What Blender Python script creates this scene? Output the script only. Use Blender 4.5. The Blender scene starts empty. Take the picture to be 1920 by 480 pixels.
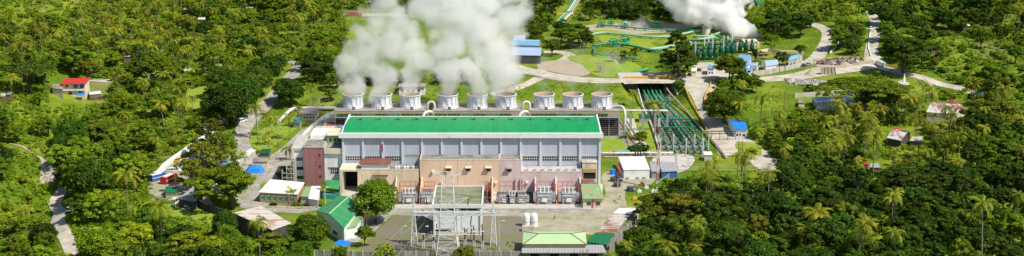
import bpy, bmesh, math, random
import numpy as np
from mathutils import Vector, Matrix, noise as mnoise
random.seed(7); rng = np.random.default_rng(7)
sc = bpy.context.scene
COL = sc.collection
PI = math.pi; R = math.radians
# ------------------------------------------------------------------ camera
CH = 177.3; TH = math.atan(709/2900); F = 2900.0
def YY(y): return 1.7996*y + 97.0     # depth in metres of a row of the site plan
def YI(y): return (y - 97.0)/1.7996
ct, st = math.cos(TH), math.sin(TH)
cam = bpy.data.cameras.new('camera'); camo = bpy.data.objects.new('camera', cam); COL.objects.link(camo)
camo.location = (0, 0, CH); camo.rotation_euler = (PI/2 - TH, 0, 0)
cam.sensor_width = 36; cam.lens = F/1920*36; cam.clip_start = 1; cam.clip_end = 20000
sc.camera = camo
def ray(px, py):
    u = (px-960)/F; v = (py-240)/F
    return (u, ct - v*st, -st - v*ct)
def proj(x, y, z):
    d = z - CH; zc = y*ct - d*st; up = y*st + d*ct
    return 960 + F*x/zc, 240 - F*up/zc
def scale_at(y, z): return F/(y*ct - (z-CH)*st)
def atY(px, py, Y):
    r = ray(px, py); t = Y/r[1]; return Vector((r[0]*t, Y, CH + r[2]*t))
def atZ(px, py, Z):
    r = ray(px, py); t = (Z-CH)/r[2]; return Vector((r[0]*t, r[1]*t, Z))
# ------------------------------------------------------------------ terrain
def ss(a, b, x):
    t = np.clip((x-a)/(b-a), 0, 1); return t*t*(3-2*t)
def wob(x, y):
    return (np.sin(x*.031+1.3)*np.cos(y*.027+.4) + .55*np.sin(x*.067+y*.043+2.1) + .35*np.cos(x*.11-y*.093+.7)
            + .18*np.sin(x*.23+1.1)*np.cos(y*.21))
def h0(x, y):
    x = np.asarray(x, float); y = YI(np.asarray(y, float))
    w = wob(x, y*1.5)
    low = 6.5*ss(364, 392, y)
    side = 6.5*ss(325, 395, y)
    k = ss(92, 104, x)
    z = low*(1-k) + side*k
    lf = ss(-118, -140, x)
    z = z*(1-lf) + lf*6.5*ss(300, 400, y)
    z = z + 10*ss(455, 560, y)
    # left hill
    L = ss(-150, -330, x)*ss(255, 470, y)
    z = z + 34*L + 3.0*w*ss(-140, -200, x)
    z = z + 40*ss(-330, -520, x)
    # ravine low left
    d = np.abs(x + 192 - .1*(y-270)); z = z - 7*ss(26, 4, d)*ss(330, 280, y)
    z = z + 16*ss(-205, -262, x)*ss(330, 250, y)
    # lower right hummock
    rr = ss(66, 120, x)*ss(300, 262, y); z = z + rr*(3+1.8*w)
    # right hill
    z = z + 20*ss(165, 320, x)*ss(360, 520, y) + 2.0*w*ss(150, 210, x)*ss(300, 340, y) + 45*ss(330, 520, x)
    # far hills
    z = z + 75*ss(560, 900, y) + 140*ss(900, 2600, y)*(.8+.25*np.sin(x*.0021+1)*np.cos(y*.0013)) + 2.0*w*ss(520, 580, y)
    z = z + 120*ss(500, 2500, np.abs(x))
    return z
CORR = (61, 98)
def hgt(x, y):
    x = np.asarray(x, float); y = np.asarray(y, float)
    z = h0(x, y); y = YI(y)
    # pipe cutting that passes below the upper road
    lo = 62.0; hi = 84 + (396-np.clip(y, 300, 396))*.15
    m = ss(lo-4.5, lo, x)*(1-ss(hi, hi+4.5, x))*(1-ss(418, 436, y))*ss(296, 316, y)
    return z*(1-m)
def H(x, y): return float(hgt(x, y))
def G(px, py, f=hgt):
    r = ray(px, py); lo, hi = 350.0, 6350.0
    for n in (1000, 40, 40):
        t = np.linspace(lo, hi, n+1); g = f(r[0]*t, r[1]*t) - (CH + r[2]*t)
        k = int(np.argmax(g > 0)) if (g > 0).any() else n
        k = max(k, 1); lo, hi = t[k-1], t[k]
    g0, g1 = g[k-1], g[k]; b = lo + (hi-lo)*min(1, max(0, -g0/(g1-g0+1e-12)))
    return Vector((r[0]*b, r[1]*b, float(f(r[0]*b, r[1]*b))))
# ------------------------------------------------------------------ materials
MATS = {}
def newmat(name):
    m = bpy.data.materials.new(name); m.use_nodes = True
    nt = m.node_tree; b = nt.nodes['Principled BSDF']; MATS[name] = m
    return m, nt, b
def nn(nt, t, **k):
    n = nt.nodes.new(t)
    for a, v in k.items(): setattr(n, a, v)
    return n
def noise(nt, scale, detail=4, rough=.6, vec=None, sc3=None):
    n = nn(nt, 'ShaderNodeTexNoise'); n.inputs['Scale'].default_value = scale
    n.inputs['Detail'].default_value = detail; n.inputs['Roughness'].default_value = rough
    if vec is None:
        g = nn(nt, 'ShaderNodeNewGeometry'); vec = g.outputs['Position']
    if sc3:
        mp = nn(nt, 'ShaderNodeMapping'); mp.inputs['Scale'].default_value = sc3
        nt.links.new(vec, mp.inputs['Vector']); vec = mp.outputs['Vector']
    nt.links.new(vec, n.inputs['Vector'])
    return n.outputs['Fac']
def ramp(nt, fac, stops):
    r = nn(nt, 'ShaderNodeValToRGB'); el = r.color_ramp.elements
    while len(el) < len(stops): el.new(.5)
    for e, (p, c) in zip(el, stops):
        e.position = p; e.color = (c, c, c, 1) if isinstance(c, (int, float)) else (*c, 1)
    nt.links.new(fac, r.inputs['Fac']); return r.outputs['Color']
def mix(nt, fac, a, b, mode='MIX'):
    m = nn(nt, 'ShaderNodeMix', data_type='RGBA', blend_type=mode)
    for s, v in ((m.inputs[0], fac), (m.inputs[6], a), (m.inputs[7], b)):
        if isinstance(v, (int, float)): s.default_value = v
        elif isinstance(v, tuple): s.default_value = (*v, 1)
        else: nt.links.new(v, s)
    return m.outputs[2]
def plain(name, col, rough=.7, var=.25, scale=1.2, metal=0, spec=.3, bump=0, stain=None, amt=.35, streak=None, st_scale=.25, joints=None, jd=.25):
    """base colour with a two-octave wear noise; stain = colour of dirt patches; streak = xyz scale of the patches"""
    m, nt, b = newmat(name)
    dark = tuple(c*(1-var) for c in col); lite = tuple(min(1, c*(1+var*.5)) for c in col)
    f = noise(nt, scale, 6, .7)
    c = mix(nt, ramp(nt, f, [(.3, 0), (.7, 1)]), dark, lite)
    if stain:
        s = noise(nt, st_scale, 6, .75, sc3=streak or (1, 1, 1))
        s2 = ramp(nt, s, [(.62-amt*.6, 0), (.78-amt*.4, 1)])
        c = mix(nt, s2, c, stain)
    if joints:                                  # slab or sheet joints: thin darker lines at a real spacing, along x and/or y
        g = nn(nt, 'ShaderNodeNewGeometry'); sp = nn(nt, 'ShaderNodeSeparateXYZ'); nt.links.new(g.outputs['Position'], sp.inputs[0])
        for ax, pitch in joints:
            w = nn(nt, 'ShaderNodeMath', operation='PINGPONG'); nt.links.new(sp.outputs[ax], w.inputs[0]); w.inputs[1].default_value = pitch/2
            c = mix(nt, 1.0, c, ramp(nt, w.outputs[0], [(0, 1-jd), (.22, 1)]), 'MULTIPLY')
    nt.links.new(c, b.inputs['Base Color'])
    b.inputs['Roughness'].default_value = rough; b.inputs['Metallic'].default_value = metal
    b.inputs['Specular IOR Level'].default_value = spec
    if bump:
        bp = nn(nt, 'ShaderNodeBump'); bp.inputs['Strength'].default_value = bump; bp.inputs['Distance'].default_value = .3
        nt.links.new(noise(nt, scale*3, 5, .7), bp.inputs['Height']); nt.links.new(bp.outputs['Normal'], b.inputs['Normal'])
    return m
def corrugated(name, col, rust, amt=.4, axis=0, rough=.55, pitch=1.0, lines=.25):
    """sheet roof: panel strips across 'axis', rust in patches stretched down the slope, ribs"""
    m, nt, b = newmat(name)
    sc3 = (1, .12, .12) if axis == 0 else (.12, 1, .12)
    s = noise(nt, .55, 6, .75, sc3=sc3)
    s2 = noise(nt, .16, 4, .6)
    add = nn(nt, 'ShaderNodeMath', operation='ADD'); nt.links.new(s, add.inputs[0]); nt.links.new(s2, add.inputs[1])
    hlf = nn(nt, 'ShaderNodeMath', operation='MULTIPLY'); nt.links.new(add.outputs[0], hlf.inputs[0]); hlf.inputs[1].default_value = .5
    k = ramp(nt, hlf.outputs[0], [(.62-amt*.3, 0), (.68-amt*.25, 1)])
    cc = mix(nt, noise(nt, 2.2, 3, .6), tuple(c*.8 for c in col), tuple(min(1, c*1.12) for c in col))
    rr = mix(nt, noise(nt, 1.5, 5, .7), tuple(c*.6 for c in rust), tuple(c*1.25 for c in rust))
    c = mix(nt, k, cc, rr)
    g = nn(nt, 'ShaderNodeNewGeometry'); sp = nn(nt, 'ShaderNodeSeparateXYZ'); nt.links.new(g.outputs['Position'], sp.inputs[0])
    w = nn(nt, 'ShaderNodeMath', operation='MULTIPLY'); nt.links.new(sp.outputs[axis], w.inputs[0]); w.inputs[1].default_value = 2*PI/pitch
    sn = nn(nt, 'ShaderNodeMath', operation='SINE'); nt.links.new(w.outputs[0], sn.inputs[0])
    ln = ramp(nt, sn.outputs[0], [(.55, 1.0), (.95, 1-lines)])
    c = mix(nt, 1.0, c, ln, 'MULTIPLY')
    nt.links.new(c, b.inputs['Base Color']); b.inputs['Roughness'].default_value = rough
    b.inputs['Specular IOR Level'].default_value = .35
    bp = nn(nt, 'ShaderNodeBump'); bp.inputs['Strength'].default_value = .5; bp.inputs['Distance'].default_value = .06
    nt.links.new(sn.outputs[0], bp.inputs['Height']); nt.links.new(bp.outputs['Normal'], b.inputs['Normal'])
    return m
def foliage(name, dark, lite, tip, trans=.25, rnd=.35):
    m, nt, b = newmat(name)
    g = nn(nt, 'ShaderNodeNewGeometry'); oi = nn(nt, 'ShaderNodeObjectInfo')
    c = mix(nt, g.outputs['Random Per Island'], dark, lite)
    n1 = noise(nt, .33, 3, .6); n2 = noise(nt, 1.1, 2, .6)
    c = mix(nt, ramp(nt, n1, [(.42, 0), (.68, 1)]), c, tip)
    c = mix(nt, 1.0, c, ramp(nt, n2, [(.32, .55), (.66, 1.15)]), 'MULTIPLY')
    hv = nn(nt, 'ShaderNodeHueSaturation')
    mr = nn(nt, 'ShaderNodeMapRange'); mr.inputs['To Min'].default_value = 1-rnd; mr.inputs['To Max'].default_value = 1+rnd
    nt.links.new(oi.outputs['Random'], mr.inputs['Value']); nt.links.new(mr.outputs[0], hv.inputs['Value'])
    m2 = nn(nt, 'ShaderNodeMath', operation='MULTIPLY'); m2.inputs[1].default_value = 7.31
    fr = nn(nt, 'ShaderNodeMath', operation='FRACT'); nt.links.new(oi.outputs['Random'], m2.inputs[0]); nt.links.new(m2.outputs[0], fr.inputs[0])
    mh = nn(nt, 'ShaderNodeMapRange'); mh.inputs['To Min'].default_value = .478; mh.inputs['To Max'].default_value = .518
    nt.links.new(fr.outputs[0], mh.inputs['Value']); nt.links.new(mh.outputs[0], hv.inputs['Hue'])
    nt.links.new(c, hv.inputs['Color']); c = hv.outputs['Color']
    nt.nodes.remove(b); out = nt.nodes['Material Output']
    d = nn(nt, 'ShaderNodeBsdfDiffuse'); nt.links.new(c, d.inputs['Color'])
    t = nn(nt, 'ShaderNodeBsdfTranslucent'); nt.links.new(c, t.inputs['Color'])
    gl = nn(nt, 'ShaderNodeBsdfGlossy'); gl.inputs['Roughness'].default_value = .45; gl.inputs['Color'].default_value = (.8, .8, .8, 1)
    m1 = nn(nt, 'ShaderNodeMixShader'); m1.inputs[0].default_value = trans
    nt.links.new(d.outputs[0], m1.inputs[1]); nt.links.new(t.outputs[0], m1.inputs[2])
    m3 = nn(nt, 'ShaderNodeMixShader'); m3.inputs[0].default_value = .012
    nt.links.new(m1.outputs[0], m3.inputs[1]); nt.links.new(gl.outputs[0], m3.inputs[2])
    nt.links.new(m3.outputs[0], out.inputs['Surface'])
    return m
def glass_dark(name, col=(.03, .04, .05)):
    m, nt, b = newmat(name); b.inputs['Base Color'].default_value = (*col, 1); b.inputs['Roughness'].default_value = .12
    return m
plain('white_paint', (.78, .79, .78), .5, .12, stain=(.45, .43, .38), amt=.12, st_scale=.3)
plain('white_roof', (.85, .85, .83), .5, .1, scale=.5, stain=(.5, .5, .46), amt=.18)
plain('facade_panel', (.49, .525, .62), .45, .08, scale=.35, stain=(.41, .44, .52), amt=.25, streak=(1, 1, .12), st_scale=.6)
plain('facade_rib', (.60, .635, .72), .5, .1)
plain('main_roof_green', (.002, .31, .085), .5, .16, scale=.25, stain=(.015, .20, .07), amt=.25, streak=(1, .12, 1), st_scale=.45, joints=[(0, 1.6)], jd=.22)
plain('roof_green', (.03, .27, .09), .55, .18, scale=.4, stain=(.12, .3, .15), amt=.25, joints=[(0, 1.3)])
plain('dark_green_roof', (.01, .16, .055), .5, .15)
plain('pale_green', (.42, .62, .33), .6, .15, scale=.4)
plain('lean_green', (.22, .40, .20), .6, .25, scale=.6, stain=(.35, .28, .14), amt=.3)
plain('orange_wall', (.74, .545, .39), .8, .10, scale=.3, stain=(.50, .37, .26), amt=.2, streak=(.5, .5, .06), st_scale=.6)
plain('beige_wall', (.74, .59, .42), .8, .12, scale=.3, stain=(.42, .35, .26), amt=.2, streak=(.5, .5, .06), st_scale=.5)
plain('pink_wall', (.71, .57, .55), .8, .10, scale=.3, stain=(.50, .37, .34), amt=.2, streak=(.5, .5, .06), st_scale=.5)
plain('maroon_wall', (.33, .12, .12), .85, .3, scale=.6, stain=(.30, .17, .16), amt=.35, streak=(1, 1, .15), st_scale=.5)
plain('rust_roof', (.20, .075, .06), .8, .3, scale=.8, stain=(.42, .36, .32), amt=.1)
plain('mossy_roof', (.29, .28, .18), .9, .3, scale=.5, stain=(.10, .13, .05), amt=.36, streak=(.3, 1, 1))
plain('old_concrete', (.33, .31, .27), .9, .25, scale=.7, stain=(.12, .115, .09), amt=.35, st_scale=.2)
plain('pale_concrete', (.52, .50, .45), .9, .18, scale=.6, stain=(.30, .28, .23), amt=.25)
plain('wall_concrete', (.36, .35, .31), .9, .2, scale=.5, stain=(.15, .15, .11), amt=.35, streak=(1, 1, .2), st_scale=.5)
plain('dark_concrete', (.10, .10, .09), .9, .3, scale=.5, stain=(.05, .05, .04), amt=.35)
plain('ochre_wall', (.42, .30, .14), .85, .15)
plain('cream_wall', (.68, .62, .46), .8, .15, stain=(.45, .4, .3), amt=.2, streak=(1, 1, .15))
plain('greenish_wall', (.42, .50, .32), .8, .2)
plain('dark_gap', (.02, .02, .02), .9, .1)
plain('louvre', (.16, .15, .14), .8, .3, scale=.8)
plain('deck', (.34, .31, .29), .85, .25, scale=.5, stain=(.18, .15, .13), amt=.3)
plain('stack_white', (.82, .84, .87), .5, .12, scale=.5, stain=(.48, .50, .52), amt=.2, streak=(1, 1, .2))
plain('stack_inner', (.50, .36, .24), .8, .2)
plain('galvanised', (.66, .68, .68), .5, .12)
plain('steel_grey', (.40, .41, .42), .5, .2, metal=.3)
plain('steel_dark', (.08, .08, .085), .5, .2)
plain('steel_red', (.52, .13, .06), .6, .25)
plain('steel_yellow', (.75, .45, .05), .6, .2)
plain('pipe_green', (.03, .30, .13), .45, .25, scale=.6, stain=(.12, .26, .15), amt=.2)
plain('pipe_pale_green', (.30, .48, .32), .5, .2)
plain('pipe_green_dark', (.008, .10, .05), .5, .2)
plain('pipe_white', (.66, .66, .62), .5, .15, stain=(.42, .38, .32), amt=.2)
plain('pipe_pink', (.50, .33, .27), .6, .2)
plain('teal', (.03, .25, .22), .6, .2)
plain('blue_roof', (.16, .36, .58), .55, .15, scale=.5, stain=(.25, .4, .6), amt=.15)
plain('blue_bright', (.02, .22, .72), .5, .25, scale=.9)
plain('pale_blue_roof', (.35, .45, .66), .5, .12)
plain('red_roof', (.50, .04, .03), .6, .2)
plain('dull_red_roof', (.42, .09, .09), .6, .15)
plain('insulator', (.05, .015, .012), .3, .2)
plain('transformer_grey', (.44, .48, .51), .45, .3, stain=(.2, .2, .2), amt=.3, st_scale=.8)
plain('bark', (.14, .11, .08), .95, .3)
plain('palm_bark', (.24, .21, .17), .95, .3)
plain('wood', (.22, .15, .09), .9, .3)
plain('tyre', (.02, .02, .02), .9, .1)
plain('rim', (.4, .4, .4), .4, .1, metal=.5)
plain('car_white', (.78, .79, .8), .25, .04, spec=.6)
plain('car_red', (.55, .02, .02), .25, .06, spec=.6)
plain('car_blue', (.04, .12, .40), .3, .1, spec=.6)
plain('car_yellow', (.75, .40, .03), .4, .1)
plain('mast_red', (.55, .10, .10), .6, .15)
plain('rubble', (.34, .32, .29), .95, .35, scale=.8)
plain('sand', (.40, .34, .25), .95, .2, scale=.5)
plain('skin', (.30, .17, .11), .7, .1)
plain('hivis', (.45, .85, .10), .7, .1)
plain('navy', (.03, .04, .08), .8, .1)
corrugated('rusty_sheet', (.60, .56, .50), (.30, .13, .06), .55, 1, pitch=2.0, lines=.5)
corrugated('rusty_sheet_x', (.66, .60, .52), (.42, .24, .14), .38, 1, pitch=2.0, lines=.4)
corrugated('grey_sheet', (.36, .37, .38), (.24, .19, .16), .25, 0, pitch=1.1)
corrugated('white_sheet', (.70, .71, .70), (.30, .20, .14), .15, 0, pitch=1.2)
corrugated('patched_sheet', (.60, .60, .56), (.30, .13, .09), .45, 0, pitch=1.2)
corrugated('blue_sheet', (.14, .34, .62), (.30, .42, .55), .2, 0, pitch=1.2)
glass_dark('glass'); glass_dark('teal_glass', (.04, .22, .20)); glass_dark('blue_glass', (.02, .12, .4))
plain('road', (.42, .40, .36), .9, .22, scale=.35, stain=(.24, .22, .18), amt=.4, st_scale=.14, joints=[(0, 5), (1, 9)], jd=.3)
plain('road_pale', (.57, .52, .44), .92, .2, scale=.3, stain=(.33, .30, .23), amt=.36, st_scale=.14)
plain('asphalt', (.17, .165, .15), .92, .2, scale=.5, stain=(.24, .22, .18), amt=.3, st_scale=.1)
plain('dirt', (.40, .355, .28), .95, .22, scale=.4, stain=(.22, .24, .09), amt=.3, st_scale=.12, bump=.3)
plain('yard_gravel', (.20, .175, .135), .95, .3, scale=1.2, stain=(.15, .165, .05), amt=.27, st_scale=.09, bump=.3)
plain('mown_grass', (.19, .31, .02), .95, .25, scale=.8, stain=(.28, .31, .04), amt=.35, st_scale=.12, bump=.4)
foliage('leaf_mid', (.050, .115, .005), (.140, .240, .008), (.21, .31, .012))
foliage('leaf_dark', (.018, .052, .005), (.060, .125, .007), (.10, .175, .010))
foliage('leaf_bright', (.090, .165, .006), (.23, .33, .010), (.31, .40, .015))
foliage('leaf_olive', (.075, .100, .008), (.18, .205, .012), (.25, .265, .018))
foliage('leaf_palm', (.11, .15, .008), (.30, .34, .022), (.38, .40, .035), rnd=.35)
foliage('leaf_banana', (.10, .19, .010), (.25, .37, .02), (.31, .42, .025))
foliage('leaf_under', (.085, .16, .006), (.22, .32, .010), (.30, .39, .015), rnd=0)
# ground material: grass with brighter, drier and bare patches
m, nt, b = newmat('ground')
n1 = noise(nt, .045, 6, .65); n2 = noise(nt, .8, 6, .75); n3 = noise(nt, .017, 4, .6)
c = mix(nt, ramp(nt, n2, [(.3, 0), (.7, 1)]), (.045, .10, .008), (.165, .26, .018))
c = mix(nt, ramp(nt, n1, [(.45, 0), (.62, 1)]), c, mix(nt, n2, (.15, .20, .018), (.32, .37, .035)))
c = mix(nt, ramp(nt, n3, [(.58, 0), (.70, .75)]), c, (.26, .21, .12))
nt.links.new(c, b.inputs['Base Color']); b.inputs['Roughness'].default_value = .95; b.inputs['Specular IOR Level'].default_value = .1
bp = nn(nt, 'ShaderNodeBump'); bp.inputs['Strength'].default_value = .9; bp.inputs['Distance'].default_value = .7
nt.links.new(n2, bp.inputs['Height']); nt.links.new(bp.outputs['Normal'], b.inputs['Normal'])
M = MATS
# ------------------------------------------------------------------ mesh builder
class MB:
    def __init__(s): s.v = []; s.f = []; s.m = []; s.mats = []
    def mi(s, mat):
        if mat not in s.mats: s.mats.append(mat)
        return s.mats.index(mat)
    def add(s, vs, fs, mat):
        o = len(s.v); s.v.extend([tuple(v) for v in vs]); k = s.mi(mat)
        for f in fs: s.f.append(tuple(i+o for i in f)); s.m.append(k)
        return s
    def box(s, x0, x1, y0, y1, z0, z1, mat):
        vs = [(x0,y0,z0),(x1,y0,z0),(x1,y1,z0),(x0,y1,z0),(x0,y0,z1),(x1,y0,z1),(x1,y1,z1),(x0,y1,z1)]
        return s.add(vs, [(0,3,2,1),(4,5,6,7),(0,1,5,4),(1,2,6,5),(2,3,7,6),(3,0,4,7)], mat)
    def hexa(s, b4, t4, mat):
        return s.add(list(b4)+list(t4), [(0,3,2,1),(4,5,6,7),(0,1,5,4),(1,2,6,5),(2,3,7,6),(3,0,4,7)], mat)
    def slab(s, pts, th, mat):
        """polygon (top points in order) given thickness downward"""
        n = len(pts); lo = [(p[0], p[1], p[2]-th) for p in pts]
        fs = [tuple(range(n)), tuple(range(2*n-1, n-1, -1))] + [(i, n+i, n+(i+1) % n, (i+1) % n) for i in range(n)]
        return s.add(list(pts)+lo, fs, mat)
    def bar(s, a, b, w, mat, h=None):
        a = Vector(a); b = Vector(b); d = (b-a)
        if d.length < 1e-5: return s
        d.normalize(); u = d.cross(Vector((0, 0, 1)))
        if u.length < .01: u = Vector((1, 0, 0))
        u.normalize(); n = u.cross(d); h = h or w; u = u*w/2; n = n*h/2
        return s.hexa([a-u-n, a+u-n, a+u+n, a-u+n], [b-u-n, b+u-n, b+u+n, b-u+n], mat)
    def tube(s, pts, r, mat, n=8, cap=True):
        pts = [Vector(p) for p in pts]; rings = []; rr = r if isinstance(r, (list, tuple)) else [r]*len(pts)
        up = None
        for i, p in enumerate(pts):
            d = (pts[min(i+1, len(pts)-1)] - pts[max(i-1, 0)]).normalized()
            if up is None: up = Vector((0, 0, 1)) if abs(d.z) < .9 else Vector((1, 0, 0))
            u = d.cross(up).normalized(); w = u.cross(d).normalized(); up = w
            rings.append([p + (u*math.cos(t) + w*math.sin(t))*rr[i] for t in [2*PI*k/n for k in range(n)]])
        vs = [q for r_ in rings for q in r_]; fs = []
        for i in range(len(pts)-1):
            for k in range(n): fs.append((i*n+k, i*n+(k+1) % n, (i+1)*n+(k+1) % n, (i+1)*n+k))
        if cap: fs += [tuple(range(n-1, -1, -1)), tuple((len(pts)-1)*n+k for k in range(n))]
        return s.add(vs, fs, mat)
    def lathe(s, c, prof, mat, n=24, cap=False):
        vs = []; fs = []
        for r_, z in prof: vs += [(c[0]+r_*math.cos(2*PI*k/n), c[1]+r_*math.sin(2*PI*k/n), c[2]+z) for k in range(n)]
        for i in range(len(prof)-1):
            for k in range(n): fs.append((i*n+k, i*n+(k+1) % n, (i+1)*n+(k+1) % n, (i+1)*n+k))
        if cap: fs += [tuple(range(n-1, -1, -1)), tuple((len(prof)-1)*n+k for k in range(n))]
        return s.add(vs, fs, mat)
    def build(s, name, parent=None, org=(0, 0, 0), smooth=False):
        me = bpy.data.meshes.new(name)
        if parent is not None and tuple(org) == (0, 0, 0): org = tuple(parent['_o']) if '_o' in parent else (0, 0, 0)
        me.from_pydata([(v[0]-org[0], v[1]-org[1], v[2]-org[2]) for v in s.v], [], s.f)
        for k in s.mats: me.materials.append(M[k])
        me.polygons.foreach_set('material_index', s.m)
        if smooth: me.polygons.foreach_set('use_smooth', [True]*len(s.f))
        me.update(); o = bpy.data.objects.new(name, me); COL.objects.link(o)
        if parent is not None:
            o.parent = parent
            if '_o' in parent: o['_o'] = list(parent['_o'])
        else: o.location = org; o['_o'] = list(org)
        return o
def tag(o, label=None, cat=None, group=None, kind=None):
    for k, v in (('label', label), ('category', cat), ('group', group), ('kind', kind)):
        if v: o[k] = v
    return o
def thing(name, label, cat, loc=(0, 0, 0), group=None):
    o = bpy.data.objects.new(name, None); COL.objects.link(o); o.location = loc; o['_o'] = list(loc)
    return tag(o, label, cat, group)
def dup(o, loc=None, rz=None, scl=None, parent=None, label=None, group=None):
    c = o.copy(); COL.objects.link(c)
    if parent is not None: c.parent = parent
    if loc is not None: c.location = loc
    if rz is not None: c.rotation_euler.z = rz
    if scl is not None: c.scale = scl if isinstance(scl, tuple) else (scl,)*3
    if label: c['label'] = label
    if group: c['group'] = group
    for ch in KIDS.get(o.name, []): dup(ch, parent=c)
    return c
KIDS = {}
def kids(o):
    """remember the children of a prototype so that copying needs no scene search"""
    KIDS[o.name] = [c for c in o.children]
    for c in o.children: kids(c)
    return o
def struct(o): o['kind'] = 'structure'; return o
# ------------------------------------------------------------------ ground sheet
def axis(lo, hi, step, far_lo, far_hi):
    a = list(np.arange(lo, hi+.01, step)); d = step
    x = hi
    while x < far_hi: d *= 1.18; x += d; a.append(x)
    d = step; x = lo; pre = []
    while x > far_lo: d *= 1.18; x -= d; pre.append(x)
    return np.array(pre[::-1]+a)
xs = axis(-400, 400, 2.5, -7000, 7000); ys = axis(440, 1400, 2.5, -4000, 12000)
X, Y = np.meshgrid(xs, ys); Z = hgt(X, Y)
Z[Y < 200] = np.minimum(Z[Y < 200], 60)
def grid_mesh(name, X, Y, Z, mat):
    ny, nx = X.shape; me = bpy.data.meshes.new(name)
    co = np.stack([X, Y, Z], -1).reshape(-1, 3)
    idx = np.arange(ny*nx).reshape(ny, nx)
    q = np.stack([idx[:-1, :-1], idx[:-1, 1:], idx[1:, 1:], idx[1:, :-1]], -1).reshape(-1, 4)
    me.vertices.add(len(co)); me.vertices.foreach_set('co', co.ravel())
    me.loops.add(q.size); me.loops.foreach_set('vertex_index', q.ravel())
    me.polygons.add(len(q)); me.polygons.foreach_set('loop_start', np.arange(0, q.size, 4))
    me.polygons.foreach_set('use_smooth', np.ones(len(q), bool))
    me.update(calc_edges=True); me.materials.append(M[mat])
    o = bpy.data.objects.new(name, me); COL.objects.link(o); return o
tag(grid_mesh('ground', X, Y, Z, 'ground'), kind='structure')
# ------------------------------------------------------------------ draped sheets
def catmull(pts, n=4, closed=True):
    out = []; N = len(pts)
    rngi = range(N) if closed else range(N-1)
    for i in rngi:
        if closed: p0, p1, p2, p3 = pts[i-1], pts[i], pts[(i+1) % N], pts[(i+2) % N]
        else: p0, p1, p2, p3 = pts[max(i-1, 0)], pts[i], pts[i+1], pts[min(i+2, N-1)]
        for k in range(n):
            t = k/n
            out.append(tuple(.5*((2*p1[j]) + (-p0[j]+p2[j])*t + (2*p0[j]-5*p1[j]+4*p2[j]-p3[j])*t*t + (-p0[j]+3*p1[j]-3*p2[j]+p3[j])*t**3) for j in range(len(p1))))
    if not closed: out.append(tuple(pts[-1]))
    return out
LVL = [0]
def drape(name, wp, mat, off, f=hgt, step=2.5):
    """a closed world polygon cut along the ground grid and laid on the terrain"""
    bm = bmesh.new(); vs = [bm.verts.new((p[0], p[1], 0)) for p in wp]
    bm.faces.new(vs); bmesh.ops.triangulate(bm, faces=bm.faces[:])
    x0 = min(p[0] for p in wp); x1 = max(p[0] for p in wp); y0 = min(p[1] for p in wp); y1 = max(p[1] for p in wp)
    flat = abs(float(f((x0+x1)/2, y0))) < .01 and abs(float(f(x0, y1))) < .01 and abs(float(f(x1, y1))) < .01 and abs(float(f((x0+x1)/2, (y0+y1)/2))) < .01
    stp = 20 if flat else step
    for a, lo, hi in ((0, x0, x1), (1, y0, y1)):
        k = math.ceil(lo/stp)*stp
        while k < hi:
            co = (k, 0, 0) if a == 0 else (0, k, 0); no = (1, 0, 0) if a == 0 else (0, 1, 0)
            bmesh.ops.bisect_plane(bm, geom=bm.verts[:]+bm.edges[:]+bm.faces[:], plane_co=co, plane_no=no, dist=1e-4)
            k += stp
    for v in bm.verts: v.co.z = float(f(v.co.x, v.co.y)) + off
    bm.normal_update()
    if sum(fc.normal.z for fc in bm.faces) < 0: bmesh.ops.reverse_faces(bm, faces=bm.faces[:])
    me = bpy.data.meshes.new(name); bm.to_mesh(me); bm.free(); me.materials.append(M[mat])
    o = bpy.data.objects.new(name, me); COL.objects.link(o)
    return struct(o)
def sheet(name, pp, mat, smooth=True, f=hgt, off=None):
    LVL[0] += 1
    if smooth: pp = catmull(pp, 3)
    wp = [G(p[0], p[1], f) for p in pp]
    return drape(name, wp, mat, off or .05 + LVL[0]*.006, f)
def ribbon(name, pp, w, mat, f=hgt, world=False, off=None):
    """road along a pixel centreline, w in metres (a number or one per point)"""
    LVL[0] += 1
    c = [tuple(G(p[0], p[1], f)[:2]) for p in pp] if not world else pp
    ws = w if isinstance(w, (list, tuple)) else [w]*len(c)
    c = catmull([(a[0], a[1], q) for a, q in zip(c, ws)], 5, False)
    L, Rr = [], []
    for i, p in enumerate(c):
        a = c[max(i-1, 0)]; b = c[min(i+1, len(c)-1)]
        d = Vector((b[0]-a[0], b[1]-a[1])).normalized(); n = Vector((-d.y, d.x))*p[2]/2
        L.append((p[0]+n.x, p[1]+n.y)); Rr.append((p[0]-n.x, p[1]-n.y))
    return drape(name, L+Rr[::-1], mat, off or .05 + LVL[0]*.006, f)
def inpoly(p, poly):
    x, y = p; c = False; j = len(poly)-1
    for i in range(len(poly)):
        xi, yi = poly[i]; xj, yj = poly[j]
        if (yi > y) != (yj > y) and x < (xj-xi)*(y-yi)/(yj-yi)+xi: c = not c
        j = i
    return c
def pxbox(xl, xr, yg, yf, yk, z0=None):
    """box of a building from the photo: xl,xr at the front roof edge, yg the ground line, yf/yk front and back roof edges"""
    g = G((xl+xr)/2, yg); zb = g.z if z0 is None else z0
    if z0 is not None: g = atZ((xl+xr)/2, yg, z0)
    a = atY(xl, yf, g.y); b = atY(xr, yf, g.y); k = atZ((xl+xr)/2, yk, a.z)
    return a.x, b.x, g.y, k.y, zb, a.z
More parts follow.
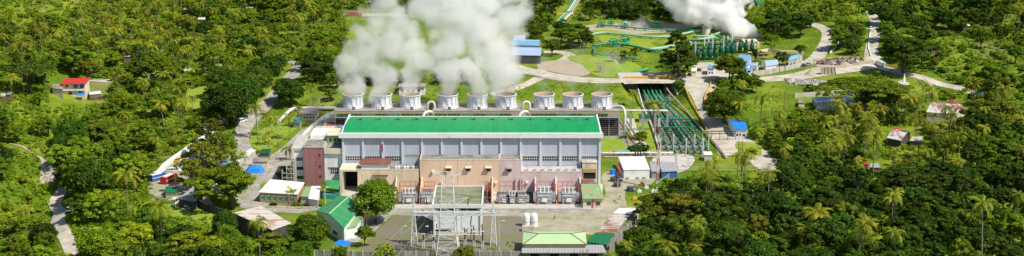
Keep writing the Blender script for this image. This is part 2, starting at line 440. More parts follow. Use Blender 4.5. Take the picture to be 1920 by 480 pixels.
# ------------------------------------------------------------------ ground surfaces (setting)
sheet('compound_road', [(612,213),(628,216),(612,238),(578,262),(556,286),(545,306),(524,334),(488,345),(486,378),(560,392),(640,386),(735,391),(900,391),(1090,391),(1128,388),(1200,388),(1202,404),(1120,408),(975,406),(735,404),(700,436),(660,462),(640,462),(602,392),(560,400),(500,397),(452,390),(440,372),(470,322),(505,294),(532,275),(560,248),(590,227)], 'road', False)
sheet('dirt_yard', [(976,400),(1200,398),(1196,412),(1140,440),(1060,440),(980,442)], 'dirt', False)
sheet('dirt_drive', [(1128,330),(1150,322),(1222,326),(1222,345),(1178,352),(1172,372),(1174,394),(1128,394),(1136,362)], 'dirt')
sheet('substation_yard', [(738,406),(979,406),(984,476),(668,476),(700,438)], 'yard_gravel', False)
sheet('cooling_apron', [(600,225),(650,215),(1160,212),(1172,250),(1225,288),(1128,292),(1060,300),(640,300),(622,250)], 'old_concrete', False)
sheet('service_path', [(1168,222),(1188,222),(1228,290),(1206,292)], 'pale_concrete', False)
sheet('annex_yard', [(640,345),(1130,345),(1130,392),(735,392),(690,400),(640,388)], 'pale_concrete', False)
sheet('yard_lawn', [(1120,255),(1160,252),(1180,286),(1122,288)], 'mown_grass', False)
sheet('gate_lawn', [(470,258),(505,235),(528,228),(560,214),(588,215),(548,248),(520,270),(498,283),(474,276)], 'mown_grass')
sheet('corridor_floor', [(1198,172),(1246,172),(1262,200),(1338,292),(1236,292),(1214,230)], 'yard_gravel', False)
sheet('corridor_lawn', [(1183,205),(1206,198),(1222,240),(1234,288),(1224,289),(1196,245)], 'mown_grass', False)
sheet('upper_road', [(955,118),(1000,129),(1050,139),(1110,146),(1170,148),(1172,155),(1110,156),(1045,151),(1000,141),(950,134)], 'road_pale', True, h0)
ribbon('upper_road', [(1165,152),(1200,151),(1250,151),(1292,149)], 14, 'road_pale', h0)
sheet('junction_road', [(1278,142),(1322,132),(1346,146),(1340,170),(1334,190),(1350,222),(1376,248),(1404,260),(1442,288),(1455,300),(1452,322),(1432,322),(1400,302),(1384,290),(1350,292),(1336,262),(1312,215),(1296,180),(1280,160)], 'road_pale')
sheet('road_island', [(1380,268),(1420,270),(1428,292),(1404,290),(1384,284)], 'mown_grass')
ribbon('hill_path', [(922,178),(960,168),(990,157),(1012,146)], [5,6,6,7], 'road_pale')
ribbon('lot_path', [(1010,136),(1030,124),(1058,112),(1068,104),(1050,98),(1020,98)], 7, 'road_pale')
sheet('dirt_lot', [(1012,118),(1060,113),(1092,122),(1108,136),(1088,143),(1040,136),(1010,128)], 'sand')
sheet('round_lawn', [(1062,108),(1105,103),(1150,108),(1196,122),(1205,140),(1150,146),(1112,140),(1090,121)], 'mown_grass')
sheet('terrace_lawn', [(1100,56),(1150,54),(1210,66),(1258,66),(1222,80),(1200,90),(1150,78),(1104,66)], 'mown_grass')
sheet('terrace_lawn', [(1128,64),(1182,72),(1212,74),(1236,88),(1300,78),(1310,86),(1232,98),(1200,90),(1130,80)], 'mown_grass')
sheet('pad_dirt', [(1092,50),(1130,45),(1200,43),(1300,46),(1340,52),(1300,60),(1236,62),(1190,64),(1140,56),(1098,58)], 'sand')
sheet('back_dirt', [(645,27),(690,25),(730,25),(760,27),(758,31),(700,31),(650,31)], 'sand')
sheet('guard_yard', [(1300,118),(1420,122),(1400,134),(1340,150),(1322,136)], 'road_pale')
ribbon('right_road', [(1400,152),(1440,149),(1500,143),(1560,130),(1600,122),(1650,121)], [10,12,15,20,20,14], 'road_pale')
ribbon('right_road', [(1630,20),(1641,40),(1643,60),(1636,80),(1634,100),(1642,120)], [5,6,7,7,8,12], 'road_pale')
ribbon('loop_road', [(1520,46),(1538,51),(1551,60),(1549,78),(1540,96),(1528,112),(1510,118)], [6,6,7,7,8,9,9], 'road_pale')
ribbon('far_right_road', [(1650,125),(1690,137),(1740,150),(1800,166),(1850,182)], [9,7.5,7,6,5], 'road_pale')
ribbon('wheel_track', [(1722,148),(1735,165),(1742,180)], 1.3, 'sand'); ribbon('wheel_track', [(1732,147),(1748,163),(1756,178)], 1.3, 'sand')
sheet('debris_yard', [(1530,112),(1560,108),(1600,108),(1640,116),(1600,124),(1560,128),(1530,124)], 'dirt')
ribbon('left_road', [(404,125),(440,124),(480,122),(520,119),(562,119),(548,142),(512,184),(486,208),(459,238),(452,262),(462,285),(482,298),(512,306)], [6,6,6,6,8,8,7,7,7.5,7.5,8,12,18], 'road')
ribbon('hill_road', [(160,152),(200,152),(260,148),(330,134),(400,126)], 5, 'road_pale')
ribbon('valley_road', [(122,352),(110,368),(103,384),(112,398),(108,418),(122,442),(134,470),(140,500)], [5,5,5,5,5.5,5.5,5.5,5.5], 'road_pale')
ribbon('goat_track', [(18,270),(50,280),(78,298),(82,320),(78,345)], [1,1.2,1.6,2.4,2], 'sand')
sheet('car_yard', [(284,330),(300,322),(340,300),(372,286),(392,300),(360,330),(392,372),(398,396),(350,402),(300,384),(276,366)], 'dirt')
sheet('car_yard_grass', [(300,378),(345,384),(392,392),(430,404),(420,430),(360,420),(310,402)], 'mown_grass')
sheet('hill_field', [(352,168),(380,163),(413,160),(412,178),(410,205),(385,212),(358,208),(350,190)], 'mown_grass')
sheet('workshop_yard', [(392,300),(440,286),(478,296),(470,322),(440,372),(400,352),(372,330)], 'road')
sheet('white_shed_yard', [(1232,290),(1300,294),(1290,318),(1262,326),(1224,322)], 'pale_concrete')

# ------------------------------------------------------------------ generic small building kit
def gz(p): return H(p[0], p[1])
def shed(name, label, cat, cpx, zr, roof, wall, th=.25, over=.4, group=None, slope=0, opening=None, openf='steel_dark'):
    """lean-to / flat roofed shed. cpx: FL,FR,BR,BL roof corners in the photo; zr roof height above its ground"""
    gx = sum(c[0] for c in cpx)/4; gy = sum(c[1] for c in cpx)/4
    z0 = G(gx, gy+zr*4).z
    P = [atZ(c[0], c[1], z0+zr) for c in cpx]
    zb = min(gz(p) for p in P)-.2
    P[2].z += slope; P[3].z += slope
    cen = sum(P, Vector())/4
    o = thing(name, label, cat, (cen.x, cen.y, zb), group)
    wl = MB(); Q = [cen + (p-cen)*(1-over/max(3, (p-cen).length)) for p in P]
    for q, p in zip(Q, P): q.z = p.z-th
    wl.hexa([(q.x, q.y, zb) for q in Q], Q, wall); wl.build('wall', o)
    rf = MB(); rf.slab(P, th, roof); rf.build('roof', o)
    if opening:
        for (u0, u1, h0_, h1_) in opening:
            a = Q[0].lerp(Q[1], u0); b = Q[0].lerp(Q[1], u1); n = Vector(((b-a).y, -(b-a).x, 0)).normalized()*.04
            dm = MB(); dm.hexa([(a.x+n.x, a.y+n.y, zb+h0_), (b.x+n.x, b.y+n.y, zb+h0_), (b.x-n.x, b.y-n.y, zb+h0_), (a.x-n.x, a.y-n.y, zb+h0_)],
                     [(a.x+n.x, a.y+n.y, zb+h1_), (b.x+n.x, b.y+n.y, zb+h1_), (b.x-n.x, b.y-n.y, zb+h1_), (a.x-n.x, a.y-n.y, zb+h1_)], openf)
            dm.build('window' if h0_ > .6 else 'door', o)
    return o, P, Q, zb
def gable(name, label, cat, cpx, zr, rise, roof, wall, along='depth', group=None, over=.5, cap=None, wins=None, roof2=None, winm='glass'):
    """gable roof; along='depth' ridge runs front to back, 'width' ridge runs left to right"""
    gx = sum(c[0] for c in cpx)/4; gy = sum(c[1] for c in cpx)/4
    z0 = G(gx, gy+zr*4).z
    P = [atZ(c[0], c[1], z0+zr) for c in cpx]; zb = min(gz(p) for p in P)-.2
    cen = sum(P, Vector())/4
    o = thing(name, label, cat, (cen.x, cen.y, zb), group)
    Q = [cen + (p-cen)*(1-over/max(3, (p-cen).length)) for p in P]
    for q in Q: q.z = z0+zr-.12
    FL, FR, BR, BL = P
    if along == 'depth': r0 = (FL+FR)/2; r1 = (BL+BR)/2; q0 = (Q[0]+Q[1])/2; q1 = (Q[3]+Q[2])/2; S = [(FL, r0, r1, BL), (r0, FR, BR, r1)]; ends = [(Q[0], Q[1], q0), (Q[2], Q[3], q1)]
    else: r0 = (FL+BL)/2; r1 = (FR+BR)/2; q0 = (Q[0]+Q[3])/2; q1 = (Q[1]+Q[2])/2; S = [(FL, FR, r1, r0), (r0, r1, BR, BL)]; ends = [(Q[3], Q[0], q0), (Q[1], Q[2], q1)]
    up = Vector((0, 0, rise)); S = [tuple((v+up) if v in (r0, r1) else v for v in s) for s in S]
    q0 = q0+up*.93; q1 = q1+up*.93
    wl = MB(); wl.hexa([(q.x, q.y, zb) for q in Q], Q, wall)
    wl.add([ends[0][0], ends[0][1], q0], [(0, 1, 2)], wall); wl.add([ends[1][0], ends[1][1], q1], [(0, 1, 2)], wall)
    wl.build('wall', o)
    rf = MB()
    for i, s in enumerate(S): rf.slab(s, .16, roof2 if (roof2 and i == 1) else roof)
    r = rf.build('roof', o)
    if cap: c = MB(); c.bar(r0+up*1.03, r1+up*1.03, .5, cap, .15); c.build('ridge_cap', o)
    for (side, u0, u1, h0_, h1_) in wins or []:
        A, B = {'f': (Q[0], Q[1]), 'r': (Q[1], Q[2]), 'l': (Q[3], Q[0])}[side]
        a = A.lerp(B, u0); b = A.lerp(B, u1); n = Vector(((b-a).y, -(b-a).x, 0)).normalized()*.05
        dm = MB(); dm.hexa([(a.x+n.x, a.y+n.y, zb+h0_), (b.x+n.x, b.y+n.y, zb+h0_), (b.x-n.x, b.y-n.y, zb+h0_), (a.x-n.x, a.y-n.y, zb+h0_)],
                 [(a.x+n.x, a.y+n.y, zb+h1_), (b.x+n.x, b.y+n.y, zb+h1_), (b.x-n.x, b.y-n.y, zb+h1_), (a.x-n.x, a.y-n.y, zb+h1_)], winm)
        dm.build('window' if h0_ > .6 else 'door', o)
    return o
def window(o, x0, x1, z0, z1, y, glass='glass', frame='white_paint', nx=2, nz=2, t=.09):
    """framed window on a wall that faces the camera (plane y)"""
    p = MB(); p.box(x0, x1, y-.03, y+.02, z0, z1, glass); w_ = p.build('window', o)
    f = MB()
    for i in range(nx+1): xx = x0+(x1-x0)*i/nx; f.box(xx-t/2, xx+t/2, y-.09, y-.032, z0-t/2, z1+t/2, frame)
    for i in range(nz+1): zz = z0+(z1-z0)*i/nz; f.box(x0-t/2+.002, x1+t/2-.002, y-.086, y-.034, zz-t/2, zz+t/2, frame)
    f.build('frame', w_); return w_
def wall_line(name, label, pp, h, t, mat, cat='wall', posts=0, postm=None, group=None, world=None, cap=None):
    c = world or [G(*p) for p in pp]; o = thing(name, label, cat, tuple(c[0]), group)
    wl = MB()
    for a, b in zip(c[:-1], c[1:]):
        a = Vector(a); b = Vector(b); d = Vector((b.x-a.x, b.y-a.y, 0)); L = d.length; d.normalize(); n = Vector((-d.y, d.x, 0))*t/2
        k = max(1, int(L/6))
        for i in range(k):
            p = a.lerp(b, i/k); q = a.lerp(b, (i+1)/k); zp, zq = gz(p), gz(q)
            wl.hexa([(p.x-n.x, p.y-n.y, zp-.5), (q.x-n.x, q.y-n.y, zq-.5), (q.x+n.x, q.y+n.y, zq-.5), (p.x+n.x, p.y+n.y, zp-.5)],
                    [(p.x-n.x, p.y-n.y, zp+h), (q.x-n.x, q.y-n.y, zq+h), (q.x+n.x, q.y+n.y, zq+h), (p.x+n.x, p.y+n.y, zp+h)], mat)
    wl.build('wall_panel', o)
    if posts:
        for a, b in zip(c[:-1], c[1:]):
            L = (Vector(b)-Vector(a)).length; k = max(1, int(L/posts))
            for i in range(k):
                p = Vector(a).lerp(Vector(b), i/k); z = gz(p); pm = MB(); s = t/2+.12
                pm.box(p.x-s, p.x+s, p.y-s, p.y+s, z-.4, z+h+.15, postm or mat); pm.build('post', o)
    return o
def fence(name, label, pp, h, mat, span=4, rails=2, group=None, cat='fence', f=hgt, rw=.1, mesh=None, world=None, pw=.14):
    c = world or [G(p[0], p[1], f) for p in pp]; o = thing(name, label, cat, tuple(c[0]), group); rl = MB()
    for a, b in zip(c[:-1], c[1:]):
        a = Vector(a); b = Vector(b); L = (b-a).length; k = max(1, round(L/span))
        for i in range(k+1):
            p = a.lerp(b, i/k); z = float(f(p.x, p.y)); pm = MB(); pm.box(p.x-pw/2, p.x+pw/2, p.y-pw/2, p.y+pw/2, z-.3, z+h, mat); pm.build('post', o)
            if i < k:
                q = a.lerp(b, (i+1)/k); zq = float(f(q.x, q.y))
                for r_ in range(rails):
                    hh = h*(r_+1)/rails-.06; rl.bar((p.x, p.y, z+hh), (q.x, q.y, zq+hh), rw, mesh or mat)
    rl.build('rail', o); return o
# ------------------------------------------------------------------ power house
YF = YY(292.5)
A = atY(643, 250, YF); B_ = atY(1125, 250, YF); XL, XR, ZT = A.x, B_.x, A.z
YB = YF + 34.0
g = thing('turbine_hall', 'long pale grey turbine hall under a bright green roof', 'power station', (0, YF, 0))
wm = MB(); wm.box(XL, XR, YF, YB, -.2, ZT-2.2, 'facade_panel'); wm.box(XL, XR, YF+.15, YB-.1, ZT-2.2, ZT-1.0, 'dark_gap'); wm.build('wall', g)
rm = MB(); n = 10; prof = []
for i in range(n+1):
    t = i/n; prof.append((YF-.4+(YB-YF+.8)*t, ZT-.1 + 1.5*math.sin(PI*t)**.8 - 1.0*t))
for (a, b) in zip(prof[:-1], prof[1:]):
    rm.add([(XL-.1, a[0], a[1]), (XR+.1, a[0], a[1]), (XR+.1, b[0], b[1]), (XL-.1, b[0], b[1])], [(0, 1, 2, 3)], 'main_roof_green')
rm.add([(XL, p[0], p[1]-.02) for p in prof]+[(XL, YB, ZT-1.6), (XL, YF, ZT-1.6)], [tuple(range(n+3))], 'white_paint')
rm.add([(XR, p[0], p[1]-.02) for p in prof]+[(XR, YB, ZT-1.6), (XR, YF, ZT-1.6)], [tuple(range(n+2, -1, -1))], 'white_paint')
rm.build('roof', g)
fm = MB(); fm.box(XL-1.7, XR+1.3, YF-1.3, YF-.2, ZT-1.75, ZT+.35, 'white_paint')
fm.box(XL-1.0, XL-.15, YF-.2, YB, ZT-1.4, ZT+.1, 'white_paint'); fm.box(XR+.15, XR+.8, YF-.2, YB, ZT-1.4, ZT+.1, 'white_paint')
fm.box(XL-.5, XR+.5, YB, YB+.5, ZT-1.8, ZT-.75, 'white_paint'); fm.build('fascia', g)
bw = (XR-XL)/13
for i in range(14):
    x = XL+bw*i; p = MB(); p.box(x-.45, x+.45, YF-.55, YF+.1, -.2, ZT-1.76, 'facade_rib'); p.build('pilaster', g)
for i in range(13):
    x0 = XL+bw*i+.45; x1 = x0+bw-.9
    if i in (3, 4, 5, 6, 7): z0, z1 = 12.6, 13.6
    else: z0, z1 = 10.7, 12.9
    if i == 0: z0, z1 = 10.9, 12.9
    window(g, x0+.3, x1-.3, z0, z1, YF, nx=7, nz=2, t=.11)
    # thin vertical joints of the cladding
    for k in range(1, 4):
        jm = MB(); xx = x0+(x1-x0)*k/4; jm.box(xx-.04, xx+.04, YF-.05, YF+.03, 14.2, ZT-2.3, 'facade_rib'); jm.build('cladding_joint', g)
for i in range(13):
    px = 672+i*35.45; p = atZ(px, 223.0, ZT+1.0); vm = MB()
    vm.box(p.x-.9, p.x+.9, p.y-.5, p.y+.5, p.z-.7, p.z-.15, 'steel_dark'); vm.box(p.x+.3, p.x+1.5, p.y-.3, p.y+.3, p.z-.3, p.z+.2, 'steel_dark'); vm.build('roof_vent', g)
for px in (690, 760, 884, 1082, 953, 1008):
    p = atZ(px, 222, ZT+.8); lm = MB(); lm.tube([(p.x, p.y, p.z-.4), (p.x, p.y, p.z+3.0)], .07, 'mast_red', 5); lm.build('lightning_rod', g)
lm = MB(); x = XL+bw*2; lm.box(x-.16, x+.16, YF-.8, YF-.56, ZT-7.5, ZT-4.2, 'dull_red_roof'); lm.build('cable_box', g)
# dark garage bay at the lower end of the hall
gm = MB(); gm.box(XL+.4, XL+6.2, YF-.62, YF-.56, 0, 8.6, 'dark_gap'); gm.build('garage_opening', g)
gm = MB(); gm.box(XL-.6, XL+.8, YF-11, YF-.6, 0, 9.2, 'cream_wall'); gm.box(XL-.6, XL+6.4, YF-11, YF-.63, 9.2, 10, 'cream_wall'); gm.build('garage_porch', g)

# ------------------------------------------------------------------ cooling towers
ZD = 13.2; T0 = YY(338)-338
def ctower(px0, px1, stacks, label):
    x0 = atY(px0, 202, T0+338).x; x1 = atY(px1, 202, T0+338).x
    o = thing('cooling_tower', label, 'cooling tower', ((x0+x1)/2, T0+338, 0), 'mechanical draught cooling towers behind the hall')
    b = MB(); b.box(x0+.4, x1-.4, T0+338.5, T0+353.5, 0, ZD-3.2, 'dark_gap')
    k = 9
    for i in range(k):
        z = 1.2+i*.95; b.box(x0+.1, x1-.1, T0+338.0, T0+338.35, z, z+.34, 'louvre'); b.box(x0, x0+.3, T0+338, T0+354, z, z+.34, 'louvre'); b.box(x1-.3, x1, T0+338, T0+354, z, z+.34, 'louvre')
    b.box(x0, x1, T0+337.8, T0+354.2, 0, 1.0, 'pale_concrete'); b.build('louvre_bank', o)
    m_ = max(2, round((x1-x0)/4.7))
    c = MB()
    for i in range(m_+1):
        xx = x0+(x1-x0)*i/m_; c.box(xx-.14, xx+.14, T0+337.7, T0+338.02, 0, ZD-2.6, 'pale_concrete')
    c.build('column', o)
    d = MB(); d.box(x0-.4, x1+.4, T0+337.4, T0+354.6, ZD-.35, ZD, 'deck'); d.box(x0-.2, x1+.2, T0+337.5, T0+338.0, ZD-3.0, ZD-.36, 'steel_grey'); d.build('deck', o)
    e = MB(); e.box(x0+.1, x1-.1, T0+336.2, T0+337.3, ZD-3.1, ZD-2.9, 'steel_grey')
    x = x0+1; kk = 0; cols = ['pipe_green_dark', 'pipe_green_dark', 'teal', 'pipe_green_dark', 'teal']
    while x < x1-5: e.box(x, x+5.6, T0+337.1, T0+337.35, ZD-2.3, ZD-1.1, cols[kk % 5]); x += 6; kk += 1
    e.build('header_panel', o)
    h = MB()
    for zz in (ZD-.9, ZD-.35): h.bar((x0, T0+336.3, zz), (x1, T0+336.3, zz), .12, 'steel_yellow')
    x = x0
    while x < x1: h.bar((x, T0+336.3, ZD-2.9), (x, T0+336.3, ZD-.3), .08, 'steel_yellow'); x += 2.2
    for zz in (.6, 1.15): h.bar((x0, T0+337.6, ZD+zz), (x1, T0+337.6, ZD+zz), .06, 'galvanised'); h.bar((x0, T0+354.3, ZD+zz), (x1, T0+354.3, ZD+zz), .06, 'galvanised')
    h.build('handrail', o)
    for px in stacks:
        cx = atY(px, 200, T0+346.5).x
        s_ = MB(); pr = [(5.0, 0), (4.65, .9), (4.45, 2.2), (4.4, 3.4), (4.5, 4.6), (4.75, 5.8), (4.9, 6.2)]
        s_.lathe((cx, T0+346.5, ZD), pr, 'stack_white', 36)
        s_.lathe((cx, T0+346.5, ZD), [(r_-.18, z) for r_, z in pr][::-1], 'stack_inner', 36)
        s_.lathe((cx, T0+346.5, ZD), [(4.72, 6.2), (5.02, 6.2), (5.02, 5.95), (4.9, 5.95)], 'stack_white', 36)
        s0 = s_.build('fan_stack', o, smooth=True)
        rb = MB()
        for j in range(26):                       # diagonal stiffeners round the stack
            a0 = 2*PI*j/26; a1 = a0 + (.20 if j % 2 else -.20)
            for (ra, za, ta), (rb_, zb_, tb) in (((4.98, .2, 0), (4.52, 3.2, .5)), ((4.52, 3.2, .5), (4.92, 6.0, 1))):
                t0 = a0+(a1-a0)*ta; t1 = a0+(a1-a0)*tb
                rb.bar((cx+ra*math.cos(t0), T0+346.5+ra*math.sin(t0), ZD+za), (cx+rb_*math.cos(t1), T0+346.5+rb_*math.sin(t1), ZD+zb_), .13, 'galvanised', .2)
        rb.build('rib', s0)
        fn = MB(); fn.box(cx-4.6, cx+4.6, T0+346.2, T0+346.8, ZD+2.4, ZD+2.8, 'steel_dark'); fn.lathe((cx, T0+346.5, ZD+2.9), [(4.5, 0), (.1, .3)], 'steel_dark', 24); fn.build('fan', s0)
        mt = MB(); mt.box(cx+.2, cx+1.6, T0+339.6, T0+340.6, ZD, ZD+1.2, 'steel_dark'); mt.tube([(cx+.9, T0+340.4, ZD+1), (cx+.9, T0+342, ZD+1)], .3, 'steel_grey', 8)
        mt.box(cx-1.5, cx-.3, T0+339.4, T0+340.3, ZD+.8, ZD+1.8, 'galvanised'); mt.box(cx-1.4, cx-1.2, T0+339.5, T0+340.2, ZD, ZD+.8, 'steel_dark'); mt.build('fan_motor', o)
    return o, x0, x1
t1 = ctower(628, 797, (662, 716, 770), 'cooling tower block with three white stacks, leftmost of the row behind the hall')
t2 = ctower(812, 976, (840, 895, 949), 'middle cooling tower block of three, its stacks steaming most')
t3 = ctower(993, 1161, (1020, 1074, 1128), 'cooling tower block nearest the pipe cutting with three hardly steaming stacks')
def bigpipe(name, label, pts, r, mat, group=None, cat='pipe', n=10, supports=None, smooth=True):
    c = catmull(pts, 5, False); o = MB(); o.tube(c, r, mat, n)
    if supports is None:
        q = o.build(name, None, tuple(pts[0]), smooth); return tag(q, label, cat, group)
    e = thing(name, label, cat, tuple(pts[0]), group); o.build('pipe', e, smooth=smooth)
    for k in range(supports+1):
        p = Vector(pts[0]).lerp(Vector(pts[-1]), k/supports) if len(pts) == 2 else Vector(c[int(k*(len(c)-1)/supports)])
        z = H(p.x, p.y)
        if p.z - z > .6:
            s = MB(); s.box(p.x-r*1.1, p.x+r*1.1, p.y-.15, p.y+.15, z-.3, p.z-r*.8, 'steel_grey'); s.build('support', e)
    return e
for (px, lb) in ((804, 'white riser duct bending between the leftmost and middle cooling towers'), (984, 'white riser duct bending between the middle and right hand cooling towers')):
    x = atY(px, 205, T0+336).x
    bigpipe('riser_duct', lb, [(x-2.6, T0+333.0, 8.5), (x-2.6, T0+333, 11.4), (x-1.4, T0+334, 13.2), (x+.6, T0+335.5, 13.4), (x+1.4, T0+337.5, 12.2), (x+1.4, T0+341, 11)], .7, 'pipe_white', 'white riser ducts', 'duct', 12)
    bigpipe('riser_duct', lb.replace('riser duct', 'elbow duct'), [(x-1.0, T0+344.0, 8.5), (x-1.0, T0+343, 14.4), (x+.2, T0+343, 16.2), (x+2.2, T0+343, 15.4), (x+2.4, T0+343, 9)], .6, 'pipe_white', 'white elbow ducts', 'duct', 12)
x = atY(1163, 225, T0+338).x
bigpipe('riser_duct', 'tall white duct bending down at the end of the cooling towers by the service path', [(x-3, T0+345, 13.3), (x+.2, T0+343, 14.2), (x+1.6, T0+341, 13.6), (x+2.2, T0+339, 11.5), (x+2.2, T0+338.5, 6), (x+2.2, T0+338.5, 1)], .65, 'pipe_white', None, 'duct', 12)
# small white building behind the towers
X0, X1, Y0, Y1, z0, z1 = pxbox(748, 796, 178, 168, 158)
o = thing('pump_house', 'white flat roofed pump house behind the cooling towers, half hidden by steam', 'building', (X0, Y0, z0))
b = MB(); b.box(X0, X1, Y0, Y0+9, z0-.5, z0+4, 'white_paint'); b.build('wall', o); b = MB(); b.box(X0-.5, X1+.5, Y0-.6, Y0+7.5, z0+4, z0+4.5, 'deck'); b.build('roof', o)
for k in range(4): b = MB(); xx = X0+1.2+k*(X1-X0-2)/4; b.box(xx, xx+1.2, Y0-.05, Y0+.05, z0+1.5, z0+2.8, 'glass'); b.build('window', o)

# ------------------------------------------------------------------ annexes at the foot of the hall
YA = YY(287.0)
def at_x(px, z, y=YA): return (px-960)/scale_at(y, z)
def annex(name, label, px0, px1, py, mat, y0=YA, cap=True, roofm='old_concrete', z=None):
    z1 = z or atY((px0+px1)/2, py, y0).z; x0 = at_x(px0, z1, y0); x1 = at_x(px1, z1, y0)
    o = thing(name, label, 'building', ((x0+x1)/2, y0, 0))
    b = MB(); b.box(x0, x1, y0, YF-.6, -.2, z1, mat); b.build('wall', o)
    b = MB(); b.box(x0+.3, x1-.3, y0+.35, YF-.62, z1-.05, z1+.06, roofm)
    b.box(x0, x1, y0-.06, y0+.3, z1, z1+.45, mat); b.box(x0, x0+.3, y0+.3, YF-.6, z1, z1+.45, mat); b.box(x1-.3, x1, y0+.3, YF-.6, z1, z1+.45, mat); b.build('roof', o)
    return o, x0, x1, z1
o1, a0, a1, az = annex('beige_annex', 'stained beige annex wall under the small rust coloured roof', 670, 785, 319, 'beige_wall')
b = MB(); b.box(a0+5, a0+12, YA-.07, YA+.02, az-5.2, az-4.2, 'old_concrete'); b.build('stain_panel', o1)
b = MB(); b.box(a0+6.2, a0+12.6, YA-1.0, YA-.07, az-2.2, az-1.95, 'rust_roof'); b.build('canopy', o1)
o2, c0, c1, cz = annex('orange_annex', 'tall orange brown annex with small hooded windows', 787, 936, 301, 'orange_wall')
o3, e0, e1, ez = annex('tall_pink_annex', 'tall pink annex section joined to the orange wall, one hooded window', 936.3, 977, 301, 'pink_wall')
o4, f0, f1, fz = annex('pink_annex', 'lower pink annex with a white roof edge beneath the window strip', 977.3, 1091, 323, 'pink_wall', roofm='pale_concrete')
def hood(o, px, py, w=2.6, m='orange_wall'):
    p = atY(px, py, YA); window(o, p.x-.9, p.x+.9, p.z-2.0, p.z-.9, YA, 'glass', 'old_concrete', 2, 1)
    h = MB(); h.hexa([(p.x-w/2, YA-1.3, p.z-.5), (p.x+w/2, YA-1.3, p.z-.5), (p.x+w/2, YA-.01, p.z-.5), (p.x-w/2, YA-.01, p.z-.5)],
                     [(p.x-w/2, YA-1.3, p.z-.35), (p.x+w/2, YA-1.3, p.z-.35), (p.x+w/2, YA-.01, p.z+.1), (p.x-w/2, YA-.01, p.z+.1)], m); h.build('window_hood', o)
for px in (841, 878, 916): hood(o2, px, 312)
hood(o3, 955, 313, m='old_concrete')
for px, py, o in ((828, 341, o2), (919, 341, o2), (812, 321, o2), (930, 342, o2), (988, 342, o4), (1040, 341, o4)):
    p = atY(px, py, YA); b = MB(); b.box(p.x-.5, p.x+.5, YA-.9, YA-.01, p.z-.3, p.z+.35, 'white_paint'); b.build('air_conditioner', o)
for px in (835, 858): 
    p = atY(px, 300, YA); b = MB(); b.box(p.x-.05, p.x+.05, YA-.05, YA, 1, cz, 'old_concrete'); b.build('joint', o2)
for px in (967, 976, 980):
    p = atY(px, 335, YA); b = MB(); b.tube([(p.x, YA-.5, 1), (p.x, YA-.5, p.z), (p.x+.6, YA-.5, p.z+.7)], .28, 'pink_wall', 8); b.build('wall_pipe', o4)
# grilles on the top of the lower roofs
for k in range(7): b = MB(); xx = f0+1.5+k*(f1-f0-2)/7; b.box(xx, xx+1.5, YA+1.5, YA+2.6, fz+.07, fz+.8, 'transformer_grey'); b.build('roof_cooler', o4)
b = MB(); xx0 = at_x(735, az)
for k in range(10): b.box(xx0+k*1.2, xx0+k*1.2+.8, YA+1.5, YA+3.4, az+.06, az+.9, 'white_paint' if k % 3 else 'steel_grey')
b.build('roof_cooler', o1)
# rust-roofed penthouse on the beige annex
o = thing('roof_cabin', 'white cabin with a flaking rust red roof on the beige annex', 'cabin', (at_x(700, az), YA+2, az))
x0, x1 = at_x(677, az+2), at_x(727, az+2)
b = MB(); b.box(x0, x1, YA+.5, YA+4.6, az+.06, az+2.5, 'white_paint'); b.build('wall', o)
b = MB(); b.hexa([(x0-1, YA-.2, az+2.5), (x1+1, YA-.2, az+2.5), (x1+1.6, YA+4.9, az+3.6), (x0-.2, YA+4.9, az+3.6)], [(x0-1, YA-.2, az+2.7), (x1+1, YA-.2, az+2.7), (x1+1.6, YA+4.9, az+3.8), (x0-.2, YA+4.9, az+3.8)], 'rust_roof')
b.build('roof', o)
# olive lean-to block at the right foot of the facade
YK = YF-5.5; x0, x1 = at_x(1092, 8, YK), at_x(1119, 8, YK)
o = thing('corner_block', 'cream block with an olive brown shutter at the right foot of the hall', 'building', (x0, YK, 0))
b = MB(); b.box(x0, x1, YK, YF-.6, -.2, 11.4, 'cream_wall'); b.build('wall', o); b = MB(); b.box(x0-.2, x1+.2, YK-.2, YF-.57, 11.4, 11.6, 'pale_concrete'); b.build('roof', o)
b = MB(); b.box(x0+.3, x1-.3, YK-.6, YK-.01, 7.4, 9.0, 'ochre_wall'); b.build('shutter', o)
b = MB(); b.box(x0+.4, x1-.4, YK-.08, YK-.01, 4.6, 7.2, 'dark_gap'); b.build('opening', o)
# ------------------------------------------------------------------ blast walls and transformers
YFt = YY(277.5)
BW = [(741, 'beige_wall'), (789, 'beige_wall'), (923, 'orange_wall'), (1004, 'pink_wall'), (1043, 'pink_wall'), (1089, 'pink_wall')]
for px, mt in BW:
    x = at_x(px, 5, YY(282)); w_ = MB()
    w_.hexa([(x-.22, YFt, -.1), (x+.22, YFt, -.1), (x+.22, YA-.02, -.1), (x-.22, YA-.02, -.1)], [(x-.22, YFt, 1.2), (x+.22, YFt, 1.2), (x+.22, YA-.02, 6.6), (x-.22, YA-.02, 6.6)], mt)
    nb = {741: 'beige sloping blast wall nearest the tree', 789: 'beige sloping blast wall at the corner of the orange annex', 923: 'orange sloping blast wall by the substation roof', 1004: 'pink sloping blast wall, first from the yellow guard house but two', 1043: 'pink sloping blast wall between the two grey transformers', 1089: 'pink sloping blast wall beside the green roofed guard house'}[px]
    tag(w_.build('blast_wall', None, (x, YFt, 0)), nb, 'wall', 'blast walls between the transformers')
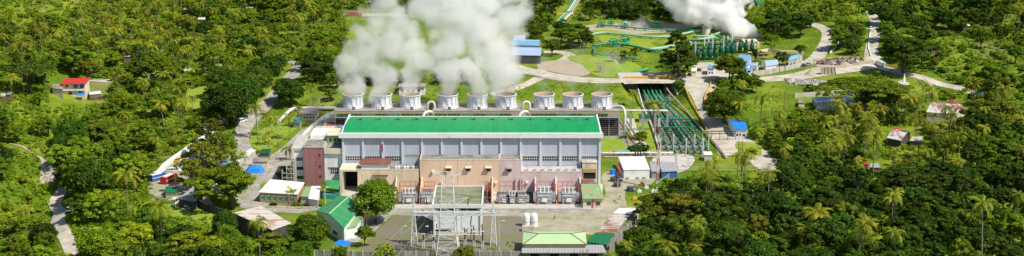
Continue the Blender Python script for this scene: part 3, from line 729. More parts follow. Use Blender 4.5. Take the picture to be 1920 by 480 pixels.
def transformer(px, label, kind=0, py=386, s=1.0):
    p = G(px, py); x, y = p.x, p.y+4
    o = thing('power_transformer', label, 'transformer', (x, y, 0), 'transformers along the annex wall')
    o.scale = (s*1.22, s*1.22, s*1.15)
    b = MB(); b.box(x-2.2, x+2.2, y-1.4, y+1.4, .4, 3.6, 'transformer_grey'); b.box(x-2.4, x+2.4, y-1.6, y+1.6, 0, .4, 'old_concrete'); b.box(x-2.3, x+2.3, y-1.5, y+1.5, 3.6, 3.8, 'transformer_grey'); b.build('tank', o)
    for sx in (-1, 1):
        f = MB()
        for k in range(7): yy = y-1.3+k*.42; f.box(x+sx*2.3, x+sx*3.3, yy, yy+.12, .8, 3.4, 'transformer_grey') if sx > 0 else f.box(x-3.3, x-2.3, yy, yy+.12, .8, 3.4, 'transformer_grey')
        f.build('radiator', o)
    c = MB(); c.tube([(x-2, y+.9, 4.9), (x+2, y+.9, 4.9)], .55, 'transformer_grey' if kind != 1 else 'steel_grey', 12)
    for sx in (-1.2, 1.2): c.box(x+sx-.1, x+sx+.1, y+.8, y+1.0, 3.8, 4.5, 'steel_grey')
    c.build('conservator', o)
    for k in (-1.2, 0, 1.2):
        q = MB(); pr = []
        for j in range(8): pr += [(.22, j*.22), (.12, j*.22+.12)]
        pr += [(.05, 1.8), (.05, 2.1)]; q.lathe((x+k, y-.6, 3.8), pr, 'insulator' if kind else 'white_paint', 8); q.build('bushing', o)
    t = MB(); t.box(x-.8, x+.8, y-2.0, y-1.5, 1.0, 2.2, 'white_paint'); t.tube([(x-1.8, y-1.7, .6), (x-1.8, y-1.7, 3), (x+1.5, y-1.7, 3)], .12, 'pipe_white', 6); t.build('control_box', o)
    return o
BF = YFt+.6
for (pa, pb) in ((741, 789), (789, 812), (906, 923), (930, 1004), (1004, 1043), (1043, 1089)):
    xa_, xb_ = at_x(pa, 0, YY(282))+.3, at_x(pb, 0, YY(282))-.3
    struct(drape('bay_floor', [(xa_, BF), (xb_, BF), (xb_, YA-.05), (xa_, YA-.05)], 'dark_concrete', .16))
def portal(px0, px1, label, py=384, zt=6.2, mat='steel_red'):
    a = G(px0, py); bb = G(px1, py); o = thing('steel_frame', label, 'steel frame', tuple(a), 'red steel frames round the transformers')
    y0, y1 = a.y, a.y+12
    for x in (a.x, bb.x):
        for y in (y0, y1): c = MB(); c.bar((x, y, 0), (x, y, zt if y == y1 else zt-3), .2, mat); c.build('column', o)
    c = MB()
    c.bar((a.x, y0, zt-3.2), (bb.x, y0, zt-3.2), .16, mat)
    for z in (2.4, 4.4, zt): c.bar((a.x, y1, z), (bb.x, y1, z), .2, mat)
    for x in (a.x, bb.x, (a.x+bb.x)/2): c.bar((x, y0, zt-3.2), (x, y1, zt), .15, mat)
    for j in range(5): xx = a.x+(bb.x-a.x)*j/4; c.bar((xx, y1, .2), (xx, y1, zt), .16, mat)
    c.build('beam', o)
transformer(766, 'large pale grey transformer in the bay beside the leafy tree', 0)
transformer(801, 'dark bushed transformer half hidden by the substation roof', 1)
transformer(945, 'small grey transformer, first from the orange wall', 1, s=.8)
transformer(960, 'white topped transformer in the middle of the red framed trio', 0, s=.8)
transformer(977, 'grey transformer with tall dark bushings beside the pink corner', 1, s=.8)
transformer(1021, 'big grey transformer in front of the pink annex with white pipework', 0, s=1.1)
transformer(1067, 'blue grey transformer with raised radiator bank beside the guard house', 0, s=1.05)
for a, b, l in ((746, 786, 'red steel frame round the transformer by the tree'), (793, 812, 'red steel frame behind the substation building'), (906, 921, 'narrow red steel frame between substation roof and blast wall'),
                (935, 985, 'wide red steel frame over three small transformers'), (1006, 1040, 'red steel frame over the big grey transformer'), (1047, 1085, 'red steel frame nearest the guard house')):
    portal(a, b, l)
p0, p1 = G(736, 392), G(1096, 392)
fence('yard_fence', 'thin grey mesh fence along the road before the transformers', None, 1.8, 'galvanised', 3.2, 3, world=[p0, p1], rw=.05, pw=.1)
struct(drape('kerb', [(p0.x, p0.y-1.1), (p1.x, p1.y-1.1), (p1.x, p1.y-.8), (p0.x, p0.y-.8)], 'pale_concrete', .22))
# guard house with green roof
x0, x1, y0, y1, z0, z1 = pxbox(1092, 1131, 391, 372, 352)
o = thing('guard_house', 'small yellow cream guard house under a faded green roof', 'building', (x0, y0, 0))
b = MB(); b.box(x0+.3, x1-.3, y0+.4, y1, -.1, z1-.1, 'cream_wall'); b.build('wall', o)
b = MB(); b.slab([(x0, y0-.3, z1), (x1+.6, y0-.3, z1), (x1-1, y0+14, z1+2.0), (x0, y0+14, z1+2.0)], .2, 'lean_green'); b.slab([(x0, y0+14.1, z1+2.2), (x1-2, y0+14.1, z1+2.2), (x1-3, y0+18, z1+2.8), (x0, y0+18, z1+2.8)], .15, 'rust_roof'); b.build('roof', o)
for k in (.22, .66):
    xx = x0+(x1-x0)*k; window(o, xx, xx+1.6, 1.3, 2.6, y0+.4, 'glass', 'ochre_wall', 2, 1)
b = MB(); b.box((x0+x1)/2-.25, (x0+x1)/2+.25, y0+.2, y0+.39, 0, z1-.2, 'dull_red_roof'); b.build('door', o)
# ------------------------------------------------------------------ substation building
x0, x1, y0, y1, z0, z1 = pxbox(810, 905, 442, 383, 347)
o = thing('substation_building', 'white flat roofed substation block with a mossy green roof', 'building', ((x0+x1)/2, y0, 0))
b = MB(); b.box(x0+.6, x1-.6, y0+.6, y1-.2, 1.6, z1-1.6, 'white_paint'); b.box(x0+.5, x1-.5, y0+.5, y1-.1, -.1, 1.6, 'cream_wall'); b.build('wall', o)
b = MB(); b.box(x0+.5, x1-.5, y0+.5, y1-.3, z1-1.6, z1-.5, 'mossy_roof'); b.box(x0, x1, y0, y0+.5, z1-1.5, z1, 'white_paint'); b.box(x0, x0+.5, y0+.5, y1, z1-1.5, z1-.1, 'white_paint'); b.box(x1-.5, x1, y0+.5, y1, z1-1.5, z1, 'white_paint'); b.box(x0+.5, x1-.5, y1-.3, y1, z1-1.5, z1-.2, 'white_paint'); b.build('roof', o)
for xx in (x0+.45, (x0+x1)/2-.3, x1-1.0): b = MB(); b.box(xx, xx+.6, y0+.15, y0+.59, 0, z1-1.5, 'white_paint'); b.build('pier', o)
for u0, u1 in ((.12, .44), (.56, .9)):
    b = MB(); xa = x0+(x1-x0)*u0; xb = x0+(x1-x0)*u1; b.box(xa, xb, y0+.5, y0+.59, z1-2.5, z1-1.9, 'dark_gap'); b.build('vent_slot', o)
    b = MB(); b.box(xa+.4, xb-.4, y0+.5, y0+.59, 2.6, z1-3.2, 'stack_white'); b.build('shutter_panel', o)
b = MB(); b.box(x0+1.2, x0+7, y0+.4, y0+.59, 1.7, 2.5, 'dark_gap'); b.build('window', o)
b = MB(); b.box(x1-6.8, x1-5.6, y0+.4, y0+.59, 0, 2.3, 'ochre_wall'); b.build('door', o)
# ------------------------------------------------------------------ lattice kit
def lattice(mb, a, b, w0, w1, mat='galvanised', t=.1, step=1.6, depth=None):
    """square lattice beam from a to b, widths w0..w1"""
    a = Vector(a); b = Vector(b); d = (b-a); L = d.length; d.normalize()
    up = Vector((0, 1, 0)) if abs(d.z) > .7 else Vector((0, 0, 1)); u = d.cross(up).normalized(); v = u.cross(d)
    n = max(2, round(L/step))
    def corner(i, k):
        f = i/n; w = (w0+(w1-w0)*f)/2; s = [(-1, -1), (1, -1), (1, 1), (-1, 1)][k % 4]
        return a+(b-a)*f + u*w*s[0] + v*w*s[1]
    for k in range(4):
        mb.bar(corner(0, k), corner(n, k), t*1.3, mat)
        for i in range(n):
            p, q = (k, k+1) if i % 2 else (k+1, k)
            mb.bar(corner(i, p), corner(i+1, q), t*.75, mat); mb.bar(corner(i, k), corner(i, k+1), t*.6, mat)
gl = G(776, 466); gr = G(925, 468); YG = YY(248.0)
xl = at_x(776, 6, YG); xr = at_x(925, 6, YG)
o = thing('line_gantry', 'grey lattice gantry with a long level beam above the substation yard', 'gantry', (xl, YG, 0))
for x in (xl, xr):
    b = MB(); lattice(b, (x, YG, 0), (x, YG, 12.6), 2.3, .9, t=.17); b.build('gantry_leg', o)
    b = MB(); lattice(b, (x, YG, 12.6), (x, YG, 17.5), .9, .12, t=.12); b.build('spire', o)
b = MB(); lattice(b, (xl-.4, YG, 12.2), (xr+.4, YG, 12.2), 1.1, 1.1, t=.22, step=1.5); b.build('beam', o)
def insulator_string(mb, a, b, r=.2):
    a = Vector(a); b = Vector(b); L = (b-a).length; n = int(L/.3)
    mb.tube([a.lerp(b, i/(2*n)) for i in range(2*n+1)], [r if i % 2 else r*.5 for i in range(2*n+1)], 'insulator', 7)
# ------------------------------------------------------------------ pylon
YP = YY(240.0); pxm = 839
zt = atY(pxm, 329, YP).z; xc = at_x(pxm, 20, YP)
o = thing('transmission_pylon', 'tall grey lattice pylon rising in front of the substation building', 'pylon', (xc, YP, 0))
b = MB(); lattice(b, (xc, YP, 0), (xc, YP, 12), 8.8, 5.4, t=.2, step=2.2); lattice(b, (xc, YP, 12), (xc, YP, zt-7), 5.4, 4.4, t=.17, step=2.0); lattice(b, (xc, YP, zt-7), (xc, YP, zt), 4.4, 3.8, t=.15, step=1.7); b.build('lattice_body', o)
arms = [(zt-8.2, 7.6, 0), (zt-15, 8.6, 0)]
for za, hw, k in arms:
    for s in (-1, 1):
        b = MB(); tip = Vector((xc+s*hw, YP, za+.6 if k else za))
        for yy in (-1, 1):
            r0 = Vector((xc+s*2.1, YP+yy*1.9, za)); r1 = Vector((xc+s*2.1, YP+yy*1.9, za-2.2))
            b.bar(r0, tip, .12, 'galvanised'); b.bar(r1, tip, .12, 'galvanised')
            for f in (.25, .5, .75): b.bar(r0.lerp(tip, f), r1.lerp(tip, f-.2), .09, 'galvanised'); b.bar(r0.lerp(tip, f), Vector((xc+s*2.1, YP-yy*1.9, za)).lerp(tip, f), .08, 'galvanised')
        b.build('cross_arm', o)
        if not k:
            b = MB(); insulator_string(b, tip, tip+Vector((-.4*s, -.6, -2.6)), .26); b.build('insulator', o)
cm = MB()     # flat ring crown
for s in range(12):
    a0, a1 = 2*PI*s/12, 2*PI*(s+1)/12
    cm.bar((xc+5.2*math.cos(a0), YP+3*math.sin(a0), zt+.7), (xc+5.2*math.cos(a1), YP+3*math.sin(a1), zt+.7), .13, 'galvanised'); cm.bar((xc+5.2*math.cos(a0), YP+3*math.sin(a0), zt+.7), (xc+1.8*math.cos(a0), YP+1.8*math.sin(a0), zt), .1, 'galvanised')
cm.build('crown_ring', o)
# wires
def wire(label, a, b, sag=2.0, r=.07, mat='steel_grey'):
    a = Vector(a); b = Vector(b); pts = [a.lerp(b, i/12) - Vector((0, 0, sag*4*(i/12)*(1-i/12))) for i in range(13)]
    w_ = MB(); w_.tube(pts, r, mat, 5); tag(w_.build('power_line', None, tuple(a)), label, 'cable', 'power lines of the substation')
wz = [zt-8.2, zt-15]
for i, (x, z) in enumerate(((xc-7.6, wz[0]-2.6), (xc-8.6, wz[1]-2.6), (xl+3, 12), (xc+7.6, wz[0]-2.6))):
    t = atY([560, 640, 600, 790][i], 560, YY(200))
    wire(['overhead line dropping from the upper left arm of the pylon', 'overhead line dropping from the lower left arm of the pylon', 'overhead line dropping from the left end of the gantry beam', 'overhead line passing from the upper right arm of the pylon'][i], (x, YP if i != 2 else YG, z), (t.x, t.y, t.z-5), 1.5, .05)
for i, k in enumerate((-6, 0, 6)): wire(['jumper wire from pylon to the left part of the gantry beam', 'jumper wire from pylon to the middle of the gantry beam', 'jumper wire from pylon to the right part of the gantry beam'][i], (xc+k, YP, zt-15 if k else zt-8), (xc+k*1.6, YG, 12.8), 1.2, .04)
wire('thin earth wire from gantry spire to the right', (xr, YG, 17.4), (xr+60, YY(300), 24.5), 2, .04)
# switchgear
def breaker(px, py, label, tall=1):
    p = G(px, py); o = thing('circuit_breaker', label, 'circuit breaker', tuple(p), 'circuit breakers in the substation yard')
    b = MB(); lattice(b, (p.x, p.y, 0), (p.x, p.y, 2.4), .9, .6, t=.12, step=.8); b.build('stand', o)
    b = MB(); b.box(p.x-.6, p.x+.6, p.y-.4, p.y+.4, 2.4, 2.9, 'transformer_grey'); b.build('mechanism_box', o)
    b = MB(); insulator_string(b, (p.x, p.y, 2.9), (p.x, p.y, 5.2*tall), .34); b.build('insulator', o)
    b = MB(); insulator_string(b, (p.x, p.y, 5.3*tall), (p.x-.3, p.y, 7.4*tall), .24); b.tube([(p.x-.5, p.y, 5.2*tall), (p.x+.5, p.y, 5.2*tall)], .25, 'white_paint', 8); b.build('interrupter', o)
for i, (px, py) in enumerate(((794, 464), (813, 466), (801, 452), (872, 463), (889, 464), (905, 466), (820, 452), (884, 451))):
    breaker(px, py, ['black and grey circuit breaker leftmost by the gantry leg', 'black circuit breaker before the left corner of the substation block', 'circuit breaker beside the shadowed side of the substation block', 'black circuit breaker right of the pylon', 'tall black circuit breaker in the middle of the right trio', 'tall black circuit breaker rightmost before the block corner', 'circuit breaker close under the block behind the pylon', 'circuit breaker close under the cream door of the block'][i], [1, .9, 1.1, 1, 1.15, 1.25, .9, .9][i])
bm_ = MB(); lf = G(800, 446)
for k in (0, 1): 
    bm_.tube([(lf.x+2, YG-4+k*3, 5.4), (at_x(905, 5, YG), YG-4+k*3, 5.4)], .1, 'galvanised', 6)
tag(bm_.build('busbar', None, (lf.x, YG, 5.4)), 'pair of thin level busbars over the circuit breakers', 'busbar')
def lamp(px, py, h, label, arm=1.6, mat='galvanised', dirx=1):
    p = G(px, py); o = thing('street_lamp', label, 'street lamp', tuple(p), 'lamp posts about the plant')
    b = MB(); b.tube([p, p+Vector((0, 0, h*.9)), p+Vector((0, 0, h))], [.14, .09, .08], mat, 6); b.build('pole', o)
    b = MB(); b.tube([p+Vector((0, 0, h)), p+Vector((arm*.5*dirx, 0, h+.4)), p+Vector((arm*dirx, 0, h+.45))], .06, mat, 5); b.build('arm', o)
    b = MB(); q = p+Vector((arm*dirx, 0, h+.4)); b.box(q.x-.45, q.x+.45, q.y-.18, q.y+.18, q.z-.1, q.z+.1, 'white_paint'); b.build('lamp_head', o)
for a in ((936, 470, 11, 'slim lamp post in the gravel yard right of the gantry'), (753, 470, 9, 'slim lamp post in the yard left of the gantry'), (1183, 470, 9, 'lamp post with pale lamp heads beside the rusty long shed'),
          (1112, 388, 7, 'lamp post at the corner of the guard house'), (484, 262, 9, 'curved white street lamp beside the gate palms', 3), (471, 258, 8, 'thin pole beside the gate road'), (610, 384, 7, 'white lamp post before the green awning', 1), (440, 232, 7, 'lamp post at the roadside by the parked white car'),
          (1316, 300, 13, 'slender grey pole among the green valves'), (1178, 332, 8, 'lamp post between the white box building and the drive'), (1158, 372, 8, 'lamp post at the turn of the dirt drive')): lamp(*a[:4], *(a[4:]))
# perimeter wall
pw = [G(590, 484), G(680, 486), G(760, 486), G(860, 486), G(978, 486)]
wall_line('perimeter_wall', 'grey panelled concrete wall along the front of the substation yard', None, 3.0, .25, 'wall_concrete', posts=3.4, postm='pale_concrete', world=pw)
# pale green hipped building
P = [atZ(982, 458, 5), atZ(1098, 458, 5), atZ(1095, 435, 5), atZ(984, 435, 5)]
c = sum(P, Vector())/4; o = thing('hip_roof_store', 'low store with a pale green hipped roof and brown ridges', 'building', (c.x, P[0].y, 0))
b = MB(); b.hexa([(p.x, p.y, 0) for p in P], [(p.x, p.y, 4.9) for p in P], 'cream_wall'); b.build('wall', o)
r0 = atZ(1010, 438, 6.6); r1 = atZ(1070, 438, 6.6)
P = [P[0]+Vector((-.5, -.5, 0)), P[1]+Vector((.5, -.5, 0)), P[2]+Vector((.5, .5, 0)), P[3]+Vector((-.5, .5, 0))]
b = MB(); b.add(P+[r0, r1], [(0, 1, 5, 4), (1, 2, 5), (2, 3, 4, 5), (3, 0, 4)], 'pale_green'); b.build('roof', o)
b = MB()
for a, d in ((P[0], r0), (P[1], r1), (r0, r1), (P[2], r1), (P[3], r0)): b.bar(a+Vector((0, 0, .05)), d+Vector((0, 0, .05)), .45, 'wood', .12)
b.bar(P[0], P[1], .3, 'wood', .5); b.build('ridge_cap', o)
b = MB(); b.slab([atZ(978, 474, 3.0), atZ(1138, 474, 3.0), atZ(1130, 459, 4.2), atZ(979, 459, 4.2)], .15, 'grey_sheet'); b.build('veranda_roof', o)
b = MB(); q0 = atZ(979, 473, 2.9); q1 = atZ(1136, 473, 2.9); b.box(q0.x+.3, q1.x-.3, q0.y+.4, q0.y+.7, 0, 2.85, 'wall_concrete'); b.build('front_wall', o)
for k in range(4): b = MB(); xx = q0.x+3+k*7; b.box(xx, xx+3, q0.y+.3, q0.y+.39, .9, 2.2, 'dark_gap'); b.build('window', o)
# long shed with rusty roof and its green end
shed('long_shed', 'long narrow shed with a striped rusty roof and grey block wall', 'shed', [(1119,436),(1152,437),(1183,401),(1149,400)], 4.6, 'rusty_sheet', 'wall_concrete', over=.2)
shed('shed_extension', 'white sheeted upper end of the long rusty shed', 'shed', [(1149,399.5),(1182,400.5),(1193,391),(1161,390)], 4.8, 'white_roof', 'wall_concrete', over=.2)
shed('green_shed', 'small shed with a dark green roof at the lower end of the rusty shed', 'shed', [(1100,453),(1138,459),(1151,438),(1116,436)], 4.4, 'dark_green_roof', 'wall_concrete', over=.2)
wall_line('side_wall', 'grey block wall beside the long rusty shed', [(1193, 424), (1160, 456), (1142, 482)], 4.2, .3, 'wall_concrete', posts=4)
# domed tanks
for px, l in ((987, 'white domed tank on the side of the hip roofed store facing the substation'), (1001, 'white domed tank nearer the dirt yard')):
    p = G(px, 424); o = thing('water_tank', l, 'tank', tuple(p), 'white domed tanks'); b = MB()
    b.lathe(p, [(1.45, 0), (1.45, 3.6), (1.38, 4.4), (1.1, 5.0), (.6, 5.3), (.05, 5.4)], 'white_paint', 20); b.build('shell', o, smooth=True); b = MB(); b.lathe(p, [(1.5, 1.9), (1.5, 2.1)], 'steel_grey', 20); b.lathe(p, [(.3, 5.2), (.3, 5.6), (.05, 5.6)], 'steel_grey', 10); b.build('hoop', o)
tag(MB().box(*(lambda p: (p.x-2.2, p.x+2.2, p.y-1, p.y+1, 0, 2.0))(G(990, 433)), 'pale_concrete').build('tank_plinth', None, tuple(G(990, 433))), 'pale concrete block in front of the domed tanks', 'plinth')
# white box building right of the hall and grey sheds
x0, x1, y0, y1, z0, z1 = pxbox(1170, 1218, 335, 318, 295)
P = [atZ(1170, 319, z1), atZ(1218, 318, z1), atZ(1208, 294.5, z1), atZ(1160, 295, z1)]
c = sum(P, Vector())/4; o = thing('white_box_building', 'white rendered building with a plain flat white roof by the drive', 'building', (c.x, P[0].y, 0))
b = MB(); b.hexa([(p.x, p.y, -.2) for p in P], P, 'white_paint'); b.build('wall', o)
b = MB(); b.slab([(p.x+(p.x-c.x)*.02, p.y+(p.y-c.y)*.02, p.z+.25) for p in P], .24, 'white_roof'); b.build('roof', o)
for k in (.1, .5, .75):
    a = P[0].lerp(P[1], k); b = MB(); b.box(a.x, a.x+1.0, a.y-.9, a.y-.1, .1, 1.0, 'steel_grey'); b.build('air_conditioner', o)
b = MB(); b.slab([P[3]+Vector((-1.6, -6, -1.4)), P[0]+Vector((-1.6, 1, -1.4)), P[0]+Vector((-.02, 1, -.9)), P[3]+Vector((-.02, -5, -.9))][::-1], .15, 'dull_red_roof'); b.build('awning', o)
shed('grey_lean_to', 'grey sheet roofed lean-to beside the red and white mast', 'shed', [(1222,321),(1236,321),(1234,302),(1218,303)], 3.4, 'grey_sheet', 'steel_grey')
shed('blue_fronted_shed', 'grey roofed shed with a blue front under the radio mast', 'shed', [(1240,322),(1271,320),(1266,306),(1236,305)], 3.2, 'grey_sheet', 'car_blue', slope=.5)
p = G(1233, 352); o = thing('radio_mast', 'slim red and white lattice radio mast by the white box building', 'mast', tuple(p))
zz = p.z; zt2 = atY(1233, 222, p.y).z; n = 9
for k in range(n):
    b = MB(); lattice(b, (p.x, p.y, zz+(zt2-zz)*k/n), (p.x, p.y, zz+(zt2-zz)*(k+1)/n), 1.1-.06*k, 1.04-.06*k, 'mast_red' if k % 2 else 'white_paint', t=.13, step=1.1); b.build('mast_section', o)
# scrap, drums, tanks in the drive area
def drum(px, py, r, h, mat, label, lying=False, name='drum', cat='drum', group=None):
    p = G(px, py); b = MB()
    if lying: b.tube([p+Vector((-h/2, 0, r)), p+Vector((h/2, 0, r))], r, mat, 14)
    else: b.lathe(p, [(r, 0), (r, h*.5), (r*1.05, h*.52), (r, h*.54), (r, h), (.01, h)], mat, 14)
    tag(b.build(name, None, tuple(p)), label, cat, group)
drum(1148, 327, 1.2, 2.2, 'blue_bright', 'blue drum beside the corner block', name='blue_drum')
for px, py, l in ((1160, 340, 'dark rolled tyre stack nearest the hall corner'), (1151, 340, 'dark tyre stack just behind the first one'), (1182, 358, 'brown round bin at the foot of the drive grass'), (1157, 350, 'low dark tyre stack on the drive edge')):
    drum(px, py, 1.6, 1.8, 'steel_dark', l, name='tyre_stack', cat='tyre stack', group='dark stacks on the dirt drive')
for px, py, m_, l in ((1190, 375, 'steel_yellow', 'yellow machine part standing in the grass'), (1199, 362, 'white_paint', 'white crate in the scrap patch'), (1206, 372, 'steel_grey', 'grey crate in the scrap patch'), (1212, 355, 'white_paint', 'white crate nearest the mast foot'), (1192, 352, 'old_concrete', 'stone coloured block in the scrap patch'), (1225, 362, 'white_paint', 'white bin right of the scrap patch'), (1204, 348, 'rust_roof', 'rusty crate at the drive edge')):
    p = G(px, py); b = MB(); b.box(p.x-.9, p.x+.9, p.y-.6, p.y+.6, 0, 1.1, m_); b.box(p.x-.5, p.x+.2, p.y-.4, p.y+.3, 1.1, 1.7, m_); b.box(p.x-1.0, p.x+1.0, p.y-.7, p.y+.7, 0, .2, 'steel_dark'); tag(b.build('scrap_crate', None, tuple(p)), l, 'crate', 'scrap by the drive')
# level pipes right of the hall
for (pa, pb, r, mt, l) in (((1122, 292, 1.2), (1212, 292, 1.2), .55, 'pipe_white', 'thick white level pipe above the white box building'), ((1124, 297, .8), (1230, 297, .8), .3, 'pipe_pink', 'thin pinkish pipe along the drive grass'), ((1206, 293, 1.6), (1262, 293, 1.6), .5, 'pipe_white', 'white level pipe behind the grey sheds'), ((1150, 292, 1.9), (1180, 291, 1.9), .4, 'blue_roof', 'short blue pipe beside the white level pipe')):
    a = G(pa[0], pa[1]); b = G(pb[0], pb[1]); bigpipe('level_pipe', l, [(a.x, a.y, pa[2]), (b.x, b.y, pb[2])], r, mt, None, supports=6)
a = G(1163, 206); b = G(1254, 206)
bigpipe('level_pipe', 'long white pipe crossing level from the cooling towers over the green pipes', [(atY(1160,198,T0+352).x, T0+352, 10), (atY(1252,198,T0+352).x, T0+352, 10)], .5, 'pipe_white', None, supports=4)
for k, (x_, l) in enumerate(((1190, 'reddish thin pipe edging the service path on the hall side'), (1203, 'reddish thin pipe beside the service path turn'))):
    a = G(x_-30, 225); b = G(x_+13, 290); bigpipe('edge_pipe', l, [(a.x, a.y, .6), (b.x, b.y, .6)], .22, 'pipe_pink', 'reddish pipes by the service path', supports=5)
for px in (1191, 1196, 1201):
    p = G(px, 300); b = MB(); b.tube([p, p+Vector((0, 0, 4))], .35, 'steel_dark', 8); b.tube([p+Vector((0, 0, 4)), p+Vector((.5, 0, 4.6))], .3, 'steel_dark', 8); tag(b.build('exhaust_pipe', None, tuple(p)), 'dark exhaust pipe above the white box building, %s' % {1191: 'nearest the hall', 1196: 'middle one of three', 1201: 'farthest from the hall'}[px], 'pipe', 'three dark exhaust pipes')
tb = G(1138, 285)
fence('pen_fence', 'yellow and red railing round the valve pit beside the hall', [(1124, 288), (1186, 289), (1172, 250)], 1.5, 'steel_yellow', 3, 2)
# bushes bed frame
# ------------------------------------------------------------------ pipe cutting
YPt = YY(396.0)
xa, xb = atY(1196, 165, YPt).x, atY(1243, 165, YPt).x
o = thing('road_bridge', 'concrete road bridge with dark opening where the green pipes pass', 'bridge', ((xa+xb)/2, YPt, 0))
b = MB(); b.box(xa-11, xb+6, YPt-.3, YPt+17, 5.2, 6.45, 'pale_concrete'); b.build('deck', o)
for u, v in ((xa-9, xa), (xb, xb+5)): b = MB(); b.box(u, v, YPt-1.2, YPt+24, -.5, 5.2, 'old_concrete'); b.build('abutment', o)
b = MB(); b.box(xa, xb, YPt+18, YPt+18.5, -.5, 5.1, 'dark_gap'); b.build('back_wall', o)
for u, v, w_ in ((xa-9, -12, 1), (xb+5, 4, -1)):
    b = MB(); b.hexa([(u, YPt-1.2, -.5), (u+.5*w_, YPt-1.2, -.5), (u+.5*w_+v*.3, YPt-18, -.5), (u+v*.3, YPt-18, -.5)], [(u, YPt-1.2, 6), (u+.5*w_, YPt-1.2, 6), (u+.5*w_+v*.3, YPt-18, 2), (u+v*.3, YPt-18, 2)], 'pale_concrete'); b.build('wing_wall', o)
def barrier(label, pp, f=h0, world=None):
    return fence('road_barrier', label, pp, 1.0, 'steel_yellow', 2.6, 2, 'yellow road barriers', 'barrier', f, .32, world=world, pw=.35)
barrier('yellow barrier along the near edge of the bridge', None, world=[Vector((xa-8, YPt+.2, 6.5)), Vector((xb+5, YPt+.2, 6.5))])
barrier('yellow barrier along the far edge of the bridge road', [(1172, 147), (1215, 146), (1250, 145), (1285, 141)])
barrier('yellow barrier below the casuarina tree at the junction', [(1240, 143), (1262, 143), (1290, 138)])
barrier('yellow barrier down the left edge of the sloping road', [(1284, 166), (1292, 185), (1304, 208), (1316, 228), (1326, 248)])
barrier('yellow barrier curving down the tree side of the sloping road', [(1336, 148), (1331, 165), (1322, 182), (1320, 196), (1332, 214), (1341, 228)])
# green pipes in the cutting
names = ['outermost green pipe in the cutting on the tower side', 'second green pipe in the cutting from the tower side', 'third green pipe in the cutting', 'fourth green pipe in the cutting', 'green pipe in the cutting nearest the road bank']
for i in range(5):
    u = .16+.165*i; r = .5 if i != 2 else .68
    x0 = xa+(xb-xa)*u; e = G(1247+i*18, 268)
    bigpipe('steam_pipe', names[i], [(x0, YPt+8, 2.2), (x0, YPt, 2.2), (x0+.3, YY(380), 2.1), (x0+(e.x-x0)*.6, YY(356), 2.0), (e.x, e.y+2, 2.0)], r, 'pipe_green', 'green pipes in the cutting', supports=7)
for i in (0, 2):
    u = .10+.19*i; x0 = xa+(xb-xa)*u; e = G(1244+i*20, 272)
    bigpipe('thin_pipe', ['thin dark green pipe low in the cutting, on the tower side', 'thin dark green pipe between the first large pipes', 'thin dark green pipe in the middle of the cutting', 'thin dark green pipe beside the road bank'][i], [(x0, YPt+8, 1.1), (x0, YPt, 1.1), (x0+(e.x-x0)*.5, YY(362), 1.0), (e.x, e.y, 1.0)], .28, 'pipe_green_dark', 'thin green pipes in the cutting', supports=4)
bigpipe('side_pipe', 'pinkish white pipe running down beside the road bank', [(xb+.8, YPt-1, 3.4), (xb+1.6, YY(385), 3.2)]+[tuple(G(p, q)+Vector((0, 0, 1.0))) for p, q in ((1285, 210), (1315, 245), (1345, 278), (1362, 300))], .45, 'pipe_pink', None, supports=9)
bigpipe('side_pipe', 'white pipe running down the tower side of the cutting', [(xa-.6, YPt-2, 3), (xa-.9, YY(380), 2.4)]+[tuple(G(p, q)+Vector((0, 0, 1.0))) for p, q in ((1206, 205), (1222, 240), (1236, 285))], .4, 'pipe_white', None, supports=7)
# cross racks over the pipes
for py, l in ((206, 'green steel cross rack over the pipes near the bridge'), (240, 'green steel cross rack halfway down the pipes'), (256, 'green steel cross rack above the valves')):
    a = G(1215+(py-200)*.35, py); bq = G(1262+(py-200)*.75, py); o = thing('pipe_rack', l, 'pipe rack', tuple(a), 'green pipe racks')
    n = 4
    for k in range(n+1): p = a.lerp(bq, k/n); c = MB(); c.bar((p.x, p.y, -.2), (p.x, p.y, 4.6), .3, 'pipe_green_dark'); c.build('post', o)
    c = MB(); c.bar((a.x, a.y, 4.6), (bq.x, bq.y, 4.6), .4, 'teal'); c.bar((a.x, a.y+1, 4.0), (bq.x, bq.y+1, 4.0), .3, 'pipe_green_dark'); c.build('beam', o)
# valves
k = 0
for i in range(7):
    for j, py in enumerate((272, 281, 289)):
        px = 1246+i*12.5+j*3; p = G(px, py); blue = (j == 2)
        lb = ['dark green valve', 'green bodied valve', 'blue grey valve'][j]+' in the '+['far', 'middle', 'near'][j]+' row, '+['first', 'second', 'third', 'fourth', 'fifth', 'sixth', 'seventh'][i]+' from the mast side'
        o = thing('pipe_valve', lb, 'valve', tuple(p), 'valves at the foot of the green pipes')
        b = MB(); b.tube([p+Vector((0, -1, 1.2)), p+Vector((0, 1.2, 1.2))], .55, 'pipe_green_dark', 8); b.tube([p+Vector((0, .2, 0)), p+Vector((0, .2, 2.4))], .4, 'pipe_green', 8); b.build('valve_body', o)
        b = MB(); b.tube([p+Vector((0, .2, 2.4)), p+Vector((0, .2, 3.6))], .16, 'galvanised', 6); b.lathe(p+Vector((0, .2, 3.4)), [(.7, 0), (.75, .12), (.05, .2)], 'blue_roof' if blue else 'pipe_green_dark', 10); b.build('hand_wheel', o)
b = MB(); a = G(1244, 264); c = G(1386, 276)
for zz in (3.4, 4.6): b.bar((a.x, a.y, zz), (c.x, a.y, zz), .35, 'pipe_green_dark')
for q in range(10): xx = a.x+(c.x-a.x)*q/9; b.bar((xx, a.y, 0), (xx, a.y, 4.6), .2, 'pipe_green_dark')
tag(b.build('valve_platform', None, tuple(a)), 'long dark green platform frame above the valves', 'platform')
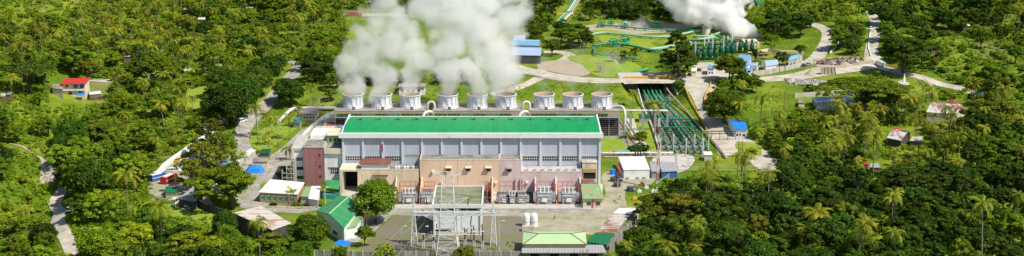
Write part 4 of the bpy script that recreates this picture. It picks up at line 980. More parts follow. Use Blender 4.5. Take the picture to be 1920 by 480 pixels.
for i, px in enumerate((1238, 1262, 1286, 1302, 1318, 1328)):
    p = G(px, 294 - (i % 2)*8); b = MB(); b.tube([p, p+Vector((0, 0, 7.5))], .22, 'pipe_white', 7); b.tube([p+Vector((0, 0, 7.5)), p+Vector((0, 0, 8.6))], .34, 'galvanised', 7)
    tag(b.build('vent_stack', None, tuple(p)), 'slim pale vent stack, %s from the mast' % ['first', 'second', 'third', 'fourth', 'fifth', 'last'][i], 'vent', 'slim vent stacks among the valves')
shed('kiosk', 'tiny white roofed kiosk at the edge of the green valves', 'kiosk', [(1320,290),(1336,290),(1334,284),(1319,284)], 3, 'white_paint', 'pale_concrete', over=.3)
shed('teal_kiosk', 'teal roofed low shelter beside the palm in the pipe corridor', 'shelter', [(1198,220),(1220,220),(1218,214),(1197,214)], 2.8, 'pipe_green_dark', 'steel_grey', over=.3)
# fences right
fence('post_fence', 'pale fence of thin posts across the grass below the valves', [(1272, 322), (1330, 322), (1390, 322), (1450, 321)], 2.2, 'pale_concrete', 3.4, 2, rw=.12, pw=.25)
fence('chain_fence', 'grey chain link fence descending beside the grey sheds', [(1270, 290), (1272, 322), (1240, 345), (1225, 372)], 2.0, 'galvanised', 3, 2)
fence('gate_fence', 'white barred fence at the bottom end of the sloping road', [(1428, 326), (1440, 320), (1456, 308)], 2.0, 'galvanised', 1.4, 3, rw=.12)
# ------------------------------------------------------------------ left buildings of the plant
x0, x1, y0, y1, z0, z1 = pxbox(569, 607, 348, 277, 271)
y1 = y0+12
o = thing('maroon_tower', 'weathered dark red four storey stair tower', 'tower', (x0, y0, 0))
b = MB(); b.box(x0, x1, y0, y1, -.2, z1, 'maroon_wall'); b.build('wall', o)
b = MB(); b.box(x0-.15, x1+.15, y0-.15, y1+.1, z1, z1+.5, 'pale_concrete'); b.box(x0+.3, x1-.3, y0+.3, y1-.3, z1+.5, z1+.56, 'old_concrete'); b.build('roof', o)
for zz in (3.4, 7.8, 12.6): window(o, x1-2.3, x1-1.4, zz, zz+1.1, y0, 'glass', 'maroon_wall', 1, 1)
tx0, tx1, ty0 = x0, x1, y0
# grey block behind/left of the tower
X0, X1, Y0, Y1, Z0, Z1 = pxbox(545, 606, 345, 262, 240)
o = thing('grey_office_block', 'grey white office block behind the dark red tower', 'building', (X0, y0+3, 0))
b = MB(); b.box(X0+.5, tx0-.03, y0+3, y0+25, -.2, z1-1.8, 'stack_white'); b.box(tx0-.02, tx1+.02, y1+.02, y0+40, -.2, z1-1.3, 'stack_white'); b.build('wall', o)
b = MB(); b.box(X0, tx0-.01, y0+2.5, y0+25.3, z1-1.8, z1-.9, 'pale_concrete'); b.box(tx0-.05, tx1+.3, y1+.05, y0+40.3, z1-1.3, z1-.5, 'pale_concrete'); b.box(tx0+.5, tx1-1, y1+6, y1+18, z1-.5, z1+.9, 'white_roof'); b.build('roof', o)
b = MB(); b.box(X0+.3, X0+1.1, y0+2.2, y0+2.98, 0, z1-1.9, 'cream_wall'); b.build('pier', o)
for zz in (2, 6, 10): b = MB(); b.box(X0+2, tx0-.8, y0+2.9, y0+2.98, zz, zz+1.4, 'glass'); b.build('window', o)
# scaffold left of the tower
sx0 = X0-3.6; o = thing('scaffold', 'grey tube scaffold beside the office block', 'scaffold', (sx0, y0, 0))
for i in range(4):
    for j in range(2):
        xx = sx0+i*1.9; yy = y0-1+j*2.2; c = MB(); c.bar((xx, yy, 0), (xx, yy, 13-2*(3-i)), .14, 'galvanised'); c.build('pole', o)
c = MB()
for z in np.arange(1.8, 12, 1.9):
    i0 = 0 if z < 7 else (1 if z < 9 else 2)
    for j in range(2): c.bar((sx0+i0*1.9, y0-1+j*2.2, z), (sx0+5.7, y0-1+j*2.2, z), .1, 'galvanised')
    pk = MB(); pk.box(sx0+i0*1.9, sx0+5.7, y0-.9, y0+1.1, z-.02, z+.04, 'wood'); pk.build('plank', o)
for k in range(5): c.bar((sx0+(k % 2)*1.9+1.9, y0-1, k*2), (sx0+((k+1) % 2)*1.9+1.9, y0-1, k*2+2), .09, 'galvanised')
c.build('ledger', o)
# pinkish concrete wing with green top terrace right of tower
x0, x1, y0, y1, z0, z1 = pxbox(607.5, 640, 348, 288, 276)
zt3 = atY(620, 268, y0+3).z
o = thing('terrace_block', 'pale block with balcony strip and a yellow green terrace room', 'building', (x0, y0, 0))
b = MB(); b.box(x0+.05, x1, y0+.6, y0+23, -.2, z1, 'stack_white'); b.build('wall', o)
b = MB(); b.box(x0+.05, x1+.3, y0-.3, y0+23.3, z1, z1+2.2, 'cream_wall'); b.box(x0+.4, x1-.1, y0+.1, y0+23, z1+2.2, z1+2.25, 'old_concrete'); b.build('balcony', o)
b = MB(); b.box(x0+.4, x1-.6, y0+9, y0+21, z1+2.26, z1+5.4, 'lean_green'); b.box(x0+.2, x1-.2, y0+8.7, y0+21.3, z1+5.4, z1+5.7, 'cream_wall'); b.build('terrace_room', o)
for k in range(3): window(o, x0+1.2+k*1.8, x0+2.4+k*1.8, z1+3.0, z1+4.6, y0+9, 'glass', 'lean_green', 1, 1)
window(o, x0+2.4, x0+5.8, 5.0, 7.4, y0+.6, 'glass', 'white_paint', 4, 2, .14)
b = MB(); b.box(x0+1.8, x0+6.5, y0+.2, y0+.59, 7.8, 8.0, 'ochre_wall'); b.build('sunshade', o)
b = MB(); b.box(x1-.1, x1+1.1, y0+.4, y0+24, -.2, z1+1.8, 'cream_wall'); b.build('end_pier', o)
# awnings
a = [atZ(604, 352, 4.2), atZ(635, 355, 4.2), atZ(638, 338, 5.4), atZ(608, 337, 5.4)]
o = thing('green_awning', 'bright green sloping awning at the foot of the pale block', 'awning', tuple(a[0]))
b = MB(); b.slab(a, .12, 'roof_green'); b.build('canopy', o)
for p in a[:2]: b = MB(); b.bar((p.x+.2, p.y+.1, 0), (p.x+.2, p.y+.1, p.z-.1), .18, 'teal'); b.build('post', o)
b = MB(); q = a[1]; b.box(a[0].x+1, q.x-.5, a[0].y+2, a[0].y+2.2, 0, 1.7, 'teal'); b.build('counter', o)
tag(MB().box(*(lambda p: (p.x-2.6, p.x+2.6, p.y-1.5, p.y+1.5, 0, 2.0))(G(618, 372)), 'teal').build('teal_bin', None, tuple(G(618, 372))), 'low teal enclosure below the green awning', 'enclosure')
shed('pink_lean_to', 'pale pink roofed lean-to between the white roof and the dark red tower', 'shed', [(578,372),(596,375),(601,349),(584,349)], 3.8, 'white_roof', 'pink_wall')
shed('teal_lean_to', 'faded green lean-to roof beside the white roofed office', 'shed', [(563,368),(579,369),(588,350),(573,350)], 3.6, 'lean_green', 'cream_wall')
# white roofed ochre office
o, P, Q, zb = shed('site_office', 'ochre site office under a broad white roof with teal windows', 'building', [(485,360),(558,364),(571,342),(507,336)], 4.4, 'white_roof', 'ochre_wall')
for k in range(6):
    a = Q[0].lerp(Q[1], .06+k*.155); c = Q[0].lerp(Q[1], .06+k*.155+.09); b = MB(); b.hexa([(a.x, a.y-.08, 1.2), (c.x, c.y-.08, 1.2), (c.x, c.y+.1, 1.2), (a.x, a.y+.1, 1.2)], [(a.x, a.y-.08, 2.9), (c.x, c.y-.08, 2.9), (c.x, c.y+.1, 2.9), (a.x, a.y+.1, 2.9)], 'teal_glass'); w_ = b.build('window', o)
    b = MB(); b.box((a.x+c.x)/2-.06, (a.x+c.x)/2+.06, a.y-.16, a.y-.09, 1.1, 3.0, 'white_paint'); b.box(a.x-.05, c.x+.05, a.y-.155, a.y-.095, 2.9, 3.05, 'white_paint'); b.box(a.x-.05, c.x+.05, a.y-.155, a.y-.095, 1.05, 1.2, 'white_paint'); b.build('frame', w_)
fence('office_kerb', 'low cream wall before the flower bed of the site office', [(480, 389), (540, 391), (592, 391)], .7, 'cream_wall', 3, 2, cat='wall', rw=.3, pw=.3)
# green gable house
gable('green_gable_house', 'white house with a bright green gabled roof and pale ridge', 'house', [(591,395),(645,428),(675,389),(636,367)], 6, 2.2, 'roof_green', 'white_paint', 'depth', cap='pale_green', wins=[('f', .25, .4, 1.4, 2.8), ('f', .6, .75, 1.4, 2.8), ('r', .2, .35, .2, 2.6)])
shed('green_side_roof', 'paler green lean-to roof on the side of the gabled house', 'shed', [(650,428),(668,424),(684,401),(673,394)], 4.4, 'lean_green', 'white_paint')
a = [atZ(625, 458, 3), atZ(654, 461, 3), atZ(656, 452, 3.6), atZ(636, 449, 3.6)]
o = thing('blue_canopy', 'small bright blue canopy in front of the green gabled house', 'canopy', tuple(a[0]))
b = MB(); b.slab(a, .1, 'blue_bright'); b.build('tarpaulin', o)
for p in a: b = MB(); b.bar((p.x, p.y, 0), (p.x, p.y, p.z-.1), .1, 'galvanised'); b.build('pole', o)
# rusty warehouse lower left with dark wall
o, P, Q, zb = shed('rusty_warehouse', 'long warehouse with a rust striped roof and dark stained wall', 'warehouse', [(437,399),(510,431),(546,418),(490,386)], 6.5, 'rusty_sheet_x', 'dark_concrete', slope=.0)
# blue tarp, beige hut
p = G(479, 321); b = MB(); nx, ny = 14, 8; L, W = 8.2, 7.0; vs = []
for j in range(ny+1):
    for i in range(nx+1):
        u, v = i/nx*2-1, j/ny*2-1; hh = 2.6*max(0, 1-abs(u)**4)*max(0, 1-abs(v)**4) + .35*mnoise.noise(Vector((i*.7, j*.7, 3)))
        vs.append((p.x+u*L/2, p.y+v*W/2, p.z+max(0.05, hh)))
b.add(vs, [(j*(nx+1)+i, j*(nx+1)+i+1, (j+1)*(nx+1)+i+1, (j+1)*(nx+1)+i) for j in range(ny) for i in range(nx)], 'blue_bright')
tag(b.build('tarpaulin_heap', None, tuple(p)), 'rumpled bright blue tarpaulin over a heap beside the road', 'tarpaulin')
shed('beige_hut', 'small beige flat roofed hut behind the blue tarpaulin', 'hut', [(473,303),(502,303),(505,295),(476,294)], 4.2, 'old_concrete', 'beige_wall')
X0, X1, Y0, Y1, Z0, Z1 = pxbox(560, 592, 226, 215, 206)
o = thing('cream_hut', 'cream flat roofed guard building by the white pipe', 'building', (X0, Y0, Z0)); b = MB(); b.box(X0, X1, Y0, Y0+12, Z0-.4, Z1, 'cream_wall'); b.build('wall', o)
b = MB(); b.box(X0-.4, X1+.4, Y0-.4, Y0+12.4, Z1, Z1+.35, 'deck'); b.build('roof', o)
for k in range(5): window(o, X0+.8+k*1.5, X0+1.8+k*1.5, Z0+1.0, Z0+2.0, Y0, 'glass', 'white_paint', 1, 1)
shed('teal_roof_hut', 'small hut with a pale teal roof by the gate palms', 'hut', [(549,229),(563,230),(566,220),(553,219)], 3, 'teal', 'pale_concrete')
shed('dark_teal_shelter', 'dark green roofed shelter beside the gate', 'shelter', [(487,288),(505,288),(508,279),(491,279)], 3.2, 'pipe_green_dark', 'wood')
shed('white_gate_roof', 'long pale roof edge along the gate road', 'shelter', [(438,300),(448,303),(480,281),(470,278)], 3, 'white_sheet', 'pale_concrete')
wall_line('white_wall', 'white wall beside the inner road of the compound', [(626, 214), (606, 222), (576, 248), (548, 279)], 1.6, .4, 'white_paint', world=None)
bigpipe('white_conduit', 'long white covered conduit from the cooling towers to the gate lawn', [tuple(G(p, q)+Vector((0, 0, 1.4))) for p, q in ((630, 208), (580, 208), (548, 210), (530, 226), (520, 236))], .9, 'pipe_white', None, 'conduit', 8, supports=6)
# left louvre building next to towers
X0, X1, Y0, Y1, Z0, Z1 = pxbox(603, 641, 268, 245, 237)
o = thing('service_block', 'low cream service block with a red edged roof beside the hall', 'building', (X0, Y0, 0)); b = MB(); b.box(X0, X1, Y0, Y0+14, -.2, Z1, 'cream_wall'); b.build('wall', o); b = MB(); b.box(X0-.2, X1+.2, Y0-.2, Y0+14.2, Z1, Z1+.4, 'lean_green'); b.box(X0+1, X1-1, Y0+7, Y0+14.1, Z1+.4, Z1+.7, 'dull_red_roof'); b.build('roof', o)
for px, py, l in ((598, 262, 'blue water tank beside the service block'), (638, 240, 'blue water tank behind the terrace block')):
    p = atZ(px, py, 9); q = MB(); q.box(p.x-1.2, p.x+1.2, p.y-1, p.y+1, 0, 8, 'pale_concrete'); q.lathe((p.x, p.y, 8), [(1.2, 0), (1.2, 1.4), (.5, 1.9), (.01, 1.9)], 'blue_bright', 14); tag(q.build('water_tank', None, (p.x, p.y, 0)), l, 'tank', 'blue water tanks')
# canal slab on left
a = [G(380, 248), G(424, 230), G(420, 222), G(378, 240)]
b = MB(); b.slab([v+Vector((0, 0, 2.2)) for v in a], 2.8, 'steel_grey'); tag(b.build('concrete_ramp', None, tuple(a[0])), 'grey concrete ramp below the hill field', 'ramp')
wall_line('long_white_wall', 'long white wall descending to the car yard', [(400, 253), (372, 268), (352, 283), (330, 298), (308, 315), (298, 328)], 1.8, 1.7, 'white_paint')
# workshop roofs near car yard
shed('workshop_roof', 'long grey patched workshop roof beside the parked van', 'shed', [(334,372),(366,377),(384,350),(362,350)], 4, 'grey_sheet', 'dark_concrete')
shed('small_workshop', 'rust patched workshop roof between the trees', 'shed', [(360,350),(384,352),(393,332),(374,334)], 4, 'patched_sheet', 'dark_concrete')
shed('white_workshop', 'white sheet workshop roof by the vehicle yard', 'shed', [(395,349),(412,349),(420,338),(402,338)], 3.6, 'white_sheet', 'pale_concrete')
shed('pale_workshop', 'pale sheet roof at the tree edge above the vehicle yard', 'shed', [(371,340),(388,342),(394,333),(378,331)], 5, 'white_sheet', 'dark_concrete')
o, P, Q, zb = shed('blue_lean_to', 'blue sheet roof edge by the gate road', 'shelter', [(404,310),(420,314),(428,303),(416,300)], 3, 'blue_sheet', 'pale_concrete')
wall_line('yard_wall', 'dark stained wall from the workshop to the rusty warehouse', [(364, 384), (390, 398), (420, 408), (440, 418)], 3.2, .4, 'dark_concrete')
X0, X1, Y0, Y1, Z0, Z1 = pxbox(308, 333, 366, 358, 350)
gable('green_roof_hut', 'little cream hut with a bright green roof in the car yard', 'hut', [(309,360),(332,361),(331,350),(312,349)], 3.2, 1.0, 'dark_green_roof', 'cream_wall', 'width')
# ------------------------------------------------------------------ vehicles
def vehicle(px, py, ang, label, kind='car', paint='car_white', cat='car', name='parked_car', s=1.0, z=None, group='parked vehicles'):
    p = G(px, py); dims = {'car': (4.5, 1.8, .75, 1.45), 'van': (5.2, 1.9, 1.0, 2.2), 'suv': (4.9, 1.9, .95, 1.85), 'truck': (8.0, 2.5, 1.3, 2.9), 'pickup': (5.2, 1.9, .95, 1.75)}[kind]
    L, W, hb, ht = dims; o = thing(name, label, cat, tuple(p), group); o['_o'] = [0, 0, 0]
    b = MB(); z0 = .35
    if kind in ('car', 'suv'):
        pr = [(-L/2, z0), (-L/2, hb*.95), (-L/2+.15, hb), (-L*.22, hb+.03), (L*.22, hb+.05), (L/2-.1, hb-.05), (L/2, hb*.8), (L/2, z0)]
        cb = [(-L*.46 if kind == 'suv' else -L*.38, hb), (-L*.40 if kind == 'suv' else -L*.26, ht), (L*.08, ht), (L*.24, hb+.03)]
    elif kind == 'van':
        pr = [(-L/2, z0), (-L/2, hb), (L/2-.5, hb), (L/2, hb*.9), (L/2, z0)]; cb = [(-L/2+.03, hb), (-L/2+.15, ht), (L*.22, ht), (L*.4, hb)]
    elif kind == 'pickup':
        pr = [(-L/2, z0), (-L/2, hb), (L/2-.1, hb-.03), (L/2, hb*.8), (L/2, z0)]; cb = [(-L*.1, hb), (-L*.07, ht), (L*.16, ht), (L*.28, hb)]
    else:
        pr = [(-L/2, .6), (-L/2, hb), (L/2, hb), (L/2, .6)]; cb = [(L*.27, hb), (L*.28, ht-.3), (L*.44, ht-.3), (L*.49, hb)]
    def ext(prof, w, mat, mb):
        n = len(prof); mb.add([(x, -w, z_) for x, z_ in prof]+[(x, w, z_) for x, z_ in prof], [tuple(range(n)), tuple(range(2*n-1, n-1, -1))]+[(i, n+i, n+(i+1) % n, (i+1) % n) for i in range(n)], mat)
    ext(pr, W/2, paint, b); b.build('body', o)
    c = MB(); ext(cb, W/2-.12, 'glass', c); 
    c.build('window', o)
    r = MB(); xr0, xr1 = cb[1][0], cb[2][0]; r.box(xr0-.03, xr1+.03, -W/2+.1, W/2-.1, ht-(.08 if kind != 'truck' else .35), ht+.03-(.27 if kind == 'truck' else 0), paint)
    for x in (xr0+.05, xr1-.1, (xr0+xr1)/2): r.box(x-.06, x+.06, -W/2+.09, -W/2+.13, hb, ht-.05, paint); r.box(x-.06, x+.06, W/2-.13, W/2-.09, hb, ht-.05, paint)
    r.build('roof', o)
    if kind == 'truck':
        t = MB(); t.box(-L/2, L*.24, -W/2, W/2, hb, ht, paint); t.box(-L/2+.2, L*.2, -W/2-.03, W/2+.03, hb+.3, hb+.55, 'white_paint'); t.box(-L/2+.4, L*.18, -W*.35, W*.35, ht, ht+.25, 'galvanised'); t.build('cargo_box', o)
    if kind == 'pickup':
        t = MB(); t.box(-L/2+.1, -L*.12, -W/2+.12, W/2-.12, hb-.02, hb+.02, 'steel_dark'); t.build('cargo_bed', o)
    for sx in (-.31, .33):
        for sy in (-1, 1):
            w_ = MB(); rr = .36 if kind != 'truck' else .5
            w_.tube([(L*sx, sy*(W/2-.2), rr), (L*sx, sy*(W/2+.02), rr)], rr, 'tyre', 12); w_.tube([(L*sx, sy*(W/2+.02), rr), (L*sx, sy*(W/2+.04), rr)], rr*.6, 'rim', 10); w_.build('wheel', o)
    for sy in (-1, 1): h_ = MB(); h_.box(L/2-.05, L/2+.03, sy*W*.36-.15, sy*W*.36+.15, hb*.68, hb*.85, 'white_paint'); h_.build('headlight', o)
    o.rotation_euler.z = R(ang); o.scale = (s, s, s); return o
vehicle(318, 342, 68, 'red fire truck with white stripe parked in the dirt yard', 'truck', 'car_red', 'fire truck', 'fire_truck', 1.15)
vehicle(297, 338, 50, 'blue truck at the end of the white wall', 'truck', 'car_blue', 'truck', 'cargo_truck', 1.0)
vehicle(299, 330, 60, 'white and blue truck beside the fire truck', 'truck', 'car_white', 'truck', 'cargo_truck', .8)
vehicle(319, 321, 10, 'white saloon car parked behind the fire truck', 'car')
vehicle(329, 322, 5, 'white estate car beside the saloon behind the fire truck', 'suv')
vehicle(346, 307, 8, 'white car parked uphill of the others by the long wall', 'suv')
vehicle(327, 383, 75, 'white van parked against the grey workshop roof', 'van', cat='van', name='parked_van', s=1.15)
vehicle(299, 378, 80, 'silver van alone in the dirt yard below the fire truck', 'van', 'transformer_grey', 'van', 'parked_van')
vehicle(351, 392, 60, 'white car in the motorbike row beneath the workshop wall', 'car')
vehicle(424, 335, 60, 'white car seen through the trees by the workshops', 'suv')
vehicle(434, 329, 40, 'silver car seen through the trees by the gate road', 'car', 'transformer_grey')
vehicle(454, 229, 60, 'white car parked on the verge of the left road', 'suv', s=1.1)
vehicle(333, 303, 0, 'orange loader at the tree line above the car yard', 'pickup', 'car_yellow', 'loader', 'yard_loader')
vehicle(1650, 124, 100, 'red and white truck standing at the road junction', 'truck', 'car_white', 'truck', 'cargo_truck')
vehicle(1632, 55, 10, 'white pickup at the top of the right hand road', 'pickup', 'car_white', 'pickup', 'pickup_truck')
vehicle(1311, 133, 95, 'dark car parked beside the guard yard', 'car', 'steel_dark')
vehicle(1074, 86, 5, 'white car parked under the trees by the blue roofed sheds', 'car')
vehicle(1276, 154, 0, 'dark pickup crossing the bridge road', 'pickup', 'steel_dark', 'pickup', 'pickup_truck')
vehicle(1505, 125, 10, 'dark covered pickup below the boundary wall', 'pickup', 'steel_dark', 'pickup', 'pickup_truck')
vehicle(1515, 123, 10, 'white pickup below the boundary wall', 'pickup', 'transformer_grey', 'pickup', 'pickup_truck')
vehicle(136, 396, 60, 'pale van half hidden by trees on the valley road', 'van', 'car_white', 'van', 'parked_van')
vehicle(132, 402, 60, 'teal tricycle cab behind the pale van in the valley', 'car', 'teal', 'tricycle', 'tricycle_cab', .7)
# motorbikes
def motorbike(px, py, ang, label):
    p = G(px, py); o = thing('motorbike', label, 'motorbike', tuple(p), 'motorbikes parked in a row'); o['_o'] = [0, 0, 0]
    for x in (-.65, .65): b = MB(); b.tube([(x, -.05, .32), (x, .05, .32)], .32, 'tyre', 12); b.build('wheel', o)
    b = MB(); b.bar((-.6, 0, .5), (.35, 0, .75), .25, random.choice(['car_red', 'steel_dark', 'car_white'])); b.bar((.35, 0, .8), (.65, 0, .35), .1, 'steel_grey'); b.build('frame', o)
    b = MB(); b.box(-.6, .05, -.14, .14, .72, .85, 'steel_dark'); b.build('seat', o)
    b = MB(); b.bar((.35, -.35, 1.0), (.35, .35, 1.0), .06, 'steel_dark'); b.build('handlebar', o); o.rotation_euler.z = R(ang); o.scale = (1.3,)*3
for i, px in enumerate((342, 347, 352, 357, 361)): motorbike(px, 388+i*2.0, 70+i*3, 'parked motorbike, %s of the row from the white van' % ['first', 'second', 'third', 'fourth', 'last'][i])
# people (small at this distance, still whole bodies)
def person(px, py, label, top='hivis', legs='navy', facing=0, z=None):
    p = G(px, py); o = thing('person', label, 'person', tuple(p)); o['_o'] = [0, 0, 0]
    me = bpy.data.meshes.new('body'); V = [(0, 0, .95), (0, 0, 1.2), (0, 0, 1.42), (0, 0, 1.55), (0, 0, 1.66), (.1, 0, .9), (.12, .08, .5), (.12, 0, .08), (.12, .1, .03), (-.1, 0, .9), (-.12, -.06, .5), (-.13, -.1, .08), (-.13, .02, .03), (.2, 0, 1.4), (.27, .02, 1.12), (.27, .16, .9), (-.2, 0, 1.4), (-.27, 0, 1.12), (-.26, .12, .9)]
    E = [(0, 1), (1, 2), (2, 3), (3, 4), (0, 5), (5, 6), (6, 7), (7, 8), (0, 9), (9, 10), (10, 11), (11, 12), (2, 13), (13, 14), (14, 15), (2, 16), (16, 17), (17, 18)]
    me.from_pydata([(a, -b, c) for a, b, c in V], E, []); ob = bpy.data.objects.new('body', me); COL.objects.link(ob); ob.parent = o
    md = ob.modifiers.new('skin', 'SKIN'); rad = [.15, .14, .15, .06, .105, .09, .065, .045, .04, .09, .065, .045, .04, .06, .045, .035, .06, .045, .035]
    for v, r in zip(me.skin_vertices[0].data, rad): v.radius = (r, r*.8)
    me.skin_vertices[0].data[0].use_root = True
    ob.modifiers.new('sub', 'SUBSURF').levels = 1; me.materials.append(M['skin'])
    b = MB(); b.lathe((0, 0, .88), [(.17, 0), (.18, .25), (.19, .5), (.12, .58)], top, 10)
    for s in (-1, 1): b.tube([(s*.2, 0, 1.42), (s*.28, 0, 1.12)], .07, top, 7)
    b.build('shirt', o); b = MB()
    for s, f in ((1, -.08), (-1, .06)): b.tube([(s*.1, 0, .95), (s*.12, f, .5), (s*.125, 0 if s > 0 else .1, .1)], [.12, .09, .07], legs, 8)
    b.build('trousers', o); b = MB(); b.lathe((0, 0, 1.7), [(.125, 0), (.12, .06), (.07, .11), (.01, .12)], 'white_paint' if top != 'car_red' else 'steel_dark', 10); b.build('cap', o)
    o.rotation_euler.z = R(facing); return o
person(793, 397, 'worker in a bright green vest on the road before the substation block')
person(1040, 411, 'person in red standing in the dirt yard', 'car_red', 'navy', 40)
person(541, 384, 'person in red beside the flower bed of the site office', 'car_red', 'navy', -30)
person(671, 374, 'worker in blue at the garage mouth by the leafy tree', 'car_blue', 'navy', 60)
person(1189, 360, 'worker in a white shirt in the grass beside the dirt drive', 'white_paint', 'navy', 10)
# ------------------------------------------------------------------ upper middle: gathering system
for cp, m_, l in (([(958, 103), (1014, 104), (1016, 89), (960, 88)], 'pale_blue_roof', 'long open shed with a pale blue roof and white ridge edge beside the steam'), ([(960, 84), (1012, 86), (1012, 74), (962, 74)], 'blue_roof', 'long building with a turquoise blue roof behind the pale blue shed'), ([(962, 74), (985, 74), (984, 67), (964, 67)], 'pale_blue_roof', 'small grey blue roof at the steam edge, farthest of the three')):
    gable('blue_roof_shed', l, 'shed', cp, 5, 1.2, m_, 'steel_dark' if m_ != 'blue_roof' else 'stack_white', 'width', cap='white_paint', group='blue roofed sheds by the steam')
# lawns' pipe runs
def run(label, pts, r, mat, h=1.6, sup=8, name='gathering_pipe', grp='green gathering pipes on the terraces'):
    bigpipe(name, label, [tuple(G(p, q)+Vector((0, 0, h))) for p, q in pts], r, mat, grp, supports=sup)
run('pale green pipe along the foot of the upper lawn terrace', [(1098, 72), (1128, 66), (1160, 68), (1200, 72), (1232, 74), (1260, 72), (1300, 64)], .7, 'pipe_pale_green')
run('green pipe stepping down from the terrace to the lower rack', [(1142, 82), (1170, 78), (1180, 76), (1178, 84), (1160, 88)], .6, 'pipe_green')
run('long dark green pipe along the lower rack', [(1112, 90), (1150, 86), (1190, 92), (1216, 98), (1240, 99)], .7, 'pipe_green')
run('broad pale green pipe rising from the rack towards the plume', [(1216, 98), (1240, 95), (1275, 88), (1310, 80), (1340, 74)], .9, 'pipe_pale_green')
run('thin green pipe along the terrace road', [(1115, 92), (1116, 106), (1150, 108), (1200, 116)], .4, 'pipe_green')
run('short thick green pipe at the casuarina above the bridge', [(1180, 144), (1192, 139), (1215, 134)], .95, 'pipe_green', 1.4, 2)
run('green pipe at the far edge of the terraces', [(1120, 51), (1155, 53), (1190, 57), (1240, 60), (1300, 60)], .45, 'pipe_green')
run('second green pipe at the far edge of the terraces', [(1250, 63), (1290, 59), (1330, 55), (1365, 52)], .6, 'pipe_green_dark')
run('green pipe curling below the small steam stack', [(1290, 62), (1320, 66), (1345, 72), (1370, 80)], .6, 'pipe_green')
run('green pipe doubling back below the small steam stack', [(1300, 72), (1330, 72), (1352, 65), (1372, 60)], .6, 'pipe_pale_green')
run('green pipe bundle before the separators', [(1296, 92), (1320, 92), (1350, 90), (1385, 84)], .7, 'pipe_green_dark', 2.6)
run('green header pipe left of the separators', [(1270, 100), (1300, 101), (1322, 101)], .6, 'pipe_green_dark', 2.4)
run('uppermost header pipe left of the separators', [(1290, 84), (1320, 83), (1350, 82)], .6, 'pipe_green_dark', 2.6)
for i in range(4): run('parallel green pipe %s descending the far slope' % ['on the tree side', 'second from the trees', 'third from the trees', 'on the open side'][i], [(1062+i*4, 40-12), (1050+i*4, 38), (1042+i*4.5, 50)], .5, ['pipe_pale_green', 'pipe_green', 'pipe_pink', 'pipe_white'][i], 1.6, 3, grp='parallel pipes down the far slope')
for i in range(4): run('parallel pipe above the yellow beam, %s' % ['on the tree side', 'second from the trees', 'third from the trees', 'on the open side'][i], [(1060+i*4, 26), (1070+i*4, 12), (1080+i*4, -4)], .5, ['pipe_green', 'pipe_white', 'pipe_pale_green', 'pipe_pink'][i], 1.6, 3, grp='parallel pipes above the yellow beam')
barrier('yellow beam across the far pipe bundle', [(1042, 29), (1074, 25)], hgt)
for i in range(3): run('green pipe on the far hill left of the plume top, %s' % ['left', 'middle', 'right'][i], [(1410+i*3, -2), (1421+i*3, 12)], .5, 'pipe_green', 1.4, 2, grp='pipes on the far hill by the plume')
# masts & wellheads
for i, (px, py) in enumerate(((1128, 52), (1146, 50), (1172, 54), (1232, 54), (1126, 136), (1170, 84), (1150, 88))):
    p = G(px, py); o = thing('wellhead', ['green wellhead frame on the upper pad, nearest the trees', 'green wellhead beside the first on the upper pad', 'dark wellhead before the gravel heap', 'dark green wellhead right of the gravel heap', 'grey wellhead on the round lawn', 'green manifold on the lower rack', 'small green manifold on the lower rack'][i], 'wellhead', tuple(p), 'wellheads on the terraces')
    mt = 'pipe_green' if i != 4 else 'steel_grey'
    b = MB(); b.lathe(p, [(.8, 0), (.8, 1.2), (.45, 1.3), (.45, 3.2), (.7, 3.3), (.7, 3.7), (.1, 3.8)], mt, 10); b.tube([p+Vector((-2.4, 0, 2)), p+Vector((2.4, 0, 2))], .35, mt, 8); b.build('valve_tree', o)
    b = MB()
    for sx in (-1.8, 1.8):
        for sy in (-1, 1): b.bar(p+Vector((sx, sy, 0)), p+Vector((sx, sy, 5)), .25, mt)
    for z_ in (3, 5): b.bar(p+Vector((-1.8, -1, z_)), p+Vector((1.8, -1, z_)), .25, mt); b.bar(p+Vector((-1.8, 1, z_)), p+Vector((1.8, 1, z_)), .25, mt)
    b.build('frame', o)
def heap(px, py, r, h, mat, label, name='gravel_heap', cat='gravel heap'):
    p = G(px, py); b = MB(); n = 26; vs = []; rings = 7
    for j in range(rings):
        t = j/rings
        for k in range(n):
            a = 2*PI*k/n; q = r*(1-t)*(1+.16*mnoise.noise(Vector((math.cos(a)*2, math.sin(a)*2, px))))
            vs.append((p.x+q*math.cos(a), p.y+q*.8*math.sin(a), p.z-.2+h*t**1.1+.1*mnoise.noise(Vector((a*3, t*5, px)))))
    vs.append((p.x, p.y, p.z+h*.98)); fs = [(j*n+k, j*n+(k+1) % n, (j+1)*n+(k+1) % n, (j+1)*n+k) for j in range(rings-1) for k in range(n)]+[((rings-1)*n+k, (rings-1)*n+(k+1) % n, len(vs)-1) for k in range(n)]
    b.add(vs, fs, mat); tag(b.build(name, None, tuple(p), True), label, cat)
heap(1204, 48, 10, 6.5, 'rubble', 'large pointed heap of grey gravel on the upper pad')
heap(1172, 47, 7, 3.2, 'rubble', 'lower grey gravel heap beside the large one')
heap(1150, 47, 5, 2, 'sand', 'flat pale heap on the upper pad')
heap(1238, 48, 6, 3.5, 'rubble', 'dark gravel heap right of the large one')
heap(1518+2, 140, 4, 3.6, 'dirt', 'brown conical heap beside the right hand road'); heap(1585, 122, 5, 2.2, 'sand', 'low sandy heap by the umbrella tree')
